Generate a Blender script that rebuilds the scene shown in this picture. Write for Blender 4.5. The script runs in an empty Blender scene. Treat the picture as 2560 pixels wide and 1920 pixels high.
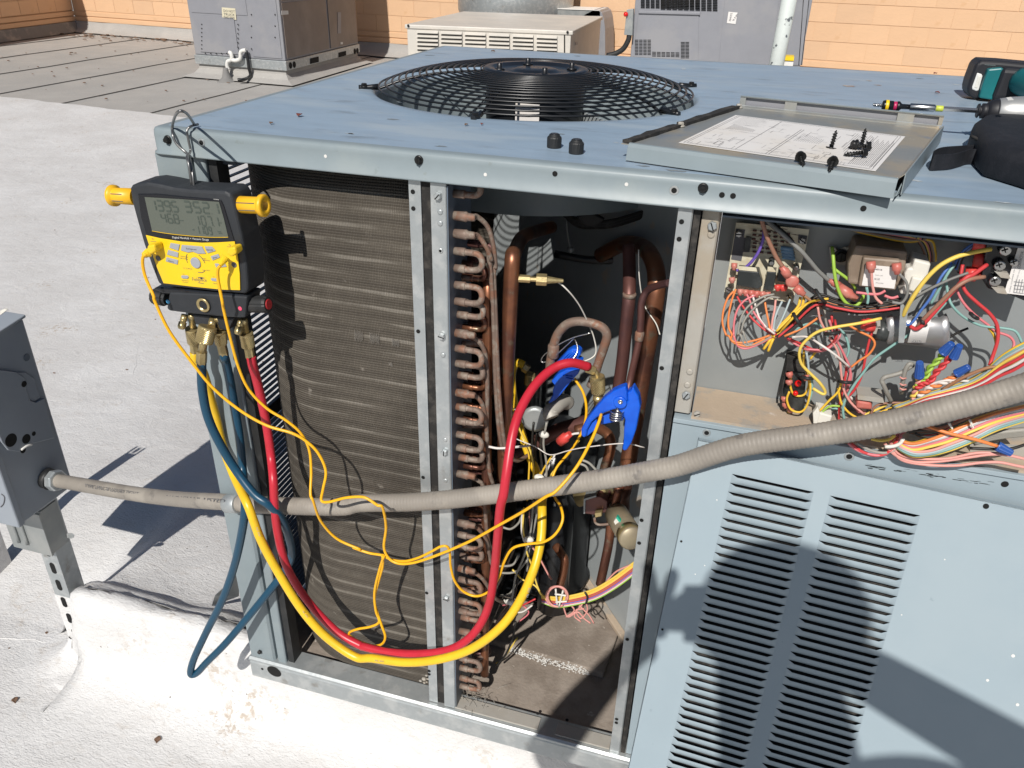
import bpy, bmesh, math, random
from mathutils import Vector, Matrix
import numpy as np
rnd = random.Random(7)
SC = bpy.context.scene
COL = SC.collection

# ------------------------------------------------------------------ camera, sky, sun
CAM = Vector((.731, -.872, 1.213)); YAW, PIT, ROL, FPX = -.2752, .5058, .02595, 1983.0
FW = Vector((math.sin(YAW)*math.cos(PIT), math.cos(YAW)*math.cos(PIT), -math.sin(PIT)))
_rt = Vector((math.cos(YAW), -math.sin(YAW), 0)); _up = _rt.cross(FW)
RT = math.cos(ROL)*_rt + math.sin(ROL)*_up
UP = -math.sin(ROL)*_rt + math.cos(ROL)*_up
cd = bpy.data.cameras.new('camera'); cam = bpy.data.objects.new('camera', cd); COL.objects.link(cam)
cd.sensor_width = 36; cd.lens = FPX/2560*36; cd.clip_start = .02; cd.clip_end = 300
cam.matrix_world = Matrix((( RT.x, UP.x, -FW.x, CAM.x), (RT.y, UP.y, -FW.y, CAM.y), (RT.z, UP.z, -FW.z, CAM.z), (0, 0, 0, 1)))
SC.camera = cam
SUN = Vector((.0022, .7369, -.6760)).normalized()          # the way the light travels
wd = bpy.data.worlds.new('World'); SC.world = wd; wd.use_nodes = True
nt = wd.node_tree; bg = nt.nodes['Background']; sky = nt.nodes.new('ShaderNodeTexSky')
sky.sky_type = 'NISHITA'; sky.sun_disc = False; sky.sun_elevation = math.asin(-SUN.z)
sky.sun_rotation = math.atan2(-SUN.x, -SUN.y); sky.altitude = 300; sky.air_density = 1.0; sky.dust_density = .6; sky.ozone_density = 1.5
nt.links.new(sky.outputs[0], bg.inputs[0]); bg.inputs[1].default_value = .054
sl = bpy.data.lights.new('sun', 'SUN'); sl.energy = 4.75; sl.angle = math.radians(.53); sl.color = (1, .955, .89)
so = bpy.data.objects.new('sun', sl); COL.objects.link(so); so.rotation_euler = SUN.to_track_quat('-Z', 'Y').to_euler(); so.location = (0, -3, 5)
SC.view_settings.view_transform = 'Standard'; SC.view_settings.look = 'None'; SC.view_settings.gamma = 1
SC.view_settings.exposure = 0; SC.view_settings.use_curve_mapping = False
SC.render.engine = 'CYCLES'; SC.cycles.max_bounces = 6; SC.cycles.diffuse_bounces = 3; SC.cycles.transparent_max_bounces = 8

# ------------------------------------------------------------------ measured places
_s = 900/2212
FR = dict(A=(0, 0, _s), B=(850, 0, _s), C=(1660, 0, _s), D=(0, 600, _s), E=(850, 600, _s), G=(1660, 450, _s), I=(0, 1245, _s), J=(850, 1245, _s),
          K=(1660, 1245, _s), M=(270, 430, 450/2209), N=(1280, 840, 440/2212), Q=(2180, 130, 380/2212), R=(1780, 540, 400/2212), S=(2160, 540, 400/2212),
          T=(1900, 800, 400/2212), U=(2200, 840, 360/2212), V=(1240, 1150, 480/2212), W=(420, 740, 300/2212), X=(1680, 240, 650/2212), Z=(1900, 750, 660/1269), Y=(0, 1150, 360/2212), P=(0, 0, 1))
def ray(k, x, y):
    a, b, s = FR[k]; u = a+s*x; v = b+s*y
    return (u-1280)/FPX*RT - (v-960)/FPX*UP + FW
def at(k, x, y, val=0., ax=1):
    """the place seen at a spot of the photograph, on the plane where coordinate ax equals val"""
    d = ray(k, x, y); t = (val-CAM[ax])/d[ax]; return CAM + t*d
def atp(k, x, y, o, n):
    d = ray(k, x, y); return CAM + d*((o-CAM).dot(n)/d.dot(n))

# ------------------------------------------------------------------ materials
def lin(h):
    h = h.lstrip('#'); v = [int(h[i:i+2], 16)/255 for i in (0, 2, 4)]
    return tuple((c/12.92 if c <= .04045 else ((c+.055)/1.055)**2.4) for c in v)
MATS = {}
def mat(name, c, rough=.5, metal=0., c2=None, sc=6., lo=.45, hi=.65, bump=0., bsc=60., spec=.5, c3=None, sc3=40., t3=(.62, .7), stretch=None, coat=0., vary=.06, det=6):
    m = bpy.data.materials.new(name); m.use_nodes = True; n = m.node_tree.nodes; l = m.node_tree.links
    b = n['Principled BSDF']
    b.inputs['Roughness'].default_value = rough; b.inputs['Metallic'].default_value = metal
    b.inputs['Specular IOR Level'].default_value = spec; b.inputs['Coat Weight'].default_value = coat
    tc = n.new('ShaderNodeTexCoord'); src = tc.outputs['Object']
    if stretch:
        mp = n.new('ShaderNodeMapping'); mp.inputs['Scale'].default_value = stretch; l.new(src, mp.inputs[0]); src = mp.outputs[0]
    def noise(s, d=det):
        q = n.new('ShaderNodeTexNoise'); q.inputs['Scale'].default_value = s; q.inputs['Detail'].default_value = d; q.inputs['Roughness'].default_value = .6
        l.new(src, q.inputs['Vector']); return q.outputs['Fac']
    def ramp(f, a, bb):
        q = n.new('ShaderNodeMapRange'); q.interpolation_type = 'SMOOTHSTEP'; q.inputs[1].default_value = a; q.inputs[2].default_value = bb; l.new(f, q.inputs[0]); return q.outputs[0]
    def mix(f, a, bb):
        q = n.new('ShaderNodeMix'); q.data_type = 'RGBA'
        l.new(f, q.inputs[0])
        for i, v in ((6, a), (7, bb)):
            if isinstance(v, tuple): q.inputs[i].default_value = (*v, 1)
            else: l.new(v, q.inputs[i])
        return q.outputs[2]
    c = tuple(c)
    cur = c
    if vary: cur = mix(noise(sc*3.1), tuple(x*(1-vary*2) for x in c), tuple(min(1, x*(1+vary*1.2)) for x in c))
    if c2: cur = mix(ramp(noise(sc), lo, hi), cur, tuple(c2))
    if c3: cur = mix(ramp(noise(sc3), *t3), cur, tuple(c3))
    if isinstance(cur, tuple): b.inputs['Base Color'].default_value = (*cur, 1)
    else: l.new(cur, b.inputs['Base Color'])
    if vary:
        rr = n.new('ShaderNodeMapRange'); rr.inputs[3].default_value = max(0, rough-.08); rr.inputs[4].default_value = min(1, rough+.1)
        l.new(noise(sc*2.3), rr.inputs[0]); l.new(rr.outputs[0], b.inputs['Roughness'])
    if bump:
        bp = n.new('ShaderNodeBump'); bp.inputs['Strength'].default_value = 1.; bp.inputs['Distance'].default_value = bump
        l.new(noise(bsc, 4), bp.inputs['Height']); l.new(bp.outputs[0], b.inputs['Normal'])
    MATS[name] = m; return m

paint = mat('painted_steel', (.225, .27, .29), .42, c2=(.25, .29, .30), sc=9, lo=.5, hi=.7, bump=.0004, bsc=14, c3=(.20, .235, .24), sc3=60, t3=(.66, .72))
toppaint = mat('weathered_sky_tinted_top', (.29, .38, .475), .38, c2=(.35, .42, .48), sc=7, lo=.48, hi=.7, bump=.0012, bsc=7, c3=(.20, .25, .30), sc3=15, t3=(.56, .72), stretch=(.6, 1.9, 1), vary=.12)  # blue of the reflected sky mixed into the base colour; mottling is weathering
panelpaint = mat('panel_paint', (.29, .358, .40), .42, c2=(.305, .37, .408), sc=4, bump=.0006, bsc=5, c3=(.25, .31, .345), sc3=45, t3=(.7, .76), vary=.03)
galv = mat('galvanised_steel', (.42, .45, .46), .42, metal=.55, c2=(.52, .54, .54), sc=30, bump=.0002, bsc=150, c3=(.30, .29, .27), sc3=25, t3=(.6, .75))
dusty = mat('dusty_galvanised', (.42, .40, .36), .6, metal=.25, c2=(.38, .33, .26), sc=12, bump=.0003, bsc=120)
boxmetal = mat('control_box_metal', (.265, .285, .29), .5, metal=.15, c2=(.29, .305, .30), sc=8, c3=(.36, .34, .30), sc3=38, t3=(.72, .8), bump=.0002, bsc=60)
dust = mat('tan_dust', (.42, .335, .25), .85, c2=(.30, .28, .25), sc=18, lo=.5, hi=.62, c3=(.58, .52, .46), sc3=24, t3=(.6, .7), bump=.0006, bsc=220)
pan = mat('dirty_base_pan', (.30, .255, .215), .8, c2=(.20, .165, .135), sc=12, lo=.42, hi=.62, c3=(.52, .48, .43), sc3=48, t3=(.66, .74), bump=.0012, bsc=160, vary=.14)
darkin = mat('dark_inner_sheet', (.10, .13, .17), .5, c2=(.13, .15, .17), sc=8)
blackp = mat('black_coated_wire', (.010, .011, .013), .32, spec=.6)
blackr = mat('black_rubber', (.016, .017, .018), .55, c2=(.028, .028, .028), sc=30, bump=.0002, bsc=300)
foam = mat('black_foam', (.018, .017, .016), .9, c2=(.05, .045, .04), sc=60, bump=.0006, bsc=300)
copper = mat('weathered_copper', (.30, .125, .065), .38, metal=.7, c2=(.16, .07, .05), sc=14, lo=.42, hi=.62, c3=(.20, .17, .12), sc3=40, t3=(.55, .7), bump=.0002, bsc=120)
copdark = mat('tarnished_copper', (.15, .065, .055), .45, metal=.5, c2=(.10, .05, .05), sc=12)
coppale = mat('dusty_copper', (.21, .15, .12), .65, metal=.25, c2=(.25, .125, .08), sc=40, c3=(.27, .22, .18), sc3=90, t3=(.5, .6))
brass = mat('brass', (.50, .40, .20), .34, metal=.72, c2=(.40, .32, .16), sc=60, bump=.0001, bsc=400)
steel = mat('bright_steel', (.55, .55, .54), .25, metal=1., vary=.05)
screwm = mat('black_screw', (.03, .03, .03), .35, metal=.6)
hole = mat('dark_hole', (.004, .004, .004), .9, vary=0)
orange = mat('orange_block_paint', (.67, .435, .265), .8, c2=(.65, .42, .25), sc=.9, c3=(.62, .39, .225), sc3=6, t3=(.6, .72), bump=.002, bsc=22, vary=.05)
orange2 = mat('orange_block_paint_pale', (.69, .45, .275), .8, c2=(.67, .43, .26), sc=1.1, bump=.002, bsc=22, vary=.05)
orange3 = mat('orange_block_paint_tan', (.645, .425, .265), .8, c2=(.67, .43, .26), sc=1.1, bump=.002, bsc=22, vary=.05)
membrane = mat('grey_cap_sheet', (.375, .36, .34), .9, c2=(.33, .32, .305), sc=1.4, lo=.42, hi=.66, c3=(.44, .425, .40), sc3=80, t3=(.58, .68), bump=.002, bsc=160, vary=.1)
flash = mat('grey_flashing', (.20, .195, .19), .85, c2=(.40, .36, .31), sc=3, lo=.5, hi=.7, bump=.003, bsc=30)
unitgrey = mat('grey_unit_paint', (.245, .25, .275), .45, c2=(.27, .27, .285), sc=3, bump=.0015, bsc=3)
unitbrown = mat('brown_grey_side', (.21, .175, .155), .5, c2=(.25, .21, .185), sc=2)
beige = mat('beige_unit_paint', (.55, .52, .47), .5, c2=(.60, .56, .50), sc=4, bump=.001, bsc=6)
white = mat('white_plastic', (.70, .69, .66), .5)
paper = mat('printed_paper', (.70, .68, .66), .8, c2=(.62, .56, .48), sc=5, lo=.52, hi=.75, vary=.03)
ink = mat('ink', (.10, .10, .11), .8, vary=0)
inkmid = mat('grey_ink', (.30, .30, .31), .8, vary=0)
manblack = mat('dark_rubber_boot', (.022, .025, .030), .55, c2=(.03, .033, .038), sc=20, bump=.0002, bsc=200)
glossblack = mat('gloss_black', (.012, .013, .016), .2)
yel = mat('yellow_face', (.83, .56, .012), .38, c2=(.80, .53, .02), sc=30, vary=.03)
yelhandle = mat('yellow_handle', (.85, .47, .02), .4, vary=.05)
lcd = mat('lcd_glass', (.105, .118, .098), .3, vary=.02)
lcdink = mat('lcd_segment', (.062, .078, .066), .4, vary=0)
keygrey = mat('grey_key', (.33, .345, .37), .5, vary=.02)
hred = mat('red_hose_rubber', (.52, .022, .042), .36, c2=(.47, .02, .035), sc=30, vary=.05)
hyel = mat('yellow_hose_rubber', (.80, .50, .02), .36, c2=(.74, .46, .02), sc=30, vary=.05)
hblue = mat('teal_hose_rubber', (.006, .055, .105), .35, vary=.08)
cyel = mat('yellow_cable', (.85, .44, .01), .38, vary=.05)
blueclamp = mat('blue_clamp_plastic', (.005, .09, .60), .34, c2=(.008, .11, .66), sc=40, vary=.04)
conduitm = mat('grey_conduit_jacket', (.255, .23, .20), .5, c2=(.32, .29, .25), sc=14, c3=(.17, .155, .14), sc3=30, t3=(.6, .7), bump=.0004, bsc=70, stretch=(1, 1, 1))
discm = mat('disconnect_paint', (.27, .30, .34), .42, c2=(.29, .32, .35), sc=6)
discl = mat('grey_box_metal', (.30, .32, .32), .4, metal=.4, c2=(.36, .37, .36), sc=9)
teal = mat('teal_plastic', (.005, .16, .17), .4, c2=(.006, .13, .14), sc=12)
toolblack = mat('tool_rubber', (.014, .014, .018), .5)
toolsilver = mat('cast_aluminium', (.52, .52, .51), .38, metal=.6, c2=(.40, .40, .40), sc=22)
nylon = mat('black_nylon', (.006, .0075, .012), .75, c2=(.012, .013, .018), sc=60, bump=.0005, bsc=500)
pcb = mat('tan_circuit_board', (.60, .56, .43), .6, c2=(.50, .44, .31), sc=60)
relaym = mat('black_relay', (.02, .024, .024), .35, c2=(.05, .055, .055), sc=40)
pinkterm = mat('pink_terminal_sleeve', (.50, .14, .11), .4, c2=(.50, .20, .16), sc=60)
redterm = mat('red_terminal_sleeve', (.62, .06, .05), .4)
transm = mat('brown_transformer', (.20, .15, .11), .5, c2=(.28, .22, .17), sc=30)
fuse = mat('milky_nylon', (.68, .66, .60), .5)
tapeb = mat('grey_wire_tape', (.05, .05, .05), .6)
skin = mat('skin', (.42, .24, .17), .6); shirt = mat('navy_shirt', (.03, .04, .07), .85, bump=.001, bsc=60); denim = mat('denim', (.05, .07, .12), .9); capm = mat('cap_cloth', (.05, .05, .05), .9)
concrete_coat = None

def coated():
    """white elastomeric roof coating: trowelled relief, grime, specks"""
    m = bpy.data.materials.new('white_roof_coating'); m.use_nodes = True; n = m.node_tree.nodes; l = m.node_tree.links; b = n['Principled BSDF']
    tc = n.new('ShaderNodeTexCoord'); o = tc.outputs['Object']
    def noise(s, d=6, st=None, r=.6, w=0):
        q = n.new('ShaderNodeTexNoise'); q.inputs['Scale'].default_value = s; q.inputs['Detail'].default_value = d; q.inputs['Roughness'].default_value = r; q.inputs['Distortion'].default_value = w
        if st:
            mp = n.new('ShaderNodeMapping'); mp.inputs['Scale'].default_value = st; mp.inputs['Rotation'].default_value = (0, 0, .5); l.new(o, mp.inputs[0]); l.new(mp.outputs[0], q.inputs['Vector'])
        else: l.new(o, q.inputs['Vector'])
        return q.outputs['Fac']
    def rg(f, a, bb, c=0., d=1.):
        q = n.new('ShaderNodeMapRange'); q.interpolation_type = 'SMOOTHSTEP'
        for i, v in ((1, a), (2, bb), (3, c), (4, d)): q.inputs[i].default_value = v
        l.new(f, q.inputs[0]); return q.outputs[0]
    def mix(f, a, bb):
        q = n.new('ShaderNodeMix'); q.data_type = 'RGBA'; l.new(f, q.inputs[0])
        for i, v in ((6, a), (7, bb)):
            if isinstance(v, tuple): q.inputs[i].default_value = (*v, 1)
            else: l.new(v, q.inputs[i])
        return q.outputs[2]
    def mul(f, g):
        q = n.new('ShaderNodeMath'); q.operation = 'MULTIPLY'
        l.new(f, q.inputs[0])
        if isinstance(g, float): q.inputs[1].default_value = g
        else: l.new(g, q.inputs[1])
        return q.outputs[0]
    def add(f, g):
        q = n.new('ShaderNodeMath'); q.operation = 'ADD'; l.new(f, q.inputs[0]); l.new(g, q.inputs[1]); return q.outputs[0]
    c = mix(rg(noise(2.2), .38, .66), (.61, .60, .59), (.685, .68, .675))
    c = mix(rg(noise(26, 5, (1, 2.2, 1)), .56, .74, 0, .5), c, (.52, .485, .45))
    c = mix(mul(rg(noise(3.5, 4), .58, .70), rg(noise(60, 4), .5, .62)), c, (.48, .42, .36))
    c = mix(rg(noise(9, 8, None, .7), .62, .72, 0, .5), c, (.44, .39, .34))
    v = n.new('ShaderNodeTexVoronoi'); v.inputs['Scale'].default_value = 30; l.new(o, v.inputs['Vector'])
    c = mix(mul(rg(v.outputs['Distance'], .035, .075, 1, 0), rg(noise(7, 3), .55, .62)), c, (.10, .075, .055))
    l.new(c, b.inputs['Base Color']); b.inputs['Roughness'].default_value = .62
    h = add(mul(noise(70, 5, (1, 2.5, 1), .6, 1.2), .55), mul(noise(14, 4, None, .5, .6), 1.0))
    h = add(h, mul(noise(240, 3), .22))
    bp = n.new('ShaderNodeBump'); bp.inputs['Distance'].default_value = .0050; l.new(h, bp.inputs['Height']); l.new(bp.outputs[0], b.inputs['Normal'])
    return m
coat = coated()

def finmat():
    """aluminium fins: fine upright lamellae by arc length (UV), pale bands where the tubes run, grime"""
    m = bpy.data.materials.new('dirty_coil_fins'); m.use_nodes = True; n = m.node_tree.nodes; l = m.node_tree.links; b = n['Principled BSDF']
    tc = n.new('ShaderNodeTexCoord'); sp = n.new('ShaderNodeSeparateXYZ'); l.new(tc.outputs['UV'], sp.inputs[0])
    def M(op, a, bb=None):
        q = n.new('ShaderNodeMath'); q.operation = op
        for i, v in enumerate((a, bb)):
            if v is None: continue
            if isinstance(v, (int, float)): q.inputs[i].default_value = v
            else: l.new(v, q.inputs[i])
        return q.outputs[0]
    def rg(f, a, bb, c=0., d=1.):
        q = n.new('ShaderNodeMapRange'); q.interpolation_type = 'SMOOTHSTEP'
        for i, v in ((1, a), (2, bb), (3, c), (4, d)): q.inputs[i].default_value = v
        l.new(f, q.inputs[0]); return q.outputs[0]
    def noise(s, d=5, vec=None, st=None):
        q = n.new('ShaderNodeTexNoise'); q.inputs['Scale'].default_value = s; q.inputs['Detail'].default_value = d
        src = tc.outputs['UV']
        if st:
            mp = n.new('ShaderNodeMapping'); mp.inputs['Scale'].default_value = st; l.new(src, mp.inputs[0]); src = mp.outputs[0]
        l.new(src, q.inputs['Vector']); return q.outputs['Fac']
    def mix(f, a, bb):
        q = n.new('ShaderNodeMix'); q.data_type = 'RGBA'
        if isinstance(f, float): q.inputs[0].default_value = f
        else: l.new(f, q.inputs[0])
        for i, v in ((6, a), (7, bb)):
            if isinstance(v, tuple): q.inputs[i].default_value = (*v, 1)
            else: l.new(v, q.inputs[i])
        return q.outputs[2]
    u, v = sp.outputs[0], sp.outputs[1]
    wob = M('MULTIPLY', noise(34, 3), .006)
    fin = M('SINE', M('MULTIPLY', M('ADD', u, wob), 2*math.pi/.0022))
    # tube bands every 22.7 mm; small ripples in between
    vv = M('ADD', v, M('MULTIPLY', noise(6, 2), .004))
    band = M('SINE', M('MULTIPLY', vv, 2*math.pi/.0227))
    rip = M('SINE', M('MULTIPLY', vv, 2*math.pi/.0038))
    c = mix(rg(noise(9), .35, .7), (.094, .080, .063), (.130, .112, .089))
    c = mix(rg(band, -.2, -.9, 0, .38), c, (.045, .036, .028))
    c = mix(rg(M('MULTIPLY', rg(band, .5, 1.), rg(noise(7, 6, None, (1, 12, 1)), .40, .62)), 0, 1, 0, .75), c, (.34, .31, .265))
    c = mix(M('MULTIPLY', rg(rip, -.2, .9), .30), c, (.26, .235, .20))
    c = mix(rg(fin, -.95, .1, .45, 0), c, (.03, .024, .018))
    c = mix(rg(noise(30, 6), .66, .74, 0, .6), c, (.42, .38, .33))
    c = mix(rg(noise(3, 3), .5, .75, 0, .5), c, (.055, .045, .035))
    l.new(c, b.inputs['Base Color']); b.inputs['Roughness'].default_value = .6; b.inputs['Metallic'].default_value = .15
    bp = n.new('ShaderNodeBump'); bp.inputs['Distance'].default_value = .0016
    l.new(M('ADD', M('MULTIPLY', fin, .35), M('ADD', M('MULTIPLY', rip, .22), M('MULTIPLY', band, .14))), bp.inputs['Height']); l.new(bp.outputs[0], b.inputs['Normal'])
    return m
fins = finmat()

# ------------------------------------------------------------------ mesh helpers
class MB:
    def __init__(s): s.v = []; s.f = []; s.sm = []; s.uv = None
    def add(s, vs, fs, smooth=False):
        o = len(s.v); s.v += [tuple(v) for v in vs]; s.f += [tuple(i+o for i in f) for f in fs]; s.sm += [smooth]*len(fs); return s
    def box(s, lo, hi):
        x0, y0, z0 = lo; x1, y1, z1 = hi
        return s.add([(x0,y0,z0),(x1,y0,z0),(x1,y1,z0),(x0,y1,z0),(x0,y0,z1),(x1,y0,z1),(x1,y1,z1),(x0,y1,z1)],
                     [(0,3,2,1),(4,5,6,7),(0,1,5,4),(1,2,6,5),(2,3,7,6),(3,0,4,7)])
    def hexa(s, p):       # eight corners: bottom four, top four
        return s.add(p, [(0,3,2,1),(4,5,6,7),(0,1,5,4),(1,2,6,5),(2,3,7,6),(3,0,4,7)])
    def prism(s, pts, ext):
        n = len(pts); ext = Vector(ext); a = [Vector(p) for p in pts]; b = [p+ext for p in a]
        return s.add(a+b, [tuple(range(n-1, -1, -1)), tuple(range(n, 2*n))]+[(i, (i+1) % n, n+(i+1) % n, n+i) for i in range(n)])
    def loft(s, rings, closed=True, caps=True, smooth=True):
        n = len(rings[0]); o = len(s.v); s.v += [tuple(p) for r in rings for p in r]; m = len(rings); c = n if closed else n-1
        for i in range(m-1):
            for j in range(c):
                s.f.append((o+i*n+j, o+i*n+(j+1) % n, o+(i+1)*n+(j+1) % n, o+(i+1)*n+j)); s.sm.append(smooth)
        if caps and closed:
            s.f.append(tuple(o+j for j in range(n-1, -1, -1))); s.f.append(tuple(o+(m-1)*n+j for j in range(n))); s.sm += [False]*2
        return s
    def lathe(s, a, ax, prof, n=20, smooth=True, caps=True):   # prof: (distance along, radius)
        a = Vector(a); ax = Vector(ax).normalized(); u = ax.orthogonal().normalized(); w = ax.cross(u)
        return s.loft([[a+ax*d+(u*math.cos(2*math.pi*k/n)+w*math.sin(2*math.pi*k/n))*r for k in range(n)] for d, r in prof], True, caps, smooth)
    def cyl(s, a, b, r, n=14, r2=None):
        a = Vector(a); b = Vector(b); L = (b-a).length; r2 = r if r2 is None else r2
        return s.lathe(a, b-a, [(0, r), (L, r2)], n)
    def tube(s, pts, r, n=8, sub=4, smooth=True, rs=None):
        P = spline(pts, sub); m = len(P); rings = []; prev = None
        for i, p in enumerate(P):
            t = (P[min(i+1, m-1)]-P[max(i-1, 0)]).normalized()
            if prev is None: u = t.orthogonal().normalized()
            else:
                u = (prev - t*prev.dot(t))
                u = u.normalized() if u.length > 1e-6 else t.orthogonal().normalized()
            prev = u; w = t.cross(u); rr = r if rs is None else rs(i/(m-1))
            rings.append([p+(u*math.cos(2*math.pi*k/n)+w*math.sin(2*math.pi*k/n))*rr for k in range(n)])
        return s.loft(rings, True, True, True)
    def ball(s, c, r, n=10, sz=(1, 1, 1)):
        c = Vector(c); rings = []
        for i in range(1, n):
            a = math.pi*i/n; rings.append([c+Vector((math.sin(a)*math.cos(2*math.pi*k/(2*n))*r*sz[0], math.sin(a)*math.sin(2*math.pi*k/(2*n))*r*sz[1], -math.cos(a)*r*sz[2])) for k in range(2*n)])
        return s.loft(rings)
    def mesh(s, name, m):
        me = bpy.data.meshes.new(name); me.from_pydata(s.v, [], s.f); me.polygons.foreach_set('use_smooth', s.sm); me.update()
        if m: me.materials.append(m)
        return me
def spline(pts, sub=4):
    P = [Vector(p) for p in pts]
    if len(P) < 3 or sub < 2: return P
    out = []
    for i in range(len(P)-1):
        p0 = P[i-1] if i else P[0]*2-P[1]; p1 = P[i]; p2 = P[i+1]; p3 = P[i+2] if i+2 < len(P) else P[-1]*2-P[-2]
        for k in range(sub):
            t = k/sub; out.append(.5*((2*p1)+(p2-p0)*t+(2*p0-5*p1+4*p2-p3)*t*t+(3*p1-p0-3*p2+p3)*t**3))
    out.append(P[-1]); return out
def wpos(o):
    p = Vector(o.location)
    while o.parent: o = o.parent; p = p + Vector(o.location)
    return p
def depth(o):
    n = 0
    while o.parent: o = o.parent; n += 1
    return n
def link(o, parent):
    COL.objects.link(o)
    while parent is not None and depth(parent) > 1: parent = parent.parent
    if parent is not None: o.parent = parent; o.location = Vector(o.location) - wpos(parent)
    return o
def obj(name, mb, m, parent=None, bevel=0., label=None, kind=None, seg=2, loc=None, recalc=True):
    """one mesh object; its vertices are given in world places"""
    o0 = Vector(loc) if loc else Vector((0, 0, 0))
    if isinstance(mb, MB):
        if loc: mb.v = [tuple(Vector(v)-o0) for v in mb.v]
        me = mb.mesh(name, m)
        if recalc:
            bm = bmesh.new(); bm.from_mesh(me); bmesh.ops.recalc_face_normals(bm, faces=bm.faces); bm.to_mesh(me); bm.free()
    else: me = mb
    o = bpy.data.objects.new(name, me); o.location = o0; link(o, parent)
    if bevel:
        b = o.modifiers.new('bevel', 'BEVEL'); b.width = bevel; b.segments = seg; b.limit_method = 'ANGLE'; b.angle_limit = math.radians(40)
    if label: o['label'] = label
    if kind: o['kind'] = kind
    return o
def inst(name, me, loc, parent, m=None):
    o = bpy.data.objects.new(name, me); o.location = loc; return link(o, parent)
def thing(name, label, cat, loc=(0, 0, 0), group=None):
    o = bpy.data.objects.new(name, None); o.location = loc; o.empty_display_size = .1; COL.objects.link(o); tag(o, label, cat, group); return o
def tag(o, label, cat, group=None, kind=None):
    o['label'] = label; o['category'] = cat
    if group: o['group'] = group
    if kind: o['kind'] = kind
    return o
def rowpts(k, pts, y):
    return [at(k, p[0], p[1], p[2] if len(p) > 2 else y) for p in pts]
def path(*segs):
    """(frame, [(x, y, depth), ...]) pieces joined"""
    out = []
    for k, ps in segs: out += [at(k, a, b, c) for a, b, c in ps]
    return out
TXT = {}
def text(s, p0, p1, up, m, parent, name='lettering', hs=1.0):
    """flat lettering from p0 to p1 along its foot line, up = the vector of its height"""
    if s not in TXT:
        cu = bpy.data.curves.new('t', 'FONT'); cu.body = s; cu.resolution_u = 2
        ob = bpy.data.objects.new('t', cu); me = bpy.data.meshes.new_from_object(ob); bpy.data.objects.remove(ob)
        TXT[s] = [(v.co.x, v.co.y) for v in me.vertices], [tuple(p.vertices) for p in me.polygons]; bpy.data.meshes.remove(me)
    vs, fs = TXT[s]
    if not vs: return
    x0 = min(v[0] for v in vs); x1 = max(v[0] for v in vs); y0 = 0; y1 = max(v[1] for v in vs)
    p0 = Vector(p0); d = Vector(p1)-p0; up = Vector(up)
    mb = MB().add([p0+d*((x-x0)/(x1-x0))+up*((y-y0)/(y1-y0)) for x, y in vs], fs)
    return obj(name, mb, m, parent, recalc=False)

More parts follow.
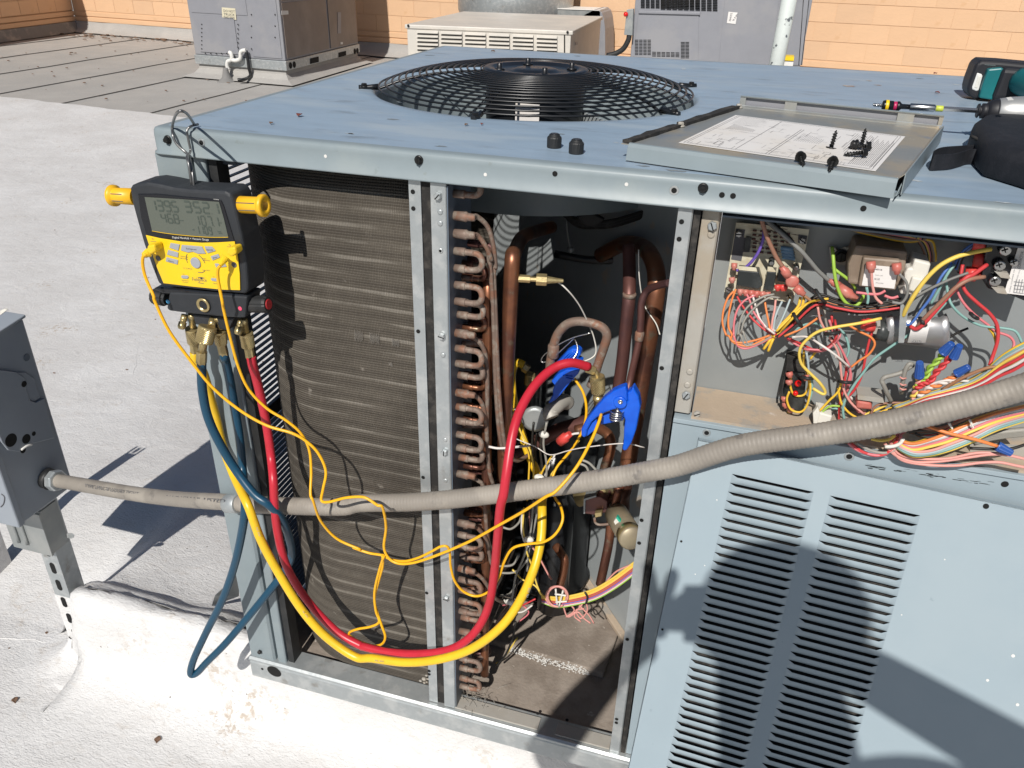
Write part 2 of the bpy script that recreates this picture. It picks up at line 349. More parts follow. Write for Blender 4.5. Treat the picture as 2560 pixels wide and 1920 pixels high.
# ------------------------------------------------------------------ setting: roof, curb, walls
RZ = -.22
def ground():
    # one big sheet under everything, then lapped membrane sheets, then the white coated area in front
    bpy_roof = obj('roof', MB().add([(-60, -60, RZ-.02), (60, -60, RZ-.02), (60, 60, RZ-.02), (-60, 60, RZ-.02)], [(0, 1, 2, 3)]), membrane, kind='structure')
    # cap sheets run away from the viewer, each lapping the next
    xs = [-14, -10.9, -9.85, -8.85, -7.76, -6.71, -5.76, -4.71, -3.7, -2.7, -1.7, -.7, .3, 1.3, 2.3, 3.3, 4.3, 6]
    for i in range(len(xs)-1):
        a, b = xs[i], xs[i+1]+.08; n = 14; mb = MB(); ring = []
        z = RZ-.008
        for k in range(n+1):
            y = 2.5+10.*k/n; w = rnd.uniform(-.018, .018) if 0 < k < n else 0
            ring.append([(a, y, z-.008), (b-.03+w, y, z), (b+w, y, z), (b+w, y, z-.006)])
        for k in range(n):
            p, q = ring[k], ring[k+1]
            mb.add([p[0], p[2], q[2], q[0], p[3], q[3]], [(0, 1, 2, 3), (1, 4, 5, 2)])
        obj('membrane_sheet', mb, membrane, bpy_roof, recalc=False)
        # dark bitumen bleeding out along the lap
        t = MB(); 
        for k in range(n):
            p, q = ring[k][2], ring[k+1][2]; w = rnd.uniform(.003, .009)
            t.add([(p[0]-.003, p[1], z+.0025), (p[0]+w, p[1], z-.003), (q[0]+w, q[1], z-.003), (q[0]-.003, q[1], z+.0025)], [(0, 1, 2, 3)])
        obj('lap_seam', t, MATS.get('lap_bitumen') or mat('lap_bitumen', (.07, .065, .06), .8), bpy_roof, recalc=False)
    # white coating with an uneven far edge
    n = 120; mb = MB(); far = []
    for k in range(n+1):
        x = -9+14*k/n
        e = 5.5+(x+5)*-.085 + .012*math.sin(x*9)+.008*math.sin(x*23+1)
        far.append((x, e, RZ))
    g = MB(); NX, NY = 220, 90
    g = [[None]*(NY+1) for _ in range(NX+1)]
    vs = []; fs = []
    for i in range(NX+1):
        x = -9+14*i/NX; e = 5.5+(x+5)*-.085+.012*math.sin(x*9)+.008*math.sin(x*23+1)
        for j in range(NY+1):
            t = (j/NY)**1.5; y = -3+(e+3)*t
            vs.append((x, y, RZ+.002))
    for i in range(NX):
        for j in range(NY): fs.append((i*(NY+1)+j, (i+1)*(NY+1)+j, (i+1)*(NY+1)+j+1, i*(NY+1)+j+1))
    obj('white_roof_coating', MB().add(vs, fs, True), coat, kind='structure', recalc=False)
    # trowel ridges and seams in the coating
    for pts, r in (([(-1.9, -.62), (-1.3, -.42), (-.85, -.30), (-.45, -.25), (-.05, -.24), (.5, -.33)], .003),
                   ([(-1.5, -.1), (-1.05, .0), (-.78, .06), (-.6, .1)], .0022),
                   ([(-1.55, 1.55), (-1.2, 1.05), (-.95, .7), (-.75, .38)], .0012), ([(-2.6, 3.1), (-1.8, 2.2), (-1.2, 1.6)], .0012)):
        P = spline([(x, y, RZ+.002) for x, y in pts], 10)
        P = [p+Vector((rnd.uniform(-1, 1)*.004, rnd.uniform(-1, 1)*.004, 0)) for p in P]
        obj('coating_ridge', MB().tube(P, r, 6, 1, rs=lambda t, r=r: r*(.35+.65*math.sin(math.pi*t))*rnd.uniform(.7, 1.2)), coat, kind='structure')
ground()

def curb():
    """long membrane-covered curb that carries the unit: level top, skirt flaring to the roof"""
    prof = [(.115, -.030), (.108, -.018), (.095, -.012), (.078, -.014), (.068, -.026), (.064, -.05), (.062, -.09), (.060, -.13), (.054, -.165), (.040, -.19), (.012, -.207), (-.03, -.2155), (-.07, -.219)]
    mb = MB(); X = [-.56, -.545, -.53, -.52, -.51]+[-.50+.03*i for i in range(92)]; rings = []
    for i, x in enumerate(X):
        e = 0 if x > -.50 else min(1, (-.50-x)/.05)
        r = []
        for j, (y, z) in enumerate(prof):
            w = .0035*math.sin(x*31+j)+.002*math.sin(x*77+j*2.1)
            zz = z if e <= 0 else max(RZ+.001, z*(1-min(1, e)**.8)+RZ*min(1, e)**.8)
            r.append(Vector((x + (.05*e if j > 6 else 0), y+w, zz + w*.6)))
        rings.append(r)
    mb.loft(rings, closed=False, caps=False)
    obj('roof_curb', mb, coat, kind='structure', recalc=False)
    # upper strip (cleat) behind the edge and the far side sloping back to the roof
    mb = MB(); rings = []
    def sm(t): t = max(0, min(1, t)); return t*t*(3-2*t)
    for x in [-1.7+.05*i for i in range(20)]+[-.72+.02*i for i in range(11)]+X[5:]:
        f = sm((x+1.7)/1.2); row = []
        for y, z in ((.112, -.022), (.118, -.034), (.135, -.037), (.150, -.046), (.160, -.066), (.19, -.078), (.26, -.088), (.36, -.100), (.50, -.120), (.70, -.148), (.95, -.182), (1.3, -.2195)):
            k_ = sm((x+.64)/.135); g = f*(k_+(1-k_)*sm((y-.10)/.5))
            row.append(Vector((x, y+.004*math.sin(x*25+y*40), RZ+.0005+(z-RZ)*g+.003*g*math.sin(x*40+y*60))))
        rings.append(row)
    mb.loft(rings, closed=False, caps=False)
    obj('roof_curb_back_slope', mb, coat, kind='structure', recalc=False)
    0 and obj('roof_curb_end', MB().hexa([(-.52, .064, -.21), (-.50, .064, -.21), (-.50, .9, -.23), (-.52, .9, -.23), (-.51, .066, -.03), (-.495, .066, -.03), (-.495, .9, -.222), (-.51, .9, -.222)]), coat, kind='structure', bevel=.008)
curb()

def walls():
    a = Vector((-10.35, 11.0, 0)); d = Vector((1, -.1, 0)).normalized(); nrm = Vector((-d.y, d.x, 0)) * -1   # towards the viewer
    h = .203; bl = .406; wall = tag(obj('block_wall', MB().prism([a+Vector((0, 0, -.3)), a+d*20+Vector((0, 0, -.3)), a+d*20+Vector((0, 0, 2.3)), a+Vector((0, 0, 2.3))], -nrm*.2), orange, None), 'long orange painted block wall behind all the rooftop units', 'wall')
    meshes = [MB().prism([Vector((.003, 0, .003)), Vector((bl-.003, 0, .003)), Vector((bl-.003, 0, h-.003)), Vector((.003, 0, h-.003))], Vector((0, -.004, 0))).mesh('block', m) for m in (orange, orange2, orange3, orange, orange2)]
    ang = math.atan2(d.y, d.x); base = a+nrm*.001
    n = 0
    for r in range(0, 6):
        for c in range(-1, 38):
            s = c*bl+(bl/2 if r % 2 else 0)+.1
            if s < 0 or s > 15.3: continue
            # only those in the picture
            p = base+d*s+Vector((0, 0, .10+h*r))
            q = p+d*bl*.5; v = q-CAM; z = v.dot(FW); px = 1280+FPX*v.dot(RT)/z; py = 960-FPX*v.dot(UP)/z
            if px < 120 or px > 2700 or py < -90 : continue
            if 500 < px < 870 and False: continue
            o = bpy.data.objects.new('block', rnd.choice(meshes)); o.rotation_euler = (0, 0, ang); o.location = p; link(o, wall); n += 1
    # two projecting bands low on the wall
    for z0, z1, t in ((-.06, .005, .02), (.02, .085, .012)):
        obj('wall_band', MB().prism([a+Vector((0, 0, z0)), a+d*20+Vector((0, 0, z0)), a+d*20+Vector((0, 0, z1)), a+Vector((0, 0, z1))], nrm*t), orange, wall, bevel=.004)
    # base flashing
    mb = MB(); rings = []
    for i in range(60):
        p = a+d*(i*.3); w = .01*math.sin(i*2.3)+.006*math.sin(i*5.1)
        rings.append([p+nrm*.035+Vector((0, 0, -.06+w*.3)), p+nrm*.045+Vector((0, 0, -.10)), p+nrm*(.10+w)+Vector((0, 0, -.17)), p+nrm*(.22+w*2)+Vector((0, 0, -.214))])
    mb.loft(rings, closed=False, caps=False); obj('base_flashing', mb, MATS['grey_cap_sheet'], wall, recalc=False)
    # left wall, standing in shade, at right angles
    d2 = Vector((.115, -1, 0)).normalized(); n2 = Vector((-d2.y, d2.x, 0)); d2 = d2.copy()
    lw = tag(obj('side_wall', MB().prism([a+Vector((-.02, 0, -.3)), a+d2*9+Vector((0, 0, -.3)), a+d2*9+Vector((0, 0, 2.3)), a+Vector((-.02, 0, 2.3))], -n2*.2), orange, None), 'short orange block wall in shade at the left corner of the roof', 'wall')
    mesh2 = meshes
    d2a = math.atan2(-d2.y, -d2.x)
    for r in range(0, 4):
        for c in range(0, 8):
            s = c*bl+(bl/2 if r % 2 else 0)+.42
            o = bpy.data.objects.new('block', rnd.choice(mesh2)); o.rotation_euler = (0, 0, d2a); o.location = a+d2*s+n2*.001+Vector((0, 0, .10+h*r)); link(o, lw)
    for z0, z1, t in ((-.06, .005, .02), (.02, .085, .012)):
        obj('wall_band', MB().prism([a+Vector((0, 0, z0)), a+d2*9+Vector((0, 0, z0)), a+d2*9+Vector((0, 0, z1)), a+Vector((0, 0, z1))], n2*t), orange, lw, bevel=.004)
    mb = MB(); rings = []
    for i in range(24):
        p = a+d2*(i*.4); rings.append([p+n2*.035+Vector((0, 0, -.065)), p+n2*.05+Vector((0, 0, -.11)), p+n2*.12+Vector((0, 0, -.216))])
    mb.loft(rings, closed=False, caps=False); obj('base_flashing', mb, flash, lw, recalc=False)
walls()

# ------------------------------------------------------------------ the opened air conditioning unit
UX1, UY1, UZ = 2.15, 1.039, 1.0
unit = thing('packaged_air_conditioner', 'blue-grey rooftop air conditioner in the foreground with its coil and wiring laid open', 'air conditioner', (.9, .5, 0))
def rr(x0, y0, x1, y1, r, n=5):
    out = []
    for cx, cy, a in ((x1-r, y1-r, 0), (x0+r, y1-r, 90), (x0+r, y0+r, 180), (x1-r, y0+r, 270)):
        for k in range(n+1):
            t = math.radians(a+90*k/n); out.append((cx+r*math.cos(t), cy+r*math.sin(t)))
    return out
FC = (.372, .497); FRAD = .268
def build_cap():
    mb = MB(); prof = [(.016, 1.0), (.006, .9998), (.0025, .9985), (.0006, .9955), (0, .991), (0, .9705), (-.0028, .9685), (-.0028, .9665), (.001, .9665), (.0012, .9900), (.004, .9965)]
    rings = []
    for off, z in prof:
        rings.append([Vector((x, y, z)) for x, y in rr(-.004+off, -.003+off, UX1-off, UY1-off, max(.004, .012-off))])
    mb.loft(rings, True, False)
    # subdivide the long sides by stitching a radial band between the outline and the fan opening
    inner = rings[0]; n = len(inner)
    pts = []
    for i in range(n):
        a, b = inner[i], inner[(i+1) % n]; L = (b-a).length; k = max(1, int(L/.03))
        pts += [a.lerp(b, j/k) for j in range(k)]
    cx, cy = FC; N = len(pts)
    ang = sorted(range(N), key=lambda i: math.atan2(pts[i].y-cy, pts[i].x-cx))
    P = [pts[i] for i in ang]
    def circ(p, r, z): t = math.atan2(p.y-cy, p.x-cx); return Vector((cx+r*math.cos(t), cy+r*math.sin(t), z))
    lv = [P, [circ(p, FRAD+.02, 1.0) for p in P], [circ(p, FRAD+.006, .9992) for p in P], [circ(p, FRAD, .996) for p in P], [circ(p, FRAD-.002, .985) for p in P]]
    m2 = MB().loft(lv, True, False)
    for i in range(N): m2.sm[i] = False
    c = obj('top_cover', mb, paint, unit, recalc=False)
    t = obj('top_sheet', m2, toppaint, c, recalc=False)
    obj('fan_orifice', MB().loft([[circ(p, r, z) for p in P] for r, z in ((FRAD-.002, .986), (FRAD-.006, .96), (FRAD-.008, .86))], True, False), MATS['painted_steel'], unit, recalc=False)
    # unseen underside liner added so that no light leaks past the flange
    obj('light_leak_liner', MB().box((.01, .02, .955), (.10, .9, .962)), darkin, unit)
    return c
cap = build_cap()
def hex_screw(p, n, r=.0042, m=screwm, parent=unit, slot=True, washer=True, name='hex_screw'):
    p = Vector(p); n = Vector(n).normalized()
    mb = MB()
    if washer: mb.lathe(p, n, [(0, r*1.35), (.0012, r*1.3), (.0018, r*1.05)], 16)
    mb.lathe(p, n, [(.001, r), (.0045, r), (.0056, r*.8)], 6, smooth=False)
    o = obj(name, mb, m, parent)
    if slot:
        u = n.orthogonal().normalized(); w = n.cross(u); a = rnd.uniform(0, 3); u, w = u*math.cos(a)+w*math.sin(a), w*math.cos(a)-u*math.sin(a)
        q = p+n*.0052; pts = [q+u*r*.85+w*.0006, q-u*r*.85+w*.0006, q-u*r*.85-w*.0006, q+u*r*.85-w*.0006]
        obj('slot', MB().prism(pts, n*.0008), hole, o)
    return o
def dark_hole(p, n, r=.0045, parent=unit, ring=False, name='screw_hole'):
    p = Vector(p); n = Vector(n).normalized()
    o = obj(name, MB().lathe(p+n*.0003, n, [(0, r), (.0003, r)], 18), hole, parent)
    if ring: obj('bare_metal_rim', MB().lathe(p+n*.0002, n, [(0, r*1.7), (.0003, r*1.6)], 18), galv, o)
    return o
F = Vector((0, -1, 0))
for k, x, y in (('A', 1032, 858), ('B', 485, 983), ('C', 240, 1155)): hex_screw(at(k, x, y, -.003), F)
for k, x, y, g in (('A', 1238, 876, True), ('B', 1321, 1067, False), ('B', 2053, 1170, True), ('C', 356, 1197, False), ('C', 424, 1203, False), ('C', 1225, 1280, False)): dark_hole(at(k, x, y, -.003), F, .0030, ring=g)
for k, x, y in (('B', 893, 1073), ('B', 1760, 1133), ('A', 2000, 960)): obj('paint_fleck', MB().lathe(at(k, x, y, -.0031), F, [(0, .0022), (.0003, .0020)], 9), white, unit)

def scuff(k, x, y, w, d, m, nm='scuff_mark'):
    c = at(k, x, y, 1.0, 2); n = 14; pts = [c+Vector((w*math.cos(a)*rnd.uniform(.35, 1), d*math.sin(a)*rnd.uniform(.35, 1), .0004)) for a in [2*math.pi*i/n for i in range(n)]]
    return obj(nm, MB().add(pts, [tuple(range(n))]), m, cap, recalc=False)
rustm = mat('rusty_stain', (.33, .24, .20), .8, c2=(.40, .36, .33), sc=50); palem = mat('chalky_scuff', (.52, .55, .56), .7, c2=(.36, .42, .47), sc=90); darkm = mat('grime', (.20, .225, .24), .7, c2=(.26, .31, .36), sc=80)
for k, x, y, w, d, m in (('C', 1140, 530, .014, .016, rustm), ('C', 1262, 498, .008, .008, rustm), ('C', 1312, 524, .010, .007, rustm), ('C', 1795, 521, .008, .010, palem), ('B', 70, 822, .006, .004, palem), ('B', 322, 735, .012, .006, darkm), ('B', 2112, 425, .007, .010, palem), ('C', 345, 430, .005, .006, palem), ('B', 1700, 878, .005, .003, palem), ('B', 1365, 825, .006, .003, darkm),
                         ('C', 1570, 483, .009, .008, darkm), ('A', 2150, 822, .008, .003, palem), ('B', 1460, 345, .010, .010, darkm), ('B', 550, 340, .014, .012, darkm), ('C', 1590, 705, .009, .006, darkm), ('B', 1860, 1020, .010, .004, darkm), ('C', 60, 1050, .016, .005, darkm), ('C', 2080, 1245, .010, .003, palem), ('C', 1530, 1110, .014, .005, palem), ('B', 620, 1050-150, .010, .004, darkm), ('B', 380, 630, .012, .007, darkm)): scuff(k, x, y, w, d, m)
# wire guard of the fan: rings stepping up to a pressed hub plate
guard = obj('fan_guard', MB().lathe((FC[0], FC[1], 1.030), (0, 0, 1), [(0, .088), (.002, .089), (.0045, .086), (.0045, .074), (.0005, .066), (.0005, .040), (.003, .034), (.003, .0001)], 48), blackp, unit)
def gz(r):   # height of the wires over the cover, by radius
    t = (r-.086)/(.262-.086); return 1.004+.028*(1-max(0, t)**2.6)
NR = 16
for i in range(NR):
    r = .092+(.262-.092)*i/(NR-1); n = 72; R = []
    for k in range(n):
        a = 2*math.pi*k/n; c = Vector((math.cos(a), math.sin(a), 0)); p = Vector((FC[0], FC[1], gz(r)))+c*r
        R.append([p+c*.0016*math.cos(b)+Vector((0, 0, .0016*math.sin(b))) for b in [2*math.pi*j/6 for j in range(6)]])
    R.append(R[0]); obj('guard_ring', MB().loft(R, True, False), blackp, guard)
feet = [math.atan2(at('B', x, y, 1., 2).y-FC[1], at('B', x, y, 1., 2).x-FC[0]) for x, y in ((130, 545), (2120, 535), (870, 710), (2000, 695))] + [math.radians(110)]
angs = list(feet)+[math.radians(a) for a in (80, 138, 160, 205, 265, 290, 355, 50, 10, 225)]
for i, a in enumerate(angs):
    c = Vector((math.cos(a), math.sin(a), 0)); pts = [Vector((FC[0], FC[1], gz(r)-.004))+c*r for r in (.07, .12, .17, .21, .24, .262)]
    if i < 5: pts.append(Vector((FC[0], FC[1], 1.003))+c*.282)
    if i < 5 or i % 2: obj('guard_spoke', MB().tube(pts, .0022 if i < 5 else .0010, 6, 2), blackp, guard)
for a in feet:
    c = Vector((math.cos(a), math.sin(a), 0)); p = Vector((FC[0], FC[1], 1.0))+c*.282
    f = obj('guard_foot', MB().tube([p-c*.02+Vector((0, 0, .004)), p+Vector((0, 0, .002)), p+c*.012+Vector((0, 0, .002))], .0042, 6, 2), blackp, guard)
    hex_screw(p+c*.003+Vector((0, 0, .003)), (0, 0, 1), .005, screwm, f, False)
for k in range(4):
    a = math.radians(28+90*k); p = Vector((FC[0]+.062*math.cos(a), FC[1]+.062*math.sin(a), 1.031))
    obj('motor_bolt', MB().lathe(p, (0, 0, 1), [(0, .0085), (.002, .0085), (.003, .0045), (.010, .0045), (.011, .003)], 14), blackp, guard)
# motor and blades hanging below
motor = obj('fan_motor', MB().lathe((FC[0], FC[1], 1.028), (0, 0, -1), [(0, .05), (.01, .078), (.02, .083), (.135, .083), (.15, .078), (.158, .05), (.16, .02)], 40), blackp, unit)
obj('motor_nameplate', MB().prism([(FC[0]-.01, FC[1]-.0835, .93), (FC[0]+.03, FC[1]-.0835, .93), (FC[0]+.03, FC[1]-.0835, .99), (FC[0]-.01, FC[1]-.0835, .99)], (0, -.001, 0)), paper, motor)
obj('motor_band', MB().lathe((FC[0], FC[1], .905), (0, 0, -1), [(0, .088), (.012, .088)], 40), blackr, motor)
mat('fan_alloy', (.46, .46, .47), .5, metal=.2, c2=(.38, .37, .37), sc=14)
fan = obj('fan_hub', MB().cyl((FC[0], FC[1], .87), (FC[0], FC[1], .825), .03, 20), galv, unit)
for k in range(4):
    a0 = math.radians(12+90*k); rings = []
    for i in range(9):
        r = .04+.205*i/8; w = .75+.42*(i/8); row = []
        for j in range(9):
            a = a0+w*(j/8); row.append(Vector((FC[0]+r*math.cos(a), FC[1]+r*math.sin(a), .862+.062*(j/8)**1.2-.012*math.sin(math.pi*j/8))))
        rings.append(row)
    b = obj('fan_blade', MB().loft(rings, False, False), MATS['fan_alloy'], fan, recalc=False); st_ = b.modifiers.new('t', 'SOLIDIFY'); st_.thickness = .0015

# corner post, frame strips, rails
def sheet_post(name, x0, x1, y0, y1, z0, z1, m, bevel=.0012): return obj(name, MB().box((x0, y0, z0), (x1, y1, z1)), m, unit, bevel)
post = obj('corner_post', MB().prism([(-.004, -.001, .046), (.042, -.001, .046), (.046, .003, .046), (.046, .010, .046), (.049, .010, .046), (.052, .001, .046), (.066, .001, .046), (.068, .003, .046), (.068, .012, .046), (.066, .012, .046), (.064, .0045, .046), (.05, .0125, .046), (.002, .0125, .046), (.002, .072, .046), (-.004, .072, .046)], (0, 0, .921)), paint, unit, .0008)
obj('black_inner_strip', MB().box((.070, .006, .05), (.082, .03, .965)), blackr, unit)  # plain black strip just inside the corner post
hex_screw(at('I', 1600, 940, -.001), F, .004, screwm, post, False, False)
filler = obj('coil_filler_strip', MB().prism([(.349, .002, .052), (.3645, .002, .052), (.3645, .012, .052), (.3625, .012, .052), (.3625, .004, .052), (.349, .004, .052)], (0, 0, .913)), galv, unit)
obj('foam_gasket', MB().box((.3650, .004, .052), (.3768, .016, .965)), foam, unit)
endfl = obj('coil_end_flange', MB().prism([(.3775, 0, .052), (.396, 0, .052), (.3975, .0015, .052), (.3975, .05, .052), (.396, .05, .052), (.396, .003, .052), (.3775, .003, .052)], (0, 0, .913)), galv, unit, .0006)
obj('coil_end_plate', MB().box((.3980, .001, .055), (.3995, .085, .962)), darkin, unit)
for k, x, y in (('B', 448, 1178), ('B', 451, 1281), ('E', 481, 561), ('E', 511, 1458), ('J', 533, 583), ('J', 548, 1062), ('J', 548, 1082)): dark_hole(at(k, x, y, .002), F, .0028, filler)
for k, x, y in (('B', 605, 1203), ('E', 629, 588), ('E', 645, 1300), ('J', 655, 612)): hex_screw(at(k, x, y, 0.), F, .0048, galv, endfl, True, False)
for k, x, y in (('B', 615, 1303), ('B', 616, 1373), ('B', 618, 1540), ('E', 618, 66), ('E', 633, 708), ('E', 646, 1228), ('E', 648, 1478)):
    p = at(k, x, y, 0.); obj('rivet', MB().lathe(p, F, [(0, .0035), (.0008, .0032), (.0012, .0018)], 14), galv, endfl)
mid = obj('middle_post', MB().prism([(.669, 0, .05), (.684, 0, .05), (.6855, .002, .05), (.6855, .04, .05), (.684, .04, .05), (.684, .003, .05), (.671, .003, .05), (.671, .05, .05), (.669, .05, .05)], (0, 0, .916)), galv, unit, .0006)
obj('side_gasket', MB().box((.6865, .003, .05), (.6935, .014, .965)), foam, unit)
for k, x, y in (('G', 108, 256), ('G', 93, 363), ('E', 1977, 787), ('J', 1853, 136), ('J', 1838, 276), ('J', 1765, 868), ('J', 1700, 1358), ('J', 1698, 1380)): dark_hole(at(k, x, y, 0.), F, .0028, mid)
# base rail with rolled lip, pan floor behind
rail = obj('base_rail', MB().prism([(-.006, -.006, 0), (-.006, -.006, .036), (-.006, -.004, .040), (-.006, -.008, .043), (-.006, -.008, .047), (-.006, -.004, .050), (-.006, .034, .050), (-.006, .034, .0465), (-.006, -.001, .0465), (-.006, -.002, .003), (-.006, .03, .003), (-.006, .03, 0)], (UX1+.006, 0, 0)), galv, unit, .001)
obj('end_base_rail', MB().box((-.006, .036, 0), (.004, UY1, .049)), galv, unit, .001)
o = obj('lifting_hole', MB().prism([at('I', 1685+42*math.cos(t)*1.0+8*math.sin(t), 1066+30*math.sin(t)+12*math.cos(t), -.0063) for t in [2*math.pi*k/20 for k in range(20)]], (0, -.0004, 0)), hole, rail)
dark_hole(at('I', 1612, 1050, -.006), F, .0025, rail)
for k, x, y in (('I', 1808, 940), ('I', 1750, 972)): hex_screw(at(k, x, y, .05, 2), (0, 0, 1), .0035, screwm, rail, False, False)
obj('rail_splice', MB().box((.395, .001, .0505), (.545, .026, .0535)), dusty, rail, .0008)
obj('rail_splice', MB().box((.575, .001, .0505), (.668, .026, .0535)), dusty, rail, .0008)
for k, x, y in (('J', 1215, 1325), ('J', 1395, 1365)): dark_hole(at(k, x, y, .0537, 2), (0, 0, 1), .0028, rail)
hex_screw(at('J', 1693, 1433, .0537, 2), (0, 0, 1), .004, galv, rail, False, False)
# floor of the compartment in two levels, the rear one raised, plus floor beneath the coil
obj('base_pan', MB().box((.004, .035, .030), (.69, UY1-.01, .036)), pan, unit)
e0 = at('J', 1060, 915, .05, 2); e1 = at('J', 1560, 1065, .05, 2); de = (e1-e0)
p0 = e0-de*.6; p1 = e0+de*1.12
obj('raised_floor', MB().prism([(p0.x, p0.y, .036), (p1.x, p1.y, .036), (.69, .9, .036), (.2, .9, .036)], (0, 0, .016)), pan, unit, .004)
# debris rim of coating along the raised edge
mb = MB()
for i in range(520):
    t = -.02+.95*rnd.random()**1.15; q = e0+de*t; mb.ball((q.x+rnd.uniform(-.004, .004), q.y-.001+rnd.gauss(0, .0035), .0375+rnd.random()*.014), rnd.uniform(.0005, .0016), 3, (1.8, 1, .6))
obj('chalky_debris', mb, white, unit, kind='stuff')
# partition behind the right post, running obliquely back
mat('partition', (.36, .39, .40), .5, c2=(.33, .36, .37), sc=9, c3=(.42, .38, .33), sc3=20)
q0 = at('J', 1500, 470, .052, 2); q1 = at('J', 1740, 830, .052, 2); dq = (q0-q1).normalized()
A0 = q1-dq*.10; A1 = q1+dq*.75
part_ = obj('partition_sheet', MB().prism([(.686, .045, .04), (A0.x+.004, A0.y, .04), (A1.x, A1.y, .04), (A1.x, A1.y, .60), (.686, .045, .60)][:0] or [(A0.x, A0.y, .052), (A1.x, A1.y, .052), (A1.x, A1.y, .966), (A0.x, A0.y, .966)], (.004, .002, 0)), MATS['partition'], unit)
obj('partition_foot', MB().prism([(A0.x, A0.y, .0525), (A1.x, A1.y, .0525), (A1.x-.012, A1.y-.008, .0525), (A0.x-.012, A0.y-.008, .0525)], (0, 0, .010)), dust, part_, .002)
obj('partition_return', MB().box((.688, .045, .05), (.692, A0.y, .966)), boxmetal, unit)

# slatted side guard seen through the gap, rear guard likewise
slat = MB().box((-.0035, 0, 0), (.0035, .88, .0016)).mesh('guard_slat', blackp)
sg = obj('side_guard', MB().box((-.003, .072, .05), (.003, .084, .965)).box((-.003, .37, .05), (.003, .376, .965)).box((-.003, .655, .05), (.003, .661, .965)).box((-.003, .945, .05), (.003, .957, .965)), blackp, unit)
for k in range(78): inst('guard_slat', slat, (0, .074, .062+.0115*k), sg)
obj('guard_crossbar', MB().box((-.004, .074, .475), (.004, .95, .50)), blackp, sg)
slat2 = MB().box((0, -.0035, 0), (.60, .0035, .0016)).mesh('guard_slat', blackp)
rg_ = obj('rear_guard', MB().box((.07, UY1-.03, .05), (.082, UY1-.024, .965)).box((.675, UY1-.03, .05), (.687, UY1-.024, .965)), blackp, unit)
for k in range(78): inst('guard_slat', slat2, (.08, UY1-.027, .062+.0115*k), rg_)
obj('rear_corner_post', MB().box((-.004, UY1-.06, .046), (.05, UY1-.012, .966)), paint, unit)
obj('rear_panel', MB().box((.70, UY1-.03, .03), (UX1-.01, UY1-.02, .966)), paint, unit)
obj('end_panel', MB().box((UX1-.02, .02, .03), (UX1-.01, UY1-.03, .966)), paint, unit)
obj('unit_floor', MB().box((.70, .04, .02), (UX1-.02, UY1-.03, .03)), paint, unit)

# coil: fin sheet on a plan curve, with the arc length as texture coordinate
def coil():
    plan = [Vector((.3488, .033, 0)), Vector((.30, .033, 0)), Vector((.25, .033, 0)), Vector((.21, .033, 0))]
    cx, cy, r = .183, .173, .14
    for k in range(0, 15): a = math.radians(-90-90*k/14); plan.append(Vector((cx+r*math.cos(a), cy+r*math.sin(a), 0)))
    plan += [Vector((.043, .30, 0)), Vector((.043, .5, 0)), Vector((.043, .80, 0))]
    for k in range(1, 9): a = math.radians(180-90*k/8); plan.append(Vector((.143+.10*math.cos(a), .83+.10*math.sin(a), 0)))
    plan += [Vector((.24, .93, 0)), Vector((.40, .93, 0))]
    nz = 2; z0, z1 = .052, .962
    bm = bmesh.new(); uv = bm.loops.layers.uv.new('uv'); L = [0]
    for i in range(1, len(plan)): L.append(L[-1]+(plan[i]-plan[i-1]).length)
    zt = [z0+(z1-z0)*j/nz for j in range(nz+1)]
    def sheet(off):
        g = []
        for i, p in enumerate(plan):
            t = (plan[min(i+1, len(plan)-1)]-plan[max(i-1, 0)]).normalized(); nn = Vector((-t.y, t.x, 0))
            g.append([bm.verts.new((p.x-nn.x*off, p.y-nn.y*off, z)) for z in zt])
        return g
    a = sheet(0); b = sheet(.044)
    def quad(vs, uvs):
        f = bm.faces.new(vs); f.smooth = True
        for lp, q in zip(f.loops, uvs): lp[uv].uv = q
    for g in (a, b):
        for i in range(len(plan)-1):
            for j in range(nz): quad([g[i][j], g[i+1][j], g[i+1][j+1], g[i][j+1]], [(L[i], zt[j]), (L[i+1], zt[j]), (L[i+1], zt[j+1]), (L[i], zt[j+1])])
    for i in range(len(plan)-1):
        for j in (0, nz): quad([a[i][j], a[i+1][j], b[i+1][j], b[i][j]], [(L[i], 0), (L[i+1], 0), (L[i+1], .04), (L[i], .04)])
    me = bpy.data.meshes.new('condenser_coil'); bm.to_mesh(me); bm.free(); me.materials.append(fins)
    return obj('condenser_coil', me, None, unit)
coilo = coil()
# bent patches of fins standing proud
for k, x, y, w, h in (('E', 118, 585, 55, 85), ('E', 215, 600, 60, 85), ('E', 345, 628, 45, 60), ('E', 315, 760, 24, 40), ('A', 1765, 1190, 75, 50), ('E', 75, 1465, 22, 22), ('I', 2190, 905, 30, 20)):
    c = at(k, x, y, .033)
    if k == 'A': c = at(k, x, y, .052); 
    mb = MB(); n = max(3, int(w*.4*.0011/.0022)*2)
    ww = w*_s*.0006; hh = h*_s*.0006
    for i in range(n):
        xx = c.x-ww/2+ww*i/n; z0 = c.z+hh/2*rnd.uniform(.4, 1); z1 = c.z-hh/2*rnd.uniform(.5, 1)
        mb.add([(xx, c.y-.0018, z0), (xx, c.y-.0018, z1), (xx+ww/n*.6, c.y-.0022, z1+.001), (xx+ww/n*.6, c.y-.0022, z0-.001)], [(0, 1, 2, 3)])
    obj('bent_fins', mb, MATS.get('bright_fin') or mat('bright_fin', (.42, .39, .35), .6), coilo, kind='stuff', recalc=False)

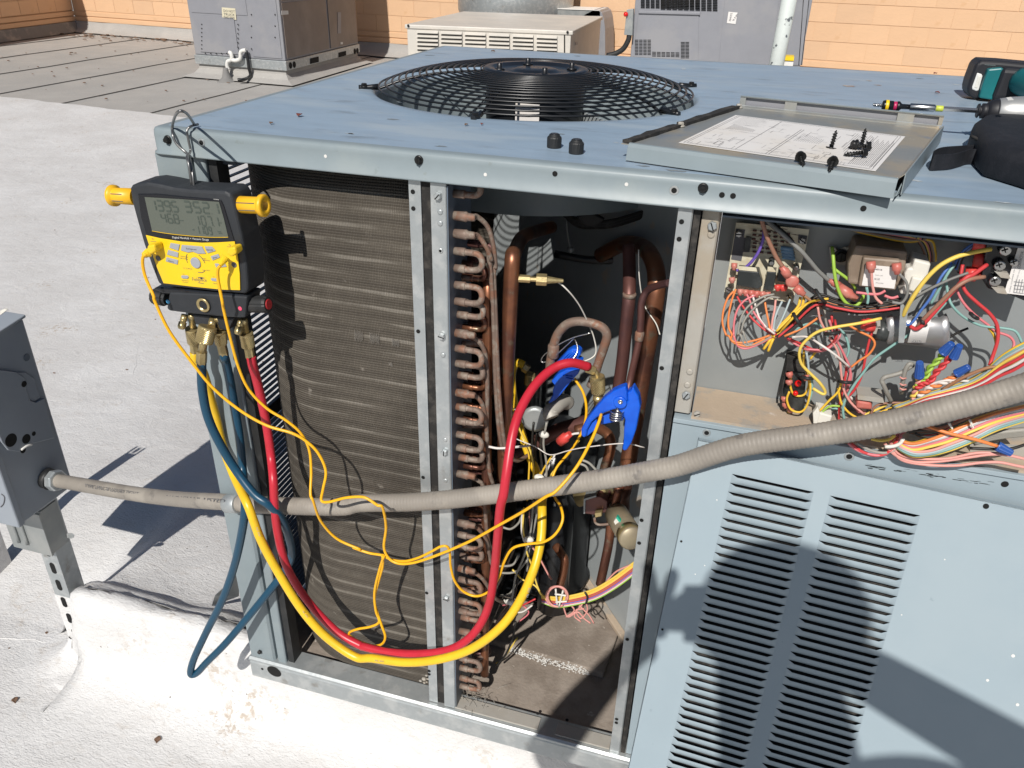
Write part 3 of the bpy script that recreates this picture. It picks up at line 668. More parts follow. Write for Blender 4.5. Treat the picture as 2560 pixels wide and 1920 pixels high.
# return bends and headers
ZT = lambda i: .8757-.02268*i
TX = .3995
def bend(i, j, y=.021, x=TX, reach=.030, m=coppale):
    z0, z1 = ZT(i), ZT(j); zc = (z0+z1)/2; r = (z0-z1)/2; pts = [Vector((x, y, z0)), Vector((x+reach-.012, y, z0))]
    for k in range(9): a = math.radians(90-180*k/8); pts.append(Vector((x+reach-.010+r*math.cos(a)*1.05, y+.001*math.sin(k), zc+r*math.sin(a))))
    pts += [Vector((x+reach-.012, y, z1)), Vector((x, y, z1))]
    b = obj('return_bend', MB().tube(pts, .0041, 10, 3), m, coilo)
    for z in (z0, z1): obj('ferrule', MB().lathe((x, y, z), (1, 0, 0), [(0, .0050), (.013, .0054), (.0145, .0052), (.0146, .0040)], 12), m, b)
for i, j in ((-4, -3.2), (0, 1), (2, 3), (6, 7), (10, 11), (12, 13), (20, 21), (24, 25), (26, 27), (31.8, 32.8), (33.9, 34.8)): bend(i, j, .021, TX, .035)
for i, j in ((3.2, 4), (7.2, 8), (13.2, 14), (21.4, 22.2), (27.2, 28), (29.4, 30.2)): bend(i, j, .030, TX, .036)
for i, j in ((1.2, 2), (4.4, 5.2), (8.4, 9.2), (10.6, 11.6), (14.4, 15.2), (18.2, 19.1), (22.4, 23.2), (25.4, 26.2), (30.6, 31.4)): bend(i, j, .050, TX, .032, copper)
for i in (.3, 5.4, 9.3, 15.4, 19.4, 25.4, 29.3, 32.6): bend(i, i+.9, .074, TX, .034, copdark)
# stub tubes with thin feeder lines that sweep down behind
def feeder(i, pts, y=.021):
    z = ZT(i); f = obj('feeder_stub', MB().lathe((TX, y, z), (1, 0, 0), [(0, .0056), (.013, .0062), (.016, .0066), (.018, .0050), (.026, .0046), (.028, .0032)], 12), coppale, coilo)
    obj('feeder_line', MB().tube([Vector((TX+.024, y, z))]+pts, .0032, 8, 5), coppale, f)
feeder(-2, path(('B', [(840, 1330, .03), (905, 1390, .04), (940, 1500, .045), (955, 1640, .05)]), ('E', [(945, 200, .05), (960, 560, .052), (975, 900, .055), (1000, 1180, .06), (1030, 1310, .07), (1090, 1355, .09), (1160, 1320, .12)])))
feeder(-1, path(('B', [(850, 1450, .03), (905, 1530, .035), (930, 1600, .04)]), ('E', [(910, 60, .04), (930, 240, .045), (945, 520, .05), (955, 860, .055), (975, 1150, .06), (1000, 1290, .07)])))
feeder(5, path(('E', [(810, 590, .03), (865, 640, .035), (895, 720, .04), (905, 900, .04), (903, 1150, .045), (915, 1400, .05), (940, 1500, .06)])))
feeder(9, path(('E', [(820, 950, .03), (870, 1000, .035), (895, 1100, .04), (905, 1250, .045)])))
feeder(15, path(('E', [(810, 1460, .03), (850, 1480, .035), (880, 1530, .04)]), ('J', [(905, 230, .05), (930, 320, .06)])))
feeder(19, path(('J', [(800, 165, .03), (850, 190, .035), (900, 260, .045), (930, 400, .06), (980, 430, .1), (1060, 410, .16)])))
feeder(23, path(('J', [(810, 450, .03), (870, 490, .035), (920, 560, .045), (960, 620, .06), (1030, 650, .12)])))
feeder(29, path(('J', [(800, 835, .03), (860, 865, .035), (930, 840, .045), (980, 740, .06), (1050, 640, .1), (1080, 560, .15)])))
for i in (17, 25.6, 32.8): 
    z = ZT(i); obj('header_stub', MB().tube([Vector((TX, .035, z)), Vector((TX+.02, .045, z-.001)), Vector((.4315, .06, z-.002))], .0042, 8, 3), coppale, coilo)
def pipe(name, pts, r, m, n=14, par=unit): return obj(name, MB().tube(pts, r, n, 5), m, par)
pipe('coil_header', [Vector((.4315, .060, .834)), Vector((.4315, .060, .60)), Vector((.4312, .060, .30)), Vector((.4312, .060, .082))], .0072, copper)
obj('header_cap', MB().lathe((.4315, .06, .829), (0, 0, 1), [(0, .0073), (.005, .0074), (.008, .005), (.009, .001)], 16), coppale, unit)
for i in (2, 6.2, 12, 20.2, 26.2): obj('header_branch', MB().tube([Vector((TX, .046, ZT(i))), Vector((TX+.015, .050, ZT(i))), Vector((.4315, .06, ZT(i)-.002))], .0042, 8, 3), coppale, coilo)
pipe('hot_gas_pipe', path(('B', [(1300, 1395, .40), (1210, 1420, .34), (1120, 1460, .22), (1070, 1560, .12)]), ('E', [(1060, 110, .08), (1045, 400, .08), (1025, 800, .08), (1010, 1200, .09), (1000, 1500, .10)])), .0104, copper)
cs = obj('access_valve', MB().lathe(at('E', 1085, 235, .08), (1, .25, -.02), [(0, .0055), (.018, .0055), (.0181, .0035), (.026, .0035), (.0261, .0085), (.040, .0085), (.0401, .0055), (.050, .004), (.062, .0025)], 8, smooth=False), brass, unit)
pipe('capillary_tube', path(('E', [(1265, 255, .10), (1330, 255, .10), (1400, 310, .10), (1470, 400, .12), (1520, 500, .14), (1560, 600, .15), (1570, 700, .15), (1500, 745, .14), (1420, 750, .13)])), .0011, fuse, 6)
pipe('capillary_tube', path(('E', [(1545, 570, .14), (1430, 600, .14), (1330, 650, .14), (1250, 710, .14), (1240, 750, .14), (1300, 730, .14), (1400, 640, .14), (1440, 610, .14), (1460, 680, .13), (1420, 750, .12)])), .0012, MATS['bright_steel'], 6)
pipe('capillary_tube', path(('E', [(1835, 60, .14), (1840, 240, .14), (1870, 400, .15), (1940, 510, .14), (1965, 580, .12)])), .0009, fuse, 6)
pipe('suction_pipe', path(('E', [(1775, 40, .20), (1778, 200, .17), (1775, 360, .14), (1755, 560, .14), (1735, 750, .14), (1710, 920, .14)]),), .0090, copdark)
obj('pipe_cap', MB().lathe(at('E', 1777, 350, .14), (0, 0, 1), [(0, .0093), (.004, .0096), (.006, .009)], 16), coppale, unit)
pipe('discharge_pipe', path(('B', [(1600, 1570, .40), (1740, 1500, .36), (1860, 1520, .26)]), ('E', [(1925, 130, .20), (1945, 260, .17), (1925, 450, .16), (1880, 700, .16), (1830, 1000, .16), (1790, 1250, .16), (1750, 1500, .16)]), ('V', [(1450, 420, .17), (1450, 580, .18)])), .0128, copper)
thin_ = pipe('liquid_line', path(('E', [(2030, 262, .05), (1960, 278, .07), (1890, 310, .09), (1855, 380, .09), (1850, 480, .09), (1840, 600, .09), (1815, 720, .085), (1785, 850, .08), (1765, 940, .07)])), .0048, MATS['tarnished_copper'])
obj('flared_joint', MB().lathe(at('E', 1843, 560, .09), (0, -.05, -1), [(0, .0050), (.002, .0062), (.012, .0062), (.014, .0050)], 14), coppale, thin_)
lp = pipe('bypass_loop', path(('E', [(1285, 810, .14), (1300, 700, .14), (1320, 620, .14), (1350, 560, .14), (1400, 515, .14), (1470, 500, .14), (1560, 515, .14), (1620, 545, .14), (1640, 590, .14), (1625, 650, .14), (1590, 750, .14), (1560, 850, .14), (1540, 900, .14)])), .0066, coppale)
obj('flared_joint', MB().lathe(at('E', 1313, 640, .14), (0, 0, -1), [(0, .0066), (.002, .0084), (.02, .0084), (.022, .0066)], 14), coppale, lp)
pipe('liquid_line', path(('V', [(1420, 300, .14), (1330, 700, .13), (1300, 950, .12), (1250, 1200, .12), (1200, 1430, .12)])), .0075, copper)
pipe('liquid_line', path(('E', [(1450, 1170, .2), (1560, 1150, .2), (1650, 1200, .18), (1660, 1290, .17), (1630, 1400, .17), (1610, 1500, .17)])), .0085, copper)
pipe('liquid_line', path(('V', [(690, 990, .18), (740, 1060, .17), (790, 1150, .16), (780, 1280, .16), (740, 1440, .16)])), .0075, copper)
pipe('suction_stub', path(('E', [(1060, 1330, .2), (1180, 1260, .22), (1320, 1180, .22), (1480, 1130, .22), (1560, 1110, .22)])), .0125, copdark)
sv = obj('insulated_elbow', MB().tube(path(('N', [(500, 1030, .12), (480, 960, .125), (560, 880, .14), (650, 820, .16), (700, 840, .17)])), .0115, 12, 5), dusty, unit)
obj('valve_body', MB().lathe(at('N', 300, 1000, .13), (.15, -.9, .1), [(0, .016), (.01, .0205), (.014, .0205), (.016, .015)], 24), discl, unit)
# compressor: black shell, strap, feet
cp = obj('compressor', MB().lathe((.475, .36, .07), (0, 0, 1), [(0, .078), (.012, .082), (.02, .074), (.30, .074), (.315, .078), (.325, .072), (.36, .045), (.37, .02)], 44), blackp, unit)
obj('compressor_terminal_cover', MB().box((.455, .27, .25), (.50, .292, .33)), blackr, cp, .004)
obj('compressor_foot', MB().box((.39, .28, .056), (.55, .45, .064)), blackp, cp, .002)
acc = obj('accumulator', MB().lathe((at('V', 690, 1000, .24).x, .24, .09), (0, 0, 1), [(0, .018), (.012, .029), (.26, .029), (.275, .018), (.28, .01)], 30), blackp, unit)
# filter drier: brass-coloured can with green and white label, lying obliquely
a = at('V', 1380, 610, .13); b = at('V', 1560, 900, .05); d = (b-a)
fd = obj('filter_drier', MB().lathe(a, d, [(0, .012), (.004, .0185), (d.length*.72, .0185), (d.length*.74, .0165), (d.length*.80, .0165), (d.length*.82, .0185), (d.length, .0185), (d.length+.003, .016), (d.length+.0031, .001)], 28), mat('drier_shell', (.33, .28, .19), .45, metal=.35, c2=(.26, .22, .16), sc=20), unit)
obj('drier_end_cap', MB().lathe(a+d*.83, d, [(0, .0187), (d.length*.17, .0187), (d.length*.19, .015)], 28), brass, fd)
q = a+d*.26; u = Vector((-.55, -.8, .1)).normalized()
for (x0, x1, m_) in ((0, .35, MATS['teal_plastic']), (.35, 1, paper)):
    ks = [at('V', 1355+(1395-1355)*1.0, 655, .10)]
mat('green_band', (.03, .42, .28), .5)
obj('drier_label', MB().prism([at('V', x, y, .072) for x, y in ((1383, 672), (1440, 742), (1412, 812), (1356, 712))], (0, .006, 0)), fuse, fd)
obj('drier_label_band', MB().prism([at('V', x, y, .0716) for x, y in ((1397, 652), (1452, 728), (1438, 745), (1383, 670))], (0, .006, 0)), MATS['green_band'], fd)
rv = obj('reversing_valve', MB().cyl(at('V', 940, 430, .16), at('V', 1300, 330, .16), .016, 20), brass, unit)
obj('solenoid_coil', MB().prism([at('V', x, y, .13) for x, y in ((1020, 470), (1060, 430), (1200, 420), (1290, 480), (1290, 600), (1150, 640), (1020, 620))], (0, .03, 0)), copdark, rv, .002)
obj('solenoid_bracket', MB().prism([at('V', x, y, .128) for x, y in ((1010, 450), (1150, 410), (1155, 425), (1030, 465), (1025, 620), (1008, 620))], (0, .034, 0)), discl, rv)
obj('solenoid_nut', MB().prism([at('V', x, y, .12) for x, y in ((1135, 615), (1215, 605), (1220, 650), (1140, 668))], (0, .014, 0)), brass, rv, .001)
pipe('pilot_tube', path(('V', [(1135, 670, .12), (1145, 720, .12), (1190, 745, .12), (1300, 738, .12)])), .0022, coppale, 8, rv)
# mount straps of the fan motor and the wires bundled round it
for k, pts in (('B', [(1390, 1350, .40), (1400, 1450, .40), (1415, 1535, .40)]), ('B', [(1790, 1420, .42), (1755, 1500, .42), (1725, 1585, .42)])):
    z = obj('cable_tie', MB().tube(rowpts(k, pts, .4), .0022, 6, 3), discl, unit); obj('tie_head', MB().ball(at(k, *pts[-1]), .007, 5, (1, .6, 1)), discl, z)
obj('motor_mount_arm', MB().tube(path(('B', [(1320, 1560, .4), (1480, 1590, .4), (1650, 1600, .4), (1830, 1560, .4)])), .007, 8, 4), blackp, unit)
for j in range(5):
    obj('harness_wire', MB().tube(path(('B', [(1310+10*j, 1190, .36), (1330+8*j, 1290, .36), (1450, 1345+9*j, .35), (1560, 1368+7*j, .35), (1700, 1350+8*j, .35), (1900, 1290+6*j, .33), (2040, 1250, .3)])), .0034, 7, 5), blackr if j % 2 else foam, unit)
obj('motor_connector', MB().prism([at('B', x, y, .34) for x, y in ((1450, 1330), (1540, 1305), (1625, 1350), (1570, 1395), (1500, 1385))], (0, .01, 0)), blackr, unit, .002)
0 and obj('motor_shroud', MB().lathe((FC[0]+.02, FC[1]-.02, .80), (0, 0, -1), [(0, .085), (.10, .085)], 36, True, False), blackr, unit)

# ------------------------------------------------------------------ control box
BZ0, BZ1, BXL, BYD = .704, .9655, .715, .088
cb = obj('control_box', MB().box((BXL, BYD, .66), (UX1-.03, BYD+.002, .966)), boxmetal, unit)
obj('box_side_flange', MB().prism([(.695, .010, .704), (.7125, .010, .704), (.7145, .012, .704), (.7145, BYD, .704), (.7130, BYD, .704), (.7130, .0125, .704), (.695, .0125, .704)], (0, 0, .261)), dusty, unit, .0006)
obj('box_floor', MB().box((.7165, .006, .700), (UX1-.03, BYD-.001, .7035)), dust, unit)
obj('box_roof', MB().box((.7165, .006, .958), (UX1-.03, BYD-.001, .960)), darkin, unit)
for k, x, y, t in (('G', 298, 279, 1), ('G', 138, 1315, 1)): hex_screw(at(k, x, y, .010), F, .0055, galv, unit, True, False)
for k, x, y in (('G', 289, 337), ('G', 158, 1180), ('G', 143, 1260)):
    obj('pressed_dimple', MB().lathe(at(k, x, y, .010), F, [(0, .0042), (.0006, .004), (.0011, .0025)], 16), dusty, unit)
hex_screw(at('G', 205, 1430, .012), F, .0042, dusty, unit, True, False)
lowp = obj('lower_front_panel', MB().box((.6955, .0035, .0515), (UX1-.01, .006, .694)), panelpaint, unit)
obj('panel_top_flange', MB().prism([(.6955, .0, .694), (.6955, .0, .7), (.6955, .022, .7), (.6955, .022, .6985), (.6955, .002, .6985), (.6955, .002, .694)], (UX1-.71, 0, 0)), panelpaint, lowp, .0006)
dark_hole(at('G', 262, 1553, .0035), F, .003, lowp, True)
dark_hole(at('P', 2512, 1210, .0035), F, .004, lowp); dark_hole(at('P', 2123, 1141, .0035), F, .0035, lowp, True)
mb = MB()
for i in range(46):
    x = 2160+330*rnd.choice([rnd.uniform(0, .12), rnd.uniform(.22, .6), rnd.uniform(.4, .62), rnd.uniform(.66, .95)]); y = 1163+(x-2160)*.150+rnd.gauss(0, 2.5); w = rnd.uniform(8, 26); h = rnd.uniform(.3, 2.2)
    mb.add([at('P', x, y, .0032), at('P', x+w, y+w*.13, .0032), at('P', x+w*.8, y+h+w*.11, .0032), at('P', x+w*.1, y+h, .0032)], [(0, 1, 2, 3)])
obj('black_scuffs', mb, screwm, lowp, kind='stuff', recalc=False)

# defrost board
def plate(name, k, pts, y, th, m, par, bevel=0.): return obj(name, MB().prism([at(k, a, b, y) for a, b in pts], (0, th, 0)), m, par, bevel)
BY = .074
brd = plate('control_board', 'R', ((335, 90), (1345, 185), (1290, 480), (1230, 690), (1120, 1200), (170, 1050), (250, 600)), BY, .002, pcb, unit)
plate('board_dark_print', 'R', ((330, 175), (460, 190), (440, 300), (545, 290), (520, 500), (430, 500), (405, 625), (262, 600)), BY-.0004, .0003, ink, brd)
plate('board_dark_print', 'R', ((1195, 255), (1320, 275), (1300, 390), (1185, 370)), BY-.0004, .0003, ink, brd)
for x, y in ((375, 238), (1250, 328), (230, 1000), (1070, 1110)): 
    s_ = hex_screw(at('R', x, y, BY-.0006), F, .0042, steel, brd, True, False)
mb = MB(); mr = MB()
for i in range(34):
    gx = i % 6; gy = i//6; x = 560+gx*95+rnd.uniform(-12, 12); y = 200+gy*58+gx*9
    if 930 < x < 1150 and y > 400: continue
    a = at('R', x, y, BY-.002); b = at('R', x+55, y+5, BY-.002)
    mr.cyl(a, b, .0012, 7); mb.cyl(a-(b-a)*.6, b+(b-a)*.6, .0003, 5)
obj('resistor_leads', mb, steel, brd, kind='stuff'); obj('resistors', mr, copdark, brd, kind='stuff')
mb = MB()
for i in range(26):
    x = rnd.uniform(540, 1150); y = rnd.uniform(170, 560); a = at('R', x, y, BY-.0003); mb.add([a, a+Vector((.006, 0, -.0006)), a+Vector((.006, 0, -.0012)), a+Vector((0, 0, -.0006))], [(0, 1, 2, 3)])
obj('board_legend', mb, copdark, brd, kind='stuff', recalc=False)
for j in range(4): obj('power_resistor', MB().cyl(at('R', 950+8*j, 440+42*j, BY-.003), at('R', 1120+8*j, 465+42*j, BY-.003), .0026, 10), mat('blue_resistor', (.16, .28, .42), .4) if 'blue_resistor' not in MATS else MATS['blue_resistor'], brd)
plate('chip', 'R', ((470, 290), (545, 300), (515, 490), (440, 480)), BY-.004, .004, relaym, brd)
def relay(q, t, d=.02):
    r = plate('relay', 'R', q, BY-d, d, relaym, brd, .0008)
    plate('relay_top', 'R', t, BY-d-.0004, .0006, pcb, r)
    return r
relay(((365, 750), (650, 780), (700, 960), (640, 1010), (340, 960)), ((365, 690), (610, 715), (625, 770), (370, 745)))
relay(((765, 770), (890, 780), (850, 1040), (715, 1015)), ((770, 700), (895, 715), (880, 775), (765, 765)), .018)
relay(((925, 740), (1060, 750), (1040, 920), (900, 900)), ((930, 690), (1090, 710), (1080, 750), (925, 735)), .016)
for x, y, h in ((825, 600, .014), (1165, 680, .012)):
    cc = obj('electrolytic_capacitor', MB().lathe(at('R', x, y, BY), F, [(0, .0033), (h, .0033), (h+.0006, .0028)], 18), relaym, brd); obj('can_top', MB().lathe(at('R', x, y, BY)+F*(h+.0007), F, [(0, .0027), (.0003, .0025)], 16), steel, cc)
def sleeve(k, x0, y0, x1, y1, yd, r=.0036, m=pinkterm, par=unit, flat=.7):
    a = at(k, x0, y0, yd); b = at(k, x1, y1, yd-.003); return obj('terminal_sleeve', MB().lathe(a, b-a, [(0, r), ((b-a).length*.6, r*1.05), ((b-a).length*.7, r*.75), ((b-a).length, r*.6)], 10), m, par)
for i in range(6): sleeve('R', 395+75*i, 1010+8*i, 385+78*i, 1100+9*i, .056)
for x in (905, 975, 1000): sleeve('R', x, 950, x+5, 1040, .058, .0038, redterm)
sleeve('R', 310, 650, 300, 750, .06, .0036, pinkterm); sleeve('R', 275, 850, 280, 930, .058, .0038, pinkterm)
obj('round_splice', MB().ball(at('R', 1110, 905, .042), .0076, 8, (1, .4, 1)), pinkterm, unit)
sleeve('R', 1060, 830, 960, 700, .045, .005); sleeve('R', 1150, 980, 1280, 1090, .045, .005)
sleeve('R', 1760, 960, 1620, 890, .05, .0042); sleeve('R', 1740, 980, 2000, 1150, .05, .0058)
plate('ground_lug', 'R', ((1620, 430), (1700, 440), (1740, 500), (1830, 430), (1975, 440), (1960, 600), (1900, 690), (1640, 650)), .080, .004, dusty, unit)
hex_screw(at('R', 1785, 550, .079), F, .006, screwm, unit, True, True)
# transformer
tr = plate('transformer', 'G', ((1180, 400), (1500, 440), (1480, 560), (1430, 670), (1130, 640), (1130, 520)), .045, .043, transm, unit, .003)
plate('transformer_core', 'G', ((1225, 475), (1455, 495), (1425, 680), (1195, 655)), .036, .012, transm, tr, .002)
lb = plate('transformer_label', 'G', ((1240, 520), (1440, 538), (1415, 668), (1215, 648)), .0352, .0005, paper, tr)
def tx(s, k, a, b, hgt, y, m, par):
    p0 = at(k, *a, y); p1 = at(k, *b, y); u = at(k, a[0]+hgt*.1, a[1]-hgt, y)-p0; text(s, p0, p1, u, m, par)
tx('4400138', 'S', (150, 745), (250, 755), 22, .0345, ink, lb); tx('CLASS 2 NOT', 'S', (155, 822), (265, 832), 14, .0345, inkmid, lb); tx('UL US', 'S', (145, 880), (215, 888), 26, .0345, ink, lb)
tx('TRANSFORMER', 'S', (160, 925), (270, 938), 12, .0345, inkmid, lb)
for x, y in ((1270, 530), (1428, 540)):
    sleeve('G', x, y-30, x+5, y+40, .030, .0050, pinkterm)
fz = obj('milky_splice_cap', MB().prism([at('S', x, y, .035) for x, y in ((700, 600), (930, 660), (860, 900), (820, 950), (780, 1100), (490, 1080), (560, 960), (560, 800), (600, 720), (660, 720))], (0, .03, 0)), fuse, unit, .004)
plate('cap_face', 'S', ((670, 840), (860, 880), (770, 1080), (610, 1030)), .030, .006, fuse, fz, .002)
# run capacitor: silver can lying across
ca = at('G', 1360, 915, .055); cbv = at('G', 1735, 925, .05); 
def canring(x, y0, y1, yd, k='G'):
    a, b = at(k, x, y0, yd), at(k, x, y1, yd); c = (a+b)/2; r = (a-b).length/2; up = (a-b).normalized(); return [c+up*r*math.cos(t)+Vector((0, 1, 0))*r*.62*math.sin(t) for t in [2*math.pi*j/28 for j in range(28)]]
can = obj('run_capacitor', MB().loft([canring(1362, 850, 985, .055), canring(1372, 835, 1003, .055), canring(1400, 828, 1003, .055), canring(1412, 836, 998, .055), canring(1700, 845, 1036, .05), canring(1735, 820, 1036, .05), canring(1748, 850, 1020, .05)]), mat('can_aluminium', (.50, .50, .51), .36, metal=.75, c2=(.42, .42, .46), sc=16), unit)
lbx = [at('G', x, y, .055-.0275) for x, y in ((1540, 845), (1640, 850), (1600, 1008), (1500, 1000))]
obj('capacitor_label', MB().loft([[at('G', xx-(yy-845)*.25, yy, .0268+.012*((yy-925)/80)**2) for xx in (1535, 1560, 1590, 1620, 1645)] for yy in (850, 880, 910, 940, 970, 1000)], False, False), paper, can, recalc=False)
tx('CA370', 'G', (1528, 998), (1580, 1003), 16, .0315, ink, can)
plate('capacitor_strap', 'G', ((1455, 745), (1500, 800), (1475, 1000), (1440, 1000)), .028, .002, galv, unit)
tc_ = obj('capacitor_terminal_cap', MB().cyl(at('G', 1300, 922, .055), at('G', 1372, 932, .055), .012, 16), relaym, can)
for dy in (-40, 0): plate('blade_terminal', 'G', ((1285, 895+dy), (1330, 900+dy), (1330, 950+dy), (1285, 945+dy)), .045, .001, dusty, tc_)
for dy in (0, 28): sleeve('G', 1290, 880+dy, 1215, 870+dy, .047, .005, redterm)
# contactor at the right edge
cn = plate('contactor', 'G', ((1990, 350), (2250, 390), (2250, 760), (2085, 690), (1990, 670), (1950, 600)), .040, .048, glossblack, unit, .002)
cl_ = plate('contactor_label', 'G', ((2175, 415), (2260, 430), (2260, 715), (2090, 695)), .0385, .0008, paper, cn)
text('CONTACTOR', at('G', 2188, 545, .0376), at('G', 2212, 440, .0376), at('G', 2170, 543, .0376)-at('G', 2188, 545, .0376), ink, cl_)
for (a, b) in ((690, 520), (660, 540)): text('WIRE COPPER ONLY', at('G', 2128+(690-a), a, .0376), at('G', 2165+(690-a), b, .0376), at('G', 2121+(690-a), a, .0376)-at('G', 2128+(690-a), a, .0376), inkmid, cl_)
mb = MB()
for i in range(4):
    for (p, q) in (((2150+i*18, 690), (2168+i*18, 610)), ((2150, 690-i*22), (2212, 697-i*22))):
        a, b = at('G', *p, .0377), at('G', *q, .0377); n_ = (b-a).cross(F).normalized()*.0003; mb.add([a-n_, b-n_, b+n_, a+n_], [(0, 1, 2, 3)])
obj('printed_table', mb, inkmid, cl_, recalc=False)
for x, y in ((2095, 430), (2060, 522), (2030, 618), (2148, 503)):
    t_ = obj('terminal_screw', MB().lathe(at('G', x, y, .036), F, [(0, .0056 if x != 2148 else .004), (.003, .0056 if x != 2148 else .004), (.0038, .0044 if x != 2148 else .003)], 20), steel, cn)
    p = at('G', x, y, .0318)
    for a in (.5, .5+math.pi/2):
        u = Vector((math.cos(a), 0, math.sin(a))); w_ = Vector((-u.z, 0, u.x)); obj('cross_slot', MB().prism([p+u*.003+w_*.0005, p-u*.003+w_*.0005, p-u*.003-w_*.0005, p+u*.003-w_*.0005], (0, -.0006, 0)), hole, t_)
for x, y in ((2030, 560), (2010, 655)): plate('terminal_fin', 'G', ((x, y), (x+85, y+12), (x+100, y+48), (x+40, y+40)), .034, .006, dusty, cn)
# relay with red pilot near the lower left of the box
rl = plate('plug_relay', 'T', ((385, 690), (620, 720), (640, 800), (600, 1270), (420, 1250), (300, 1180), (320, 1020), (350, 850)), .055, .033, relaym, unit, .002)
plate('relay_case', 'T', ((375, 590), (490, 600), (640, 660), (640, 720), (370, 700), (300, 1060), (265, 1060), (350, 720)), .05, .036, foam, rl)
for x, y, s in ((525, 870, 1), (490, 1005, .8)): obj('pilot_button', MB().lathe(at('T', x, y, .052), F, [(0, .0042*s), (.003, .0038*s), (.004, .002*s)], 16), mat('red_pilot', (.7, .01, .01), .25) if 'red_pilot' not in MATS else MATS['red_pilot'], rl)
for x0, y0, x1, y1 in ((400, 720, 420, 800), (630, 760, 640, 840), (340, 1060, 330, 1130), (430, 1220, 410, 1280), (400, 830, 405, 900), (350, 1140, 360, 1220)): sleeve('T', x0, y0, x1, y1, .047, .0042, pinkterm, rl)
plug = plate('white_plug', 'T', ((780, 1270), (1000, 1330), (960, 1440), (745, 1480)), .03, .028, fuse, unit, .0015)
plate('plug_latch', 'T', ((730, 1290), (800, 1200), (830, 1290), (780, 1480), (740, 1480)), .026, .008, fuse, plug, .001)
blk = plate('pink_connector_block', 'T', ((1340, 1110), (1540, 1140), (1560, 1250), (1330, 1230)), .03, .02, pinkterm, unit, .003)
plate('connector_cover', 'T', ((1350, 1040), (1700, 1080), (1720, 1150), (1350, 1100)), .028, .024, dusty, blk)
plate('lower_box_wall', 'G', ((1880, 1620), (2212, 1640), (2260, 1760), (1880, 1760)), .03, .004, dusty, unit)

# ---- wires in the control box
WC = dict(o=(.72, .22, .06), br=(.34, .17, .09), bn=(.30, .15, .10), y=(.76, .55, .10), ye=(.76, .47, .04), pk=(.62, .17, .19), r=(.56, .045, .05), w=(.66, .62, .58), g=(.28, .27, .24), gy=(.20, .20, .19), bl=(.07, .16, .46), aq=(.22, .40, .37), gn=(.30, .48, .06), pu=(.15, .09, .42), k=(.014, .013, .012), lb=(.36, .43, .44), ltan=(.50, .26, .18), pi=(.66, .30, .26))
for k_, v_ in WC.items(): WC[k_] = mat('wire_insulation_'+{'o':'orange','br':'brown','bn':'dark_brown','y':'yellow','ye':'amber','pk':'pink','r':'red','w':'white','g':'taupe','gy':'grey','bl':'blue','aq':'aqua','gn':'green','pu':'purple','k':'black','lb':'pale_grey','ltan':'tan','pi':'salmon'}[k_], v_, .5, vary=.07)
def wire(c, *segs, r=.0015, par=unit, n=7, name='wire'):
    return obj(name, MB().tube(path(*segs), r*.82, n, 5), WC[c], par)
# from the board: purple, brown down from the cap, grey
wire('pu', ('R', [(340, 755, .06), (440, 725, .058), (540, 640, .055), (630, 520, .052), (690, 380, .05), (715, 265, .05), (715, 120, .055)]), r=.0022)
wire('bn', ('R', [(680, -20, .03), (690, 60, .03), (715, 150, .03), (760, 290, .032), (830, 450, .036), (900, 590, .04), (975, 700, .043)]), r=.0031)
wire('gy', ('R', [(700, -20, .05), (820, 120, .045), (960, 240, .04), (1130, 390, .038), (1240, 490, .038), (1360, 630, .042), (1470, 760, .046), (1620, 895, .05)]), r=.0030)
wire('k', ('R', [(690, -10, .06), (860, 130, .058), (1010, 260, .056), (1110, 370, .056)]), r=.0040)
wire('gn', ('R', [(1660, 430, .06), (1675, 560, .05), (1690, 750, .045), (1720, 930, .043), (1790, 1120, .042), (1890, 1230, .042), (1990, 1240, .042), (2070, 1160, .045), (2100, 1080, .05)]), r=.0024)
wire('gn', ('R', [(1660, 700, .055), (1740, 770, .05), (1850, 850, .05), (1940, 930, .052), (1985, 1010, .055)]), r=.0022)
wire('br', ('R', [(1200, 1050, .045), (1300, 1120, .045), (1390, 1190, .045), (1500, 1260, .045), (1640, 1305, .048), (1800, 1310, .052)]), r=.0022)
# fan of loops from the terminal row, gathered low
base_loops = [('o', [(300, 1040), (220, 1130), (160, 1300), (145, 1480), (200, 1650)], [(390, 900), (410, 980)]), ('o', [(330, 1010), (270, 1180), (230, 1380), (230, 1540), (280, 1650)], [(420, 980)]),
 ('pk', [(580, 1100), (450, 1170), (350, 1300), (305, 1480), (300, 1640)], [(425, 920), (470, 1010)]), ('g', [(860, 1080), (700, 1120), (500, 1250), (400, 1420), (360, 1640)], [(480, 960), (540, 1010)]), ('g', [(930, 1130), (790, 1130), (600, 1260), (450, 1440), (400, 1640)], [(500, 980), (560, 1015)])]
def gathered(c, rp, gp, r=.0016, y0=.052, y1=.030):
    n = len(rp); s1 = ('R', [(x, y, y0+(y1-y0)*i/(n+1)) for i, (x, y) in enumerate(rp)]); s2 = ('G', [(x, y, y1) for x, y in gp]); wire(c, s1, s2, r=r)
gathered('o', [(300, 1040), (220, 1130), (160, 1300), (145, 1480), (195, 1640)], [(400, 960), (430, 1000), (520, 1020), (620, 975)])
gathered('o', [(330, 1010), (270, 1180), (230, 1380), (230, 1540), (275, 1640)], [(415, 985), (470, 1000), (560, 985), (650, 955)])
gathered('pk', [(600, 1095), (450, 1170), (350, 1300), (305, 1480), (300, 1640)], [(430, 960), (455, 1020), (510, 1035), (600, 1000), (660, 965)])
gathered('g', [(860, 1080), (700, 1120), (500, 1250), (400, 1420), (360, 1640)], [(470, 950), (500, 1015), (570, 1005), (640, 975)])
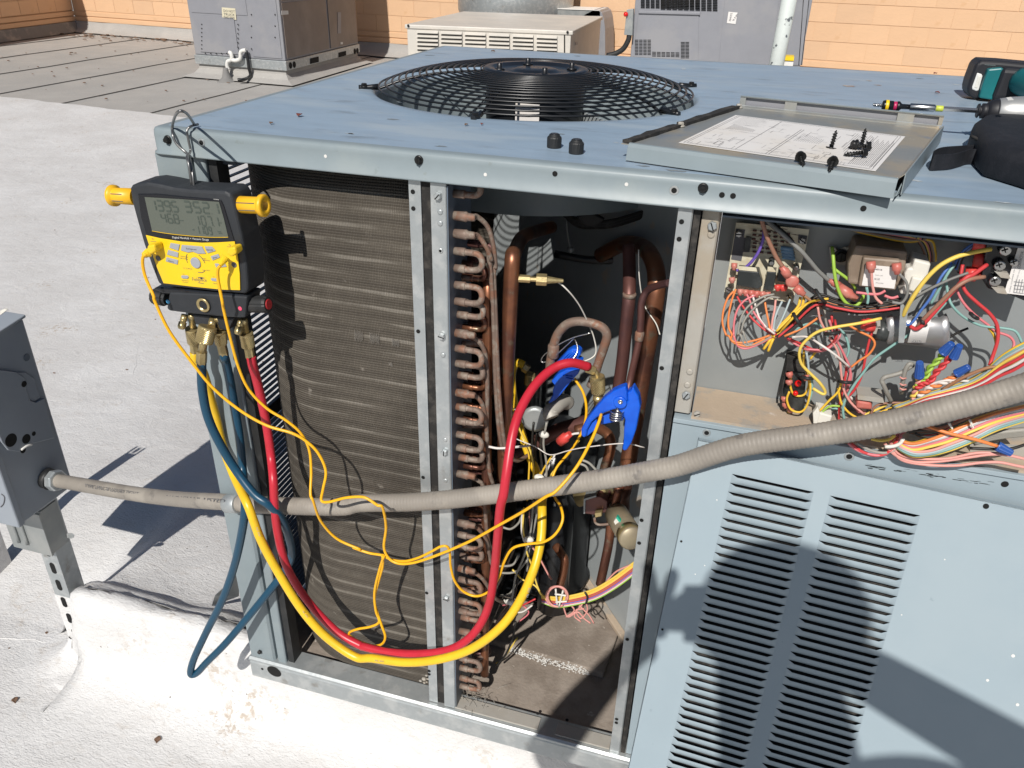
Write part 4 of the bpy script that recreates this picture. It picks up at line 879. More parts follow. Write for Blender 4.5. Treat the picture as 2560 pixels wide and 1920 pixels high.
gathered('g', [(930, 1130), (790, 1130), (600, 1260), (450, 1440), (400, 1640)], [(485, 930), (520, 1010), (590, 1000), (660, 960)])
gathered('pk', [(480, 1080), (530, 1190), (560, 1300), (640, 1420), (740, 1540), (820, 1620)], [(680, 940)])
gathered('w', [(560, 1090), (610, 1270), (660, 1420), (750, 1540)], [(640, 915), (680, 945)])
gathered('r', [(345, 1110), (420, 1240), (540, 1400), (660, 1520), (800, 1620)], [(690, 950)])
gathered('o', [(730, 1180), (750, 1300), (780, 1450), (810, 1590)], [(670, 935)])
gathered('pi', [(880, 1160), (865, 1300), (835, 1450), (825, 1580)], [(670, 920)])
gathered('lb', [(970, 1180), (910, 1300), (870, 1420), (850, 1570)], [(680, 925)])
gathered('lb', [(1080, 1150), (1030, 1280), (970, 1420), (900, 1560)], [(690, 930)])
gathered('ye', [(1225, 1120), (1190, 1250), (1080, 1380), (960, 1500), (840, 1640)], [(650, 985), (612, 1040)], .0021)
gathered('ye', [(1275, 1110), (1240, 1260), (1130, 1390), (1000, 1520), (880, 1650)], [(665, 990), (640, 1052)], .0021)
# trunk running right under the transformer
for j in range(13):
    c = ['k', 'g', 'bn', 'pk', 'k', 'gy', 'pi', 'o', 'k', 'ye', 'r', 'bn', 'k'][j]; o_ = j*6-36; yd = .03+.03*rnd.random()
    wire(c, ('G', [(690+rnd.uniform(-20, 20), 965, .03), (790, 880+o_*.5, yd), (930, 745+o_, yd), (1060, 765+o_*.9, yd), (1200, 790+o_*.8, yd), (1350, 780+o_*.8, yd), (1460, 760+o_*.9, yd)]), r=.0017)
for c, q in (('ye', [(700, 950), (790, 850), (880, 760), (960, 735), (1010, 730)]), ('ye', [(690, 930), (760, 860), (850, 775), (930, 740)]), ('o', [(740, 960), (860, 905), (970, 830)]), ('aq', [(770, 965), (840, 900), (920, 880), (975, 905), (1010, 960)]), ('w', [(790, 965), (880, 965), (960, 1010), (1060, 1080), (1140, 1150)]), ('r', [(760, 970), (850, 1010), (930, 1045), (1000, 1030), (1060, 960), (1050, 860)]), ('pk', [(755, 975), (830, 1020), (900, 1050), (980, 1048), (1040, 1010), (1080, 960), (1075, 920)])):
    wire(c, ('G', [(x, y, .036+.01*math.sin(x)) for x, y in q]), r=.0017)
# wires falling from the trunk
for c, q in (('pi', [(945, 780), (960, 860), (1000, 940), (1070, 1060), (1090, 1200), (1105, 1290), (1150, 1370), (1230, 1440)]), ('g', [(985, 790), (995, 870), (1020, 950), (1080, 1050), (1110, 1150)]), ('r', [(1030, 830), (1040, 930), (1085, 1050), (1120, 1150), (1100, 1280), (1080, 1380), (1075, 1480)]),
             ('pk', [(1015, 860), (1050, 960), (1110, 1080), (1145, 1170), (1130, 1260), (1140, 1350), (1200, 1430)]), ('w', [(1050, 1080), (1100, 1130), (1130, 1190), (1120, 1280), (1160, 1350), (1240, 1420)]), ('pk', [(1030, 900), (1065, 1000), (1090, 1100), (1150, 1190), (1120, 1300)]),
             ('r', [(1310, 870), (1270, 960), (1240, 1080), (1215, 1200), (1170, 1290), (1120, 1340)]), ('o', [(1130, 890), (1210, 935), (1270, 965), (1295, 1010), (1260, 1070), (1200, 1110), (1150, 1150)]), ('aq', [(1060, 900), (1110, 950), (1135, 1030), (1120, 1090), (1090, 1120)]),
             ('aq', [(1750, 735), (1640, 850), (1520, 940), (1400, 1020), (1290, 1100), (1220, 1190), (1160, 1270), (1110, 1360), (1100, 1420), (1110, 1480)]),
             ('pk', [(870, 1040), (1000, 1040), (1060, 980)]), ('ye', [(860, 1040), (860, 1120), (880, 1190), (890, 1260), (860, 1320), (800, 1320), (775, 1260), (780, 1200)]), ('ye', [(890, 1210), (900, 1280), (880, 1380), (840, 1425), (780, 1410), (755, 1350), (770, 1300)]), ('ye', [(900, 1100), (930, 1060), (960, 1040)]),
             ('lb', [(875, 1060), (885, 1120), (890, 1180)]), ('aq', [(905, 1200), (910, 1290), (885, 1370), (865, 1400)]), ('ye', [(1090, 1240), (1070, 1300), (1010, 1360), (955, 1420)]), ('gn', [(1080, 1390), (1020, 1390), (965, 1430)]), ('aq', [(1080, 1405), (1030, 1410), (990, 1440)]), ('ye', [(1070, 1280), (1090, 1370), (1150, 1440), (1230, 1460), (1400, 1400)]),
             ('y', [(760, 1420), (800, 1480), (850, 1530)]), ('bn', [(1270, 1440), (1300, 1390), (1370, 1370), (1500, 1370)]), ('y', [(1170, 1470), (1240, 1440), (1330, 1400), (1370, 1380)]), ('pi', [(1140, 1360), (1190, 1400), (1250, 1440)]), ('k', [(1720, 990), (1800, 940), (1870, 910)])):
    yd = .032+.022*rnd.random(); wire(c, ('G', [(x, y, yd) for x, y in q]), r=.0019 if c in ('r', 'y', 'aq') else .0017)
wire('y', ('G', [(1335, 850, .03), (1200, 880, .022), (1050, 905, .02), (940, 935, .02), (860, 1000, .02), (832, 1060, .02), (845, 1130, .022), (900, 1190, .024), (960, 1250, .026), (990, 1300, .03), (975, 1315, .03), (915, 1280, .034)]), r=.0022)
wire('y', ('G', [(2010, 425, .03), (1900, 445, .025), (1790, 475, .02), (1690, 530, .018), (1600, 620, .018), (1530, 720, .02), (1490, 790, .025), (1470, 835, .03)]), r=.0029)
wire('r', ('G', [(1985, 520, .035), (1900, 580, .025), (1850, 605, .022), (1760, 700, .02), (1690, 780, .02), (1600, 880, .022), (1550, 915, .025), (1515, 900, .03)]), r=.0028)
wire('bn', ('G', [(1970, 595, .03), (1880, 610, .022), (1800, 655, .018), (1730, 720, .018), (1660, 790, .02), (1600, 850, .022), (1555, 905, .028)]), r=.0028)
wire('bl', ('G', [(1770, 510, .04), (1700, 600, .034), (1640, 720, .03), (1580, 800, .03), (1530, 870, .03), (1495, 890, .032), (1475, 860, .036)]), r=.0019)
wire('aq', ('G', [(1785, 520, .04), (1740, 580, .036), (1680, 690, .034), (1640, 760, .034)]), r=.002); wire('aq', ('G', [(1730, 600, .04), (1745, 700, .035), (1770, 770, .03), (1840, 840, .03), (1950, 895, .03), (2080, 910, .03), (2160, 930, .028), (2200, 1000, .025)]), r=.0018)
wire('r', ('G', [(1835, 520, .04), (1825, 600, .035), (1850, 680, .03), (1920, 750, .028), (2000, 820, .028), (2045, 890, .028), (2050, 980, .026), (2020, 1080, .024), (2000, 1140, .02)]), r=.0024)
wire('pk', ('G', [(1790, 650, .04), (1830, 740, .036), (1900, 820, .034), (1990, 890, .032), (2040, 930, .03), (2120, 960, .028), (2150, 1000, .026), (2140, 1050, .022)]), r=.0018)
wire('ye', ('G', [(1990, 900, .034), (2030, 960, .032), (2040, 1030, .028), (2010, 1120, .022)]), r=.0018)
for j in range(5): wire(['bl', 'k', 'bl', 'gy', 'k'][j], ('G', [(1780+8*j, 530+10*j, .05), (1830, 450+8*j, .05), (1890, 400+6*j, .05), (1960, 370, .05)]), r=.0022)
for x0, y0, x1, y1 in ((1900, 390, 2010, 400), (1900, 490, 2000, 500), (1850, 575, 1960, 580)): sleeve('G', x0, y0, x1, y1, .052, .008, redterm)
for c, q in (('pi', [(1275, 560), (1280, 640), (1300, 720), (1340, 760)]), ('gy', [(1445, 575), (1490, 630), (1495, 700), (1460, 755), (1400, 750)]), ('aq', [(1245, 660), (1255, 720), (1250, 760)]), ('pk', [(1180, 690), (1260, 700), (1320, 700), (1360, 680)]), ('pk', [(1355, 710), (1400, 725), (1440, 715)]), ('gy', [(1540, 720), (1650, 660), (1760, 610), (1870, 570)])):
    wire(c, ('G', [(x, y, .026) for x, y in q]), r=.0019)
# shaded bundle under the cap at the right of the transformer
for j in range(9): wire(['bn', 'gy', 'k', 'y', 'pk', 'k', 'bn', 'g', 'ye'][j], ('G', [(900+30*j, 250+6*j, .075), (1250, 290+5*j, .07), (1480, 320+7*j, .07), (1560+9*j, 370, .07), (1600+8*j, 440, .07), (1610+7*j, 500, .07)]), r=.0022)
# the grey looped pair with pink ties
wire('g', ('U', [(170, 1000, .03), (110, 880, .02), (50, 740, .015), (30, 680, .015), (80, 630, .015), (200, 600, .018), (330, 560, .02), (440, 490, .02), (500, 450, .02), (450, 430, .018), (390, 520, .018), (350, 700, .02), (330, 880, .025)]), r=.0031)
for y in (640, 740, 810): wire('pi', ('U', [(305, y-10, .014), (350, y+15, .012), (400, y+8, .016)]), r=.0012)
# wire nuts
bnut = mat('blue_wire_nut', (.02, .085, .34), .42)
def nut(k, x0, y0, x1, y1, r0, r1, yd, yd2=None):
    a = at(k, x0, y0, yd); b = at(k, x1, y1, yd2 if yd2 is not None else yd-.004); d = (b-a).normalized(); L = (b-a).length; u = d.orthogonal().normalized(); w_ = d.cross(u); R = []
    for t, r in ((0, r0), (.08, r0*1.02), (.12, r0*.96), (.95, r1), (1, r1*.85)):
        R.append([a+d*L*t+(u*math.cos(2*math.pi*j/24)+w_*math.sin(2*math.pi*j/24))*r*(1+(.06 if j % 2 else -.04)*(t > .1)) for j in range(24)])
    return obj('wire_nut', MB().loft(R, smooth=False), bnut, unit)
nut('U', 965, 255, 1110, 110, .0056, .0038, .012); nut('U', 1130, 330, 1230, 140, .0050, .0034, .006); nut('U', 600, 625, 610, 400, .0054, .0038, .012); nut('U', 1170, 580, 1370, 470, .0048, .0034, .008)
nut('Z', 1140, 702, 1212, 738, .0056, .0038, -.02)
def twist(c1, c2, k, q, yd, r=.0019):
    P = spline([at(k, x, y, yd) for x, y in q], 10); n = len(P)
    for s, c in ((0, c1), (math.pi, c2)):
        R = []
        for i, p in enumerate(P):
            t = (P[min(i+1, n-1)]-P[max(0, i-1)]).normalized(); u = t.orthogonal().normalized(); w_ = t.cross(u); a = s+i*.38; R.append(p+(u*math.cos(a)+w_*math.sin(a))*r*1.05)
        obj('wire', MB().tube(R, r, 7, 1), WC[c], unit)
twist('gn', 'gn', 'U', [(970, 270), (880, 380), (760, 500), (710, 620), (640, 690), (560, 760)], .014); twist('r', 'r', 'U', [(1080, 320), (970, 450), (860, 560), (780, 680), (660, 740), (560, 800)], .010)
twist('y', 'pi', 'U', [(600, 640), (590, 730), (550, 800), (530, 900), (490, 960)], .014); twist('w', 'o', 'U', [(1170, 590), (1080, 660), (960, 720), (800, 780), (680, 860), (590, 920)], .010)
# broad ribbon of wires rising to the right above the conduit
rib = [('ye', 0), ('aq', 1), ('lb', 2), ('o', 3), ('y', 4), ('pi', 5), ('r', 6), ('ye', 7), ('w', 8), ('k', 9), ('r', 10)]
for c, j in rib:
    yd = .012-.0022*j+.004*math.sin(j*3)
    wire(c, ('U', [(200+j*12, 1080+j*9, yd+.01), (430, 1010+j*11, yd+.006), (700, 900+j*11, yd), (1000, 810+j*13, yd), (1350, 700+j*15, yd), (1600, 560+j*19, yd-.003), (1850, 330+j*28, yd-.006), (2060, 190+j*33, yd-.01), (2300, 70+j*30, yd-.012)]), r=.0021)
wire('br', ('U', [(950, 830, .01), (1200, 680, .005), (1450, 560, .002), (1700, 480, 0.), (1900, 490, 0.), (2060, 500, .01)]), r=.0023)
wire('w', ('U', [(690, 790, .012), (850, 720, .01), (1050, 680, .008), (1280, 690, .01), (1450, 700, .012)]), r=.0018)
# lower bundle spilling under the conduit, tied
low = ['ye', 'o', 'y', 'r', 'w', 'ye', 'lb', 'y', 'aq', 'pk', 'ye', 'r', 'y', 'g', 'ye', 'pi', 'w', 'y', 'lb', 'ye', 'r', 'aq', 'gn', 'y']
for j, c in enumerate(low):
    f = j/(len(low)-1); yd = -.006-.008*math.sin(j*2.2)-.006*f; jj_ = rnd.uniform(-5, 5)
    wire(c, ('Z', [(640+20*math.sin(j), 655+30*f, .004), (672-10*f, 672+40*f, yd), (735+jj_, 688+62*f, yd-.006), (820+jj_, 668+78*f+jj_, yd-.008), (920+jj_, 628+92*f, yd-.007), (1030, 580+96*f+jj_, yd-.003), (1140, 540+84*f, yd+.006), (1290, 505+70*f, .02)]), r=.0022)
for c, q in (('pk', [(425, 688), (470, 722), (540, 744), (600, 742), (650, 700), (680, 655)]), ('r', [(440, 690), (490, 728), (560, 748), (620, 728), (660, 670)]), ('g', [(466, 688), (530, 722), (600, 735), (660, 712), (690, 660)]), ('pi', [(600, 690), (650, 745), (740, 778), (860, 776), (980, 760), (1110, 742), (1200, 748), (1290, 768)]), ('pi', [(620, 700), (680, 768), (800, 792), (940, 796), (1060, 782), (1150, 780), (1230, 796), (1290, 808)]),
             ('pi', [(630, 690), (670, 740), (760, 762), (900, 762), (1040, 735), (1150, 738)]), ('y', [(535, 668), (580, 676), (625, 668), (650, 650)]), ('k', [(1010, 712), (1100, 716), (1200, 716), (1290, 690)]), ('k', [(740, 640), (800, 660), (860, 650)]), ('bn', [(760, 610), (830, 620), (920, 600), (1010, 560)])):
    wire(c, ('Z', [(x, y, -.014) for x, y in q]), r=.0021)
obj('cable_tie', MB().tube(rowpts('Z', [(600, 705), (640, 703), (672, 690), (688, 668)], -.022), .0022, 6, 3), fuse, unit)
for j, c in enumerate(['pk', 'r', 'pi', 'r', 'bn', 'pk']): wire(c, ('U', [(150+14*j, 1660, -.004), (190+12*j, 1580, -.006), (260+10*j, 1520, -.004), (330+20*j, 1440, .01), (500+30*j, 1380, .03)]), r=.0019)
wire('o', ('Z', [(800, 604, -.02), (900, 638, -.026), (1040, 672, -.026), (1145, 704, -.022)]), r=.0024)
for j in range(10): wire(['k', 'k', 'gy', 'k', 'bn', 'k', 'gy', 'k', 'k', 'r'][j], ('U', [(350+30*j, 1450+8*j, .02), (600, 1430+10*j, .02), (900, 1400+9*j, .03), (1300, 1300-6*j, .04), (1800, 1150-8*j, .05)]), r=.0024)
for j in range(4): wire('g', ('U', [(1450, 1640-30*j, .03), (1700, 1570-25*j, .03), (1950, 1530-20*j, .03), (2250, 1500-20*j, .03)]), r=.0042)
for (x, y, a_, b_) in ((1390, 1310, 60, 110), (1070, 1360, 60, 80)):
    t_ = plate('cable_tie', 'U', ((x-30, y-10), (x+10, y-20), (x+a_, y+b_-10), (x+a_-20, y+b_+10)), -.026, .003, fuse, unit, .0008)
for k, x, y, dx, dy in (('G', 880, 1215, 34, 3), ('G', 1115, 1240, 40, 4), ('G', 1035, 940, 44, -6), ('G', 1005, 790, 30, 10), ('G', 820, 860, 26, 40), ('G', 1905, 835, 22, 16), ('G', 960, 715, 30, 40), ('G', 1590, 870, 18, 22)):
    obj('cable_tie', MB().tube([at(k, x-dx, y-dy, .03), at(k, x, y+4, .020), at(k, x+dx, y+dy, .028)], .0022, 6, 3), blackr, unit)

# ------------------------------------------------------------------ louvred access panel leaning on the unit
LA = Vector((.729, -.012, .6825)); LD = Vector((-.04529, -.30196, -.95224)).normalized(); LE = Vector((.99896, -.00882, -.04472)); LE = (LE-LD*LE.dot(LD)).normalized()
LN = LE.cross(LD)
if LN.y > 0: LN = -LN
def lp_(s, t, h=0.): return LA+LE*s+LD*t+LN*h
pt_ = thing('louvred_access_panel', 'blue-grey louvred panel leaning against the front of the opened unit, holding the photographer\'s shadow', 'access panel', tuple(lp_(.4, .93)))
LW, LH = .80, .93
# sheet with openings left for the louvres, built as bands
cols = [(.0485, .1455), (.1645, .2655)]; LP0, LPI, LNn = .0335, .01165, 58
t_end = LP0+LPI*LNn
mb = MB()
def q4(m, a, b, c, d): m.add([a, b, c, d], [(0, 1, 2, 3)])
for s0, s1, t0, t1 in ((0, LW, 0, LP0), (0, cols[0][0], LP0, t_end), (cols[0][1], cols[1][0], LP0, t_end), (cols[1][1], LW, LP0, t_end), (0, LW, t_end, LH)):
    q4(mb, lp_(s0, t0), lp_(s1, t0), lp_(s1, t1), lp_(s0, t1))
    q4(mb, lp_(s0, t0, -.001), lp_(s0, t1, -.001), lp_(s1, t1, -.001), lp_(s1, t0, -.001))
sheet = obj('panel_sheet', mb, panelpaint, pt_, recalc=False)
mb = MB()
for a, b in (((0, 0), (LW, 0)), ((0, LH), (LW, LH)), ((0, 0), (0, LH)), ((LW, 0), (LW, LH))):
    p, q = lp_(*a), lp_(*b); mb.prism([p, q, q-LN*.011, p-LN*.011], (LD if a[1] == b[1] and a[1] == 0 else -LD if a[1] == b[1] else LE if a[0] == 0 else -LE)*.0012)
obj('edge_flange', mb, panelpaint, sheet)
def louvre_mesh(w):
    mb = MB(); n = 14; rows = []
    # cross-section down the slope: rises out of the sheet from the foot to an open upper lip
    for j in range(7):
        v = j/6; row = []
        for i in range(n+1):
            u = i/n; e = min(u, 1-u)*w; edge = min(1, e/.0075); ed = math.sqrt(max(0, 1-(1-edge)**2))
            t = LPI*(1.0 - v*(.80)) if True else 0
            h = .0042*ed*(math.sin(v*math.pi/2)**.8)
            t2 = LPI*(1.0 - v*(.81+.17*(1-ed)))
            row.append(LE*(u*w)+LD*t2+LN*h)
        rows.append(row)
    mb.loft(rows, False, False); return mb.mesh('louvre', panelpaint)
for c0, c1 in cols:
    me = louvre_mesh(c1-c0)
    for k in range(LNn): inst('louvre', me, lp_(c0, LP0+LPI*k), pt_)
dark_hole(lp_(.0075, .0165), LN, .003, sheet); dark_hole(lp_(.006, .135), LN, .0015, sheet); dark_hole(lp_(.006, .26), LN, .0015, sheet)
for k, x, y, r in (('K', 2145, 970, .0022), ('K', 1988, 1120, .0018), ('K', 2172, 1270, .002), ('K', 1725, 378, .0009), ('K', 1460, 718, .0009), ('K', 325, 12, .0009), ('K', 250, 415, .0008), ('K', 192, 468, .0008)):
    p = atp(k, x, y, LA, LN); obj('paint_fleck', MB().lathe(p, LN, [(0, r), (.0003, r*.9)], 8), white, sheet)
dark_hole(atp('K', 1978, 50, LA, LN), LN, .0032, sheet)
obj('dark_back_lining', MB().prism([lp_(.03, .02, -.014), lp_(.29, .02, -.014), lp_(.29, .74, -.014), lp_(.03, .74, -.014)], -LN*.004), foam, sheet)  # black sheet closing the back of the louvre openings

# ------------------------------------------------------------------ tray (control box cover) lying upside down on the top
tray = thing('control_box_cover', 'grey metal cover lying inside up on the unit top, wiring diagram glued to it', 'metal cover', tuple(at('C', 850, 880, 1.002, 2)))
TZ = 1.019
def tz(k, x, y, z=TZ): return at(k, x, y, z, 2)
fl = [tz('B', 1780, 880), tz('C', 1440, 1100), tz('C', 1690, 790), tz('C', 470, 662), tz('C', 430, 648)]
floor_ = [fl[0], fl[1], fl[2], fl[3]]
tin = mat('scuffed_tray_metal', (.30, .31, .30), .42, metal=.35, c2=(.42, .36, .27), sc=6, lo=.46, hi=.62, c3=(.24, .27, .31), sc3=10, t3=(.55, .68), bump=.0005, bsc=40)
tr_ = obj('tray_sheet', MB().prism(floor_, (0, 0, -.0012)), tin, tray)
fdn = (floor_[1]-floor_[0]).normalized(); fo = Vector((fdn.y, -fdn.x, 0))
obj('front_flange', MB().prism([floor_[0]+Vector((0, 0, .0012)), floor_[0]+fo*.003+Vector((0, 0, .0005)), floor_[0]+fo*.006+Vector((0, 0, -.003)), floor_[0]+fo*.009+Vector((0, 0, -.0175)), floor_[0]+fo*.0075+Vector((0, 0, -.0175)), floor_[0]+fo*.004+Vector((0, 0, -.003)), floor_[0]+Vector((0, 0, -.0012))], floor_[1]-floor_[0]), MATS['painted_steel'], tray, .0004)
bd = (floor_[2]-floor_[3]); bdn = bd.normalized(); bo = Vector((-bdn.y, bdn.x, 0))
def bk(s, o, z): return floor_[3]+bdn*s+bo*o+Vector((0, 0, z))
BL = bd.length
obj('back_ledge', MB().prism([bk(-.004, 0, 0), bk(BL, 0, 0), bk(BL, .0055, .0012), bk(-.004, .0055, .0012)], (0, 0, .0010)), tin, tray)
obj('back_lip', MB().prism([bk(-.004, .0055, .0012), bk(BL+.002, .0055, .0012), bk(BL+.002, .0072, .0022), bk(-.004, .0072, .0022)], (0, 0, .0008)), galv, tray)
# upright with three openings
sl_ = [(0.0, .012), (.062, .076), (BL*.80-.012, BL*.80), (BL-.006, BL)]
up = []
for a, b, z0, z1 in ((-.004, .004, .0015, .0140), (.058, .074, .0015, .0140), (BL*.795, BL*.795+.02, .0015, .0140), (BL-.003, BL+.002, .0015, .0140), (-.004, BL+.002, .0015, .0025), (-.004, BL+.002, .0133, .0142)):
    obj('back_upstand', MB().prism([bk(a, .0075, z0), bk(b, .0075, z0), bk(b, .0085, z1), bk(a, .0085, z1)], bo*.001), tin, tray)
obj('back_cavity', MB().prism([bk(0, .0125, -.015), bk(BL, .0125, -.015), bk(BL, .0125, .0130), bk(0, .0125, .0130)], bo*.001), unitgrey, tray)
obj('back_channel_top', MB().prism([bk(-.004, .0075, .0142), bk(BL+.002, .0075, .0142), bk(BL+.002, .0135, .0136), bk(-.004, .0135, .0136)], (0, 0, .0009)), MATS['painted_steel'], tray)
rd = (floor_[2]-floor_[1]); ro = Vector((rd.y, -rd.x, 0)).normalized()
obj('side_flange', MB().prism([floor_[1]+rd*.03, floor_[2], floor_[2]+ro*.004+Vector((0, 0, .004)), floor_[1]+rd*.03+ro*.004+Vector((0, 0, .004))], (0, 0, -.001)), tin, tray)
obj('side_flange', MB().prism([floor_[1]+rd*.03+ro*.004+Vector((0, 0, .004)), floor_[2]+ro*.004+Vector((0, 0, .004)), floor_[2]+ro*.0045+Vector((0, 0, -.017)), floor_[1]+rd*.03+ro*.0045+Vector((0, 0, -.017))], ro*.001), MATS['painted_steel'], tray)
obj('folded_tab', MB().prism([floor_[1]+ro*.001+Vector((0, 0, -.017)), floor_[1]+rd*.09+ro*.003+Vector((0, 0, -.017)), floor_[1]+rd*.08+ro*.003+Vector((0, 0, -.001))], ro*.001), MATS['painted_steel'], tray)
# foam strips down the left edge
ld_ = floor_[3]-floor_[0]
for a, b in ((.0, .40), (.43, .97)):
    n = 9; mb = MB(); R = []
    for i in range(n+1):
        t = a+(b-a)*i/n; p = floor_[0]+ld_*t; o1 = -fdn*.009; w = rnd.uniform(-.001, .001)
        R.append([p+o1+fo*w, p+fdn*(.003+w), p+fdn*(.003+w)+Vector((0, 0, .004+w)), p+o1+Vector((0, 0, .0035+w))])
    obj('foam_strip', mb.loft(R, smooth=False), foam, tray)
obj('left_flange', MB().prism([floor_[0]-fdn*.010+Vector((0, 0, -.001)), floor_[0]+Vector((0, 0, -.001)), floor_[3]+Vector((0, 0, -.001)), floor_[3]-fdn*.010+Vector((0, 0, -.001))], (0, 0, -.0012)), tin, tray)
for t in (.405, .98): hex_screw(floor_[0]+ld_*t+Vector((0, 0, .0005)), (0, 0, 1), .004, dusty, tray, False)
LZ = TZ+.0006
lbp = [tz('C', 440, 708, LZ), tz('C', 1482, 840, LZ), tz('C', 1300, 1052, LZ), tz('C', 90, 878, LZ)]
lab = obj('wiring_diagram', MB().prism([lbp[3], lbp[2], lbp[1], lbp[0]], (0, 0, .0003)), paper, tray)
def lq(u, v, h=.0005): return lbp[0].lerp(lbp[1], u).lerp(lbp[3].lerp(lbp[2], u), v)+Vector((0, 0, h))
ml = MB(); mk = MB()
def ln(m, u0, v0, u1, v1, w=.00028):
    a, b = lq(u0, v0), lq(u1, v1); n_ = (b-a).cross(Vector((0, 0, 1))).normalized()*w; m.add([a-n_, b-n_, b+n_, a+n_], [(0, 1, 2, 3)])
r2 = random.Random(3)
for f in (.02, .035):
    for (a, b, c, d) in ((f, f, 1-f, f), (1-f, f, 1-f, 1-f), (1-f, 1-f, f, 1-f), (f, 1-f, f, f)): ln(mk, a, b, c, d, .00022)
ln(mk, .30, .03, .30, .97); ln(mk, .31, .5, .02, .5, .0002); ln(mk, .46, .2, .46, .97); ln(mk, .475, .2, .475, .97)
for i in range(12): ln(ml, .06+.0*i, .06+.022*i, .06+r2.uniform(.14, .2), .06+.022*i, .0002)
for i in range(16): ln(ml, .09+.010*i, .30+.006*i, .09+.010*i, .46, .00025)
for i in range(10): ln(mk, .76+.012*i, .1+.03*(i % 3), .76+.012*i, .55+.05*(i % 4), .0002)
for i in range(14): ln(mk, .86+.009*i, .2+.05*(i % 3), .86+.009*i, .93, .00022)
for i in range(12): ln(ml, .50+.012*i, .30+.01*i, .50+.012*i, .55, .0002)
for i in range(70):
    u = r2.uniform(.05, .95); v = r2.uniform(.55, .95) if u < .3 else r2.uniform(.08, .93); L = r2.uniform(.01, .07)
    if r2.random() < .5: ln(ml if i % 2 else mk, u, v, min(.97, u+L), v, .0002)
    else: ln(ml if i % 2 else mk, u, v, u, min(.97, v+L*2.5), .0002)
for i in range(9):
    u = r2.uniform(.06, .9); v = r2.uniform(.58, .88); w, h = r2.uniform(.015, .04), r2.uniform(.04, .09)
    for (a, b, c, d) in ((u, v, u+w, v), (u+w, v, u+w, v+h), (u+w, v+h, u, v+h), (u, v+h, u, v)): ln(mk, a, b, c, d, .0002)
for i in range(36):          # tiny words read only as dashes at this size
    u = r2.uniform(.05, .9); v = r2.uniform(.06, .94)
    for j in range(r2.randint(3, 9)): ln(ml, u+.006*j, v, u+.006*j+.004, v, .0005)
obj('printed_lines', ml, inkmid, lab, recalc=False, kind='stuff'); obj('printed_lines', mk, ink, lab, recalc=False, kind='stuff')
# loose screws on the tray
def loose_screw(head, tipd, label, L=.019):
    head = Vector(head); d = Vector(tipd).normalized(); t = thing('loose_screw', label, 'screw', tuple(head), 'loose sheet metal screws lying on the cover')
    obj('screw_head', MB().lathe(head, -d, [(0, .0060), (.0013, .0057), (.0016, .0044), (.005, .0044), (.0055, .0038)], 6 if False else 12), screwm, t)
    mb = MB(); mb.lathe(head, d, [(0, .0020), (L*.75, .0018), (L, .0003)], 10)
    P = []; n = 60
    u = d.orthogonal().normalized(); w = d.cross(u)
    for i in range(n): a = i*.62; r = .0024 if i < n*.75 else .0024*(1-(i-n*.75)/(n*.25))+.0003; P.append(head+d*(L*.08+L*.9*i/n)+(u*math.cos(a)+w*math.sin(a))*r)
    mb.tube(P, .0005, 4, 1); obj('threaded_shank', mb, screwm, t); return t
hz = TZ+.0085
S_ = lambda x, y, z=TZ+.0062: at('X', x, y, z, 2)
loose_screw(S_(1355, 436, TZ+.0015), (.1, .15, 1), 'black screw standing upright on its head, left of the clustered screws')
loose_screw(S_(1568, 415), (.9, .25, -.15), 'black screw whose round head faces left at the back of the cluster')
loose_screw(S_(1612, 420, TZ+.0015), (.05, .2, 1), 'black screw pointing straight up from the middle of the cluster')
loose_screw(S_(1652, 425), (-1, .1, -.2), 'black screw lying point left with its head at the right of the cluster')
loose_screw(S_(1618, 482), (-1, -.05, -.22), 'black screw lying point left in front of the rest of the cluster')
loose_screw(S_(1095, 520), (.15, -.9, -.3), 'black screw nearest the left, lying on the diagram\'s front edge')
loose_screw(S_(1368, 560), (-.15, -.9, -.3), 'black screw on the diagram\'s front edge, below the upright one')
# two valve caps on the top
for x, y, lab_ in ((1315, 912, 'small black ribbed valve cap on the unit top, the left one nearer the fan'), (1450, 948, 'small black ribbed valve cap on the unit top, the right one nearer the cover')):
    p = at('B', x, y-6, 1.0, 2); n = 36
    t = thing('valve_cap', lab_, 'valve cap', tuple(p), 'black valve caps on the unit top')
    R = [[p+Vector((0, 0, z))+Vector((math.cos(2*math.pi*k/n), math.sin(2*math.pi*k/n), 0))*(r*(1+(.03 if k % 2 else 0)*(.1 < z/.016 < .75))) for k in range(n)] for z, r in ((0, .0085), (.001, .0088), (.0115, .0086), (.013, .0080), (.0138, .0068), (.0156, .0063), (.0162, .005))]
    obj('cap_shell', MB().loft(R, smooth=False), blackr, t); obj('cap_top', MB().lathe(p+Vector((0, 0, .0160)), (0, 0, 1), [(0, .0054), (.0006, .0048)], 20), blackp, t)

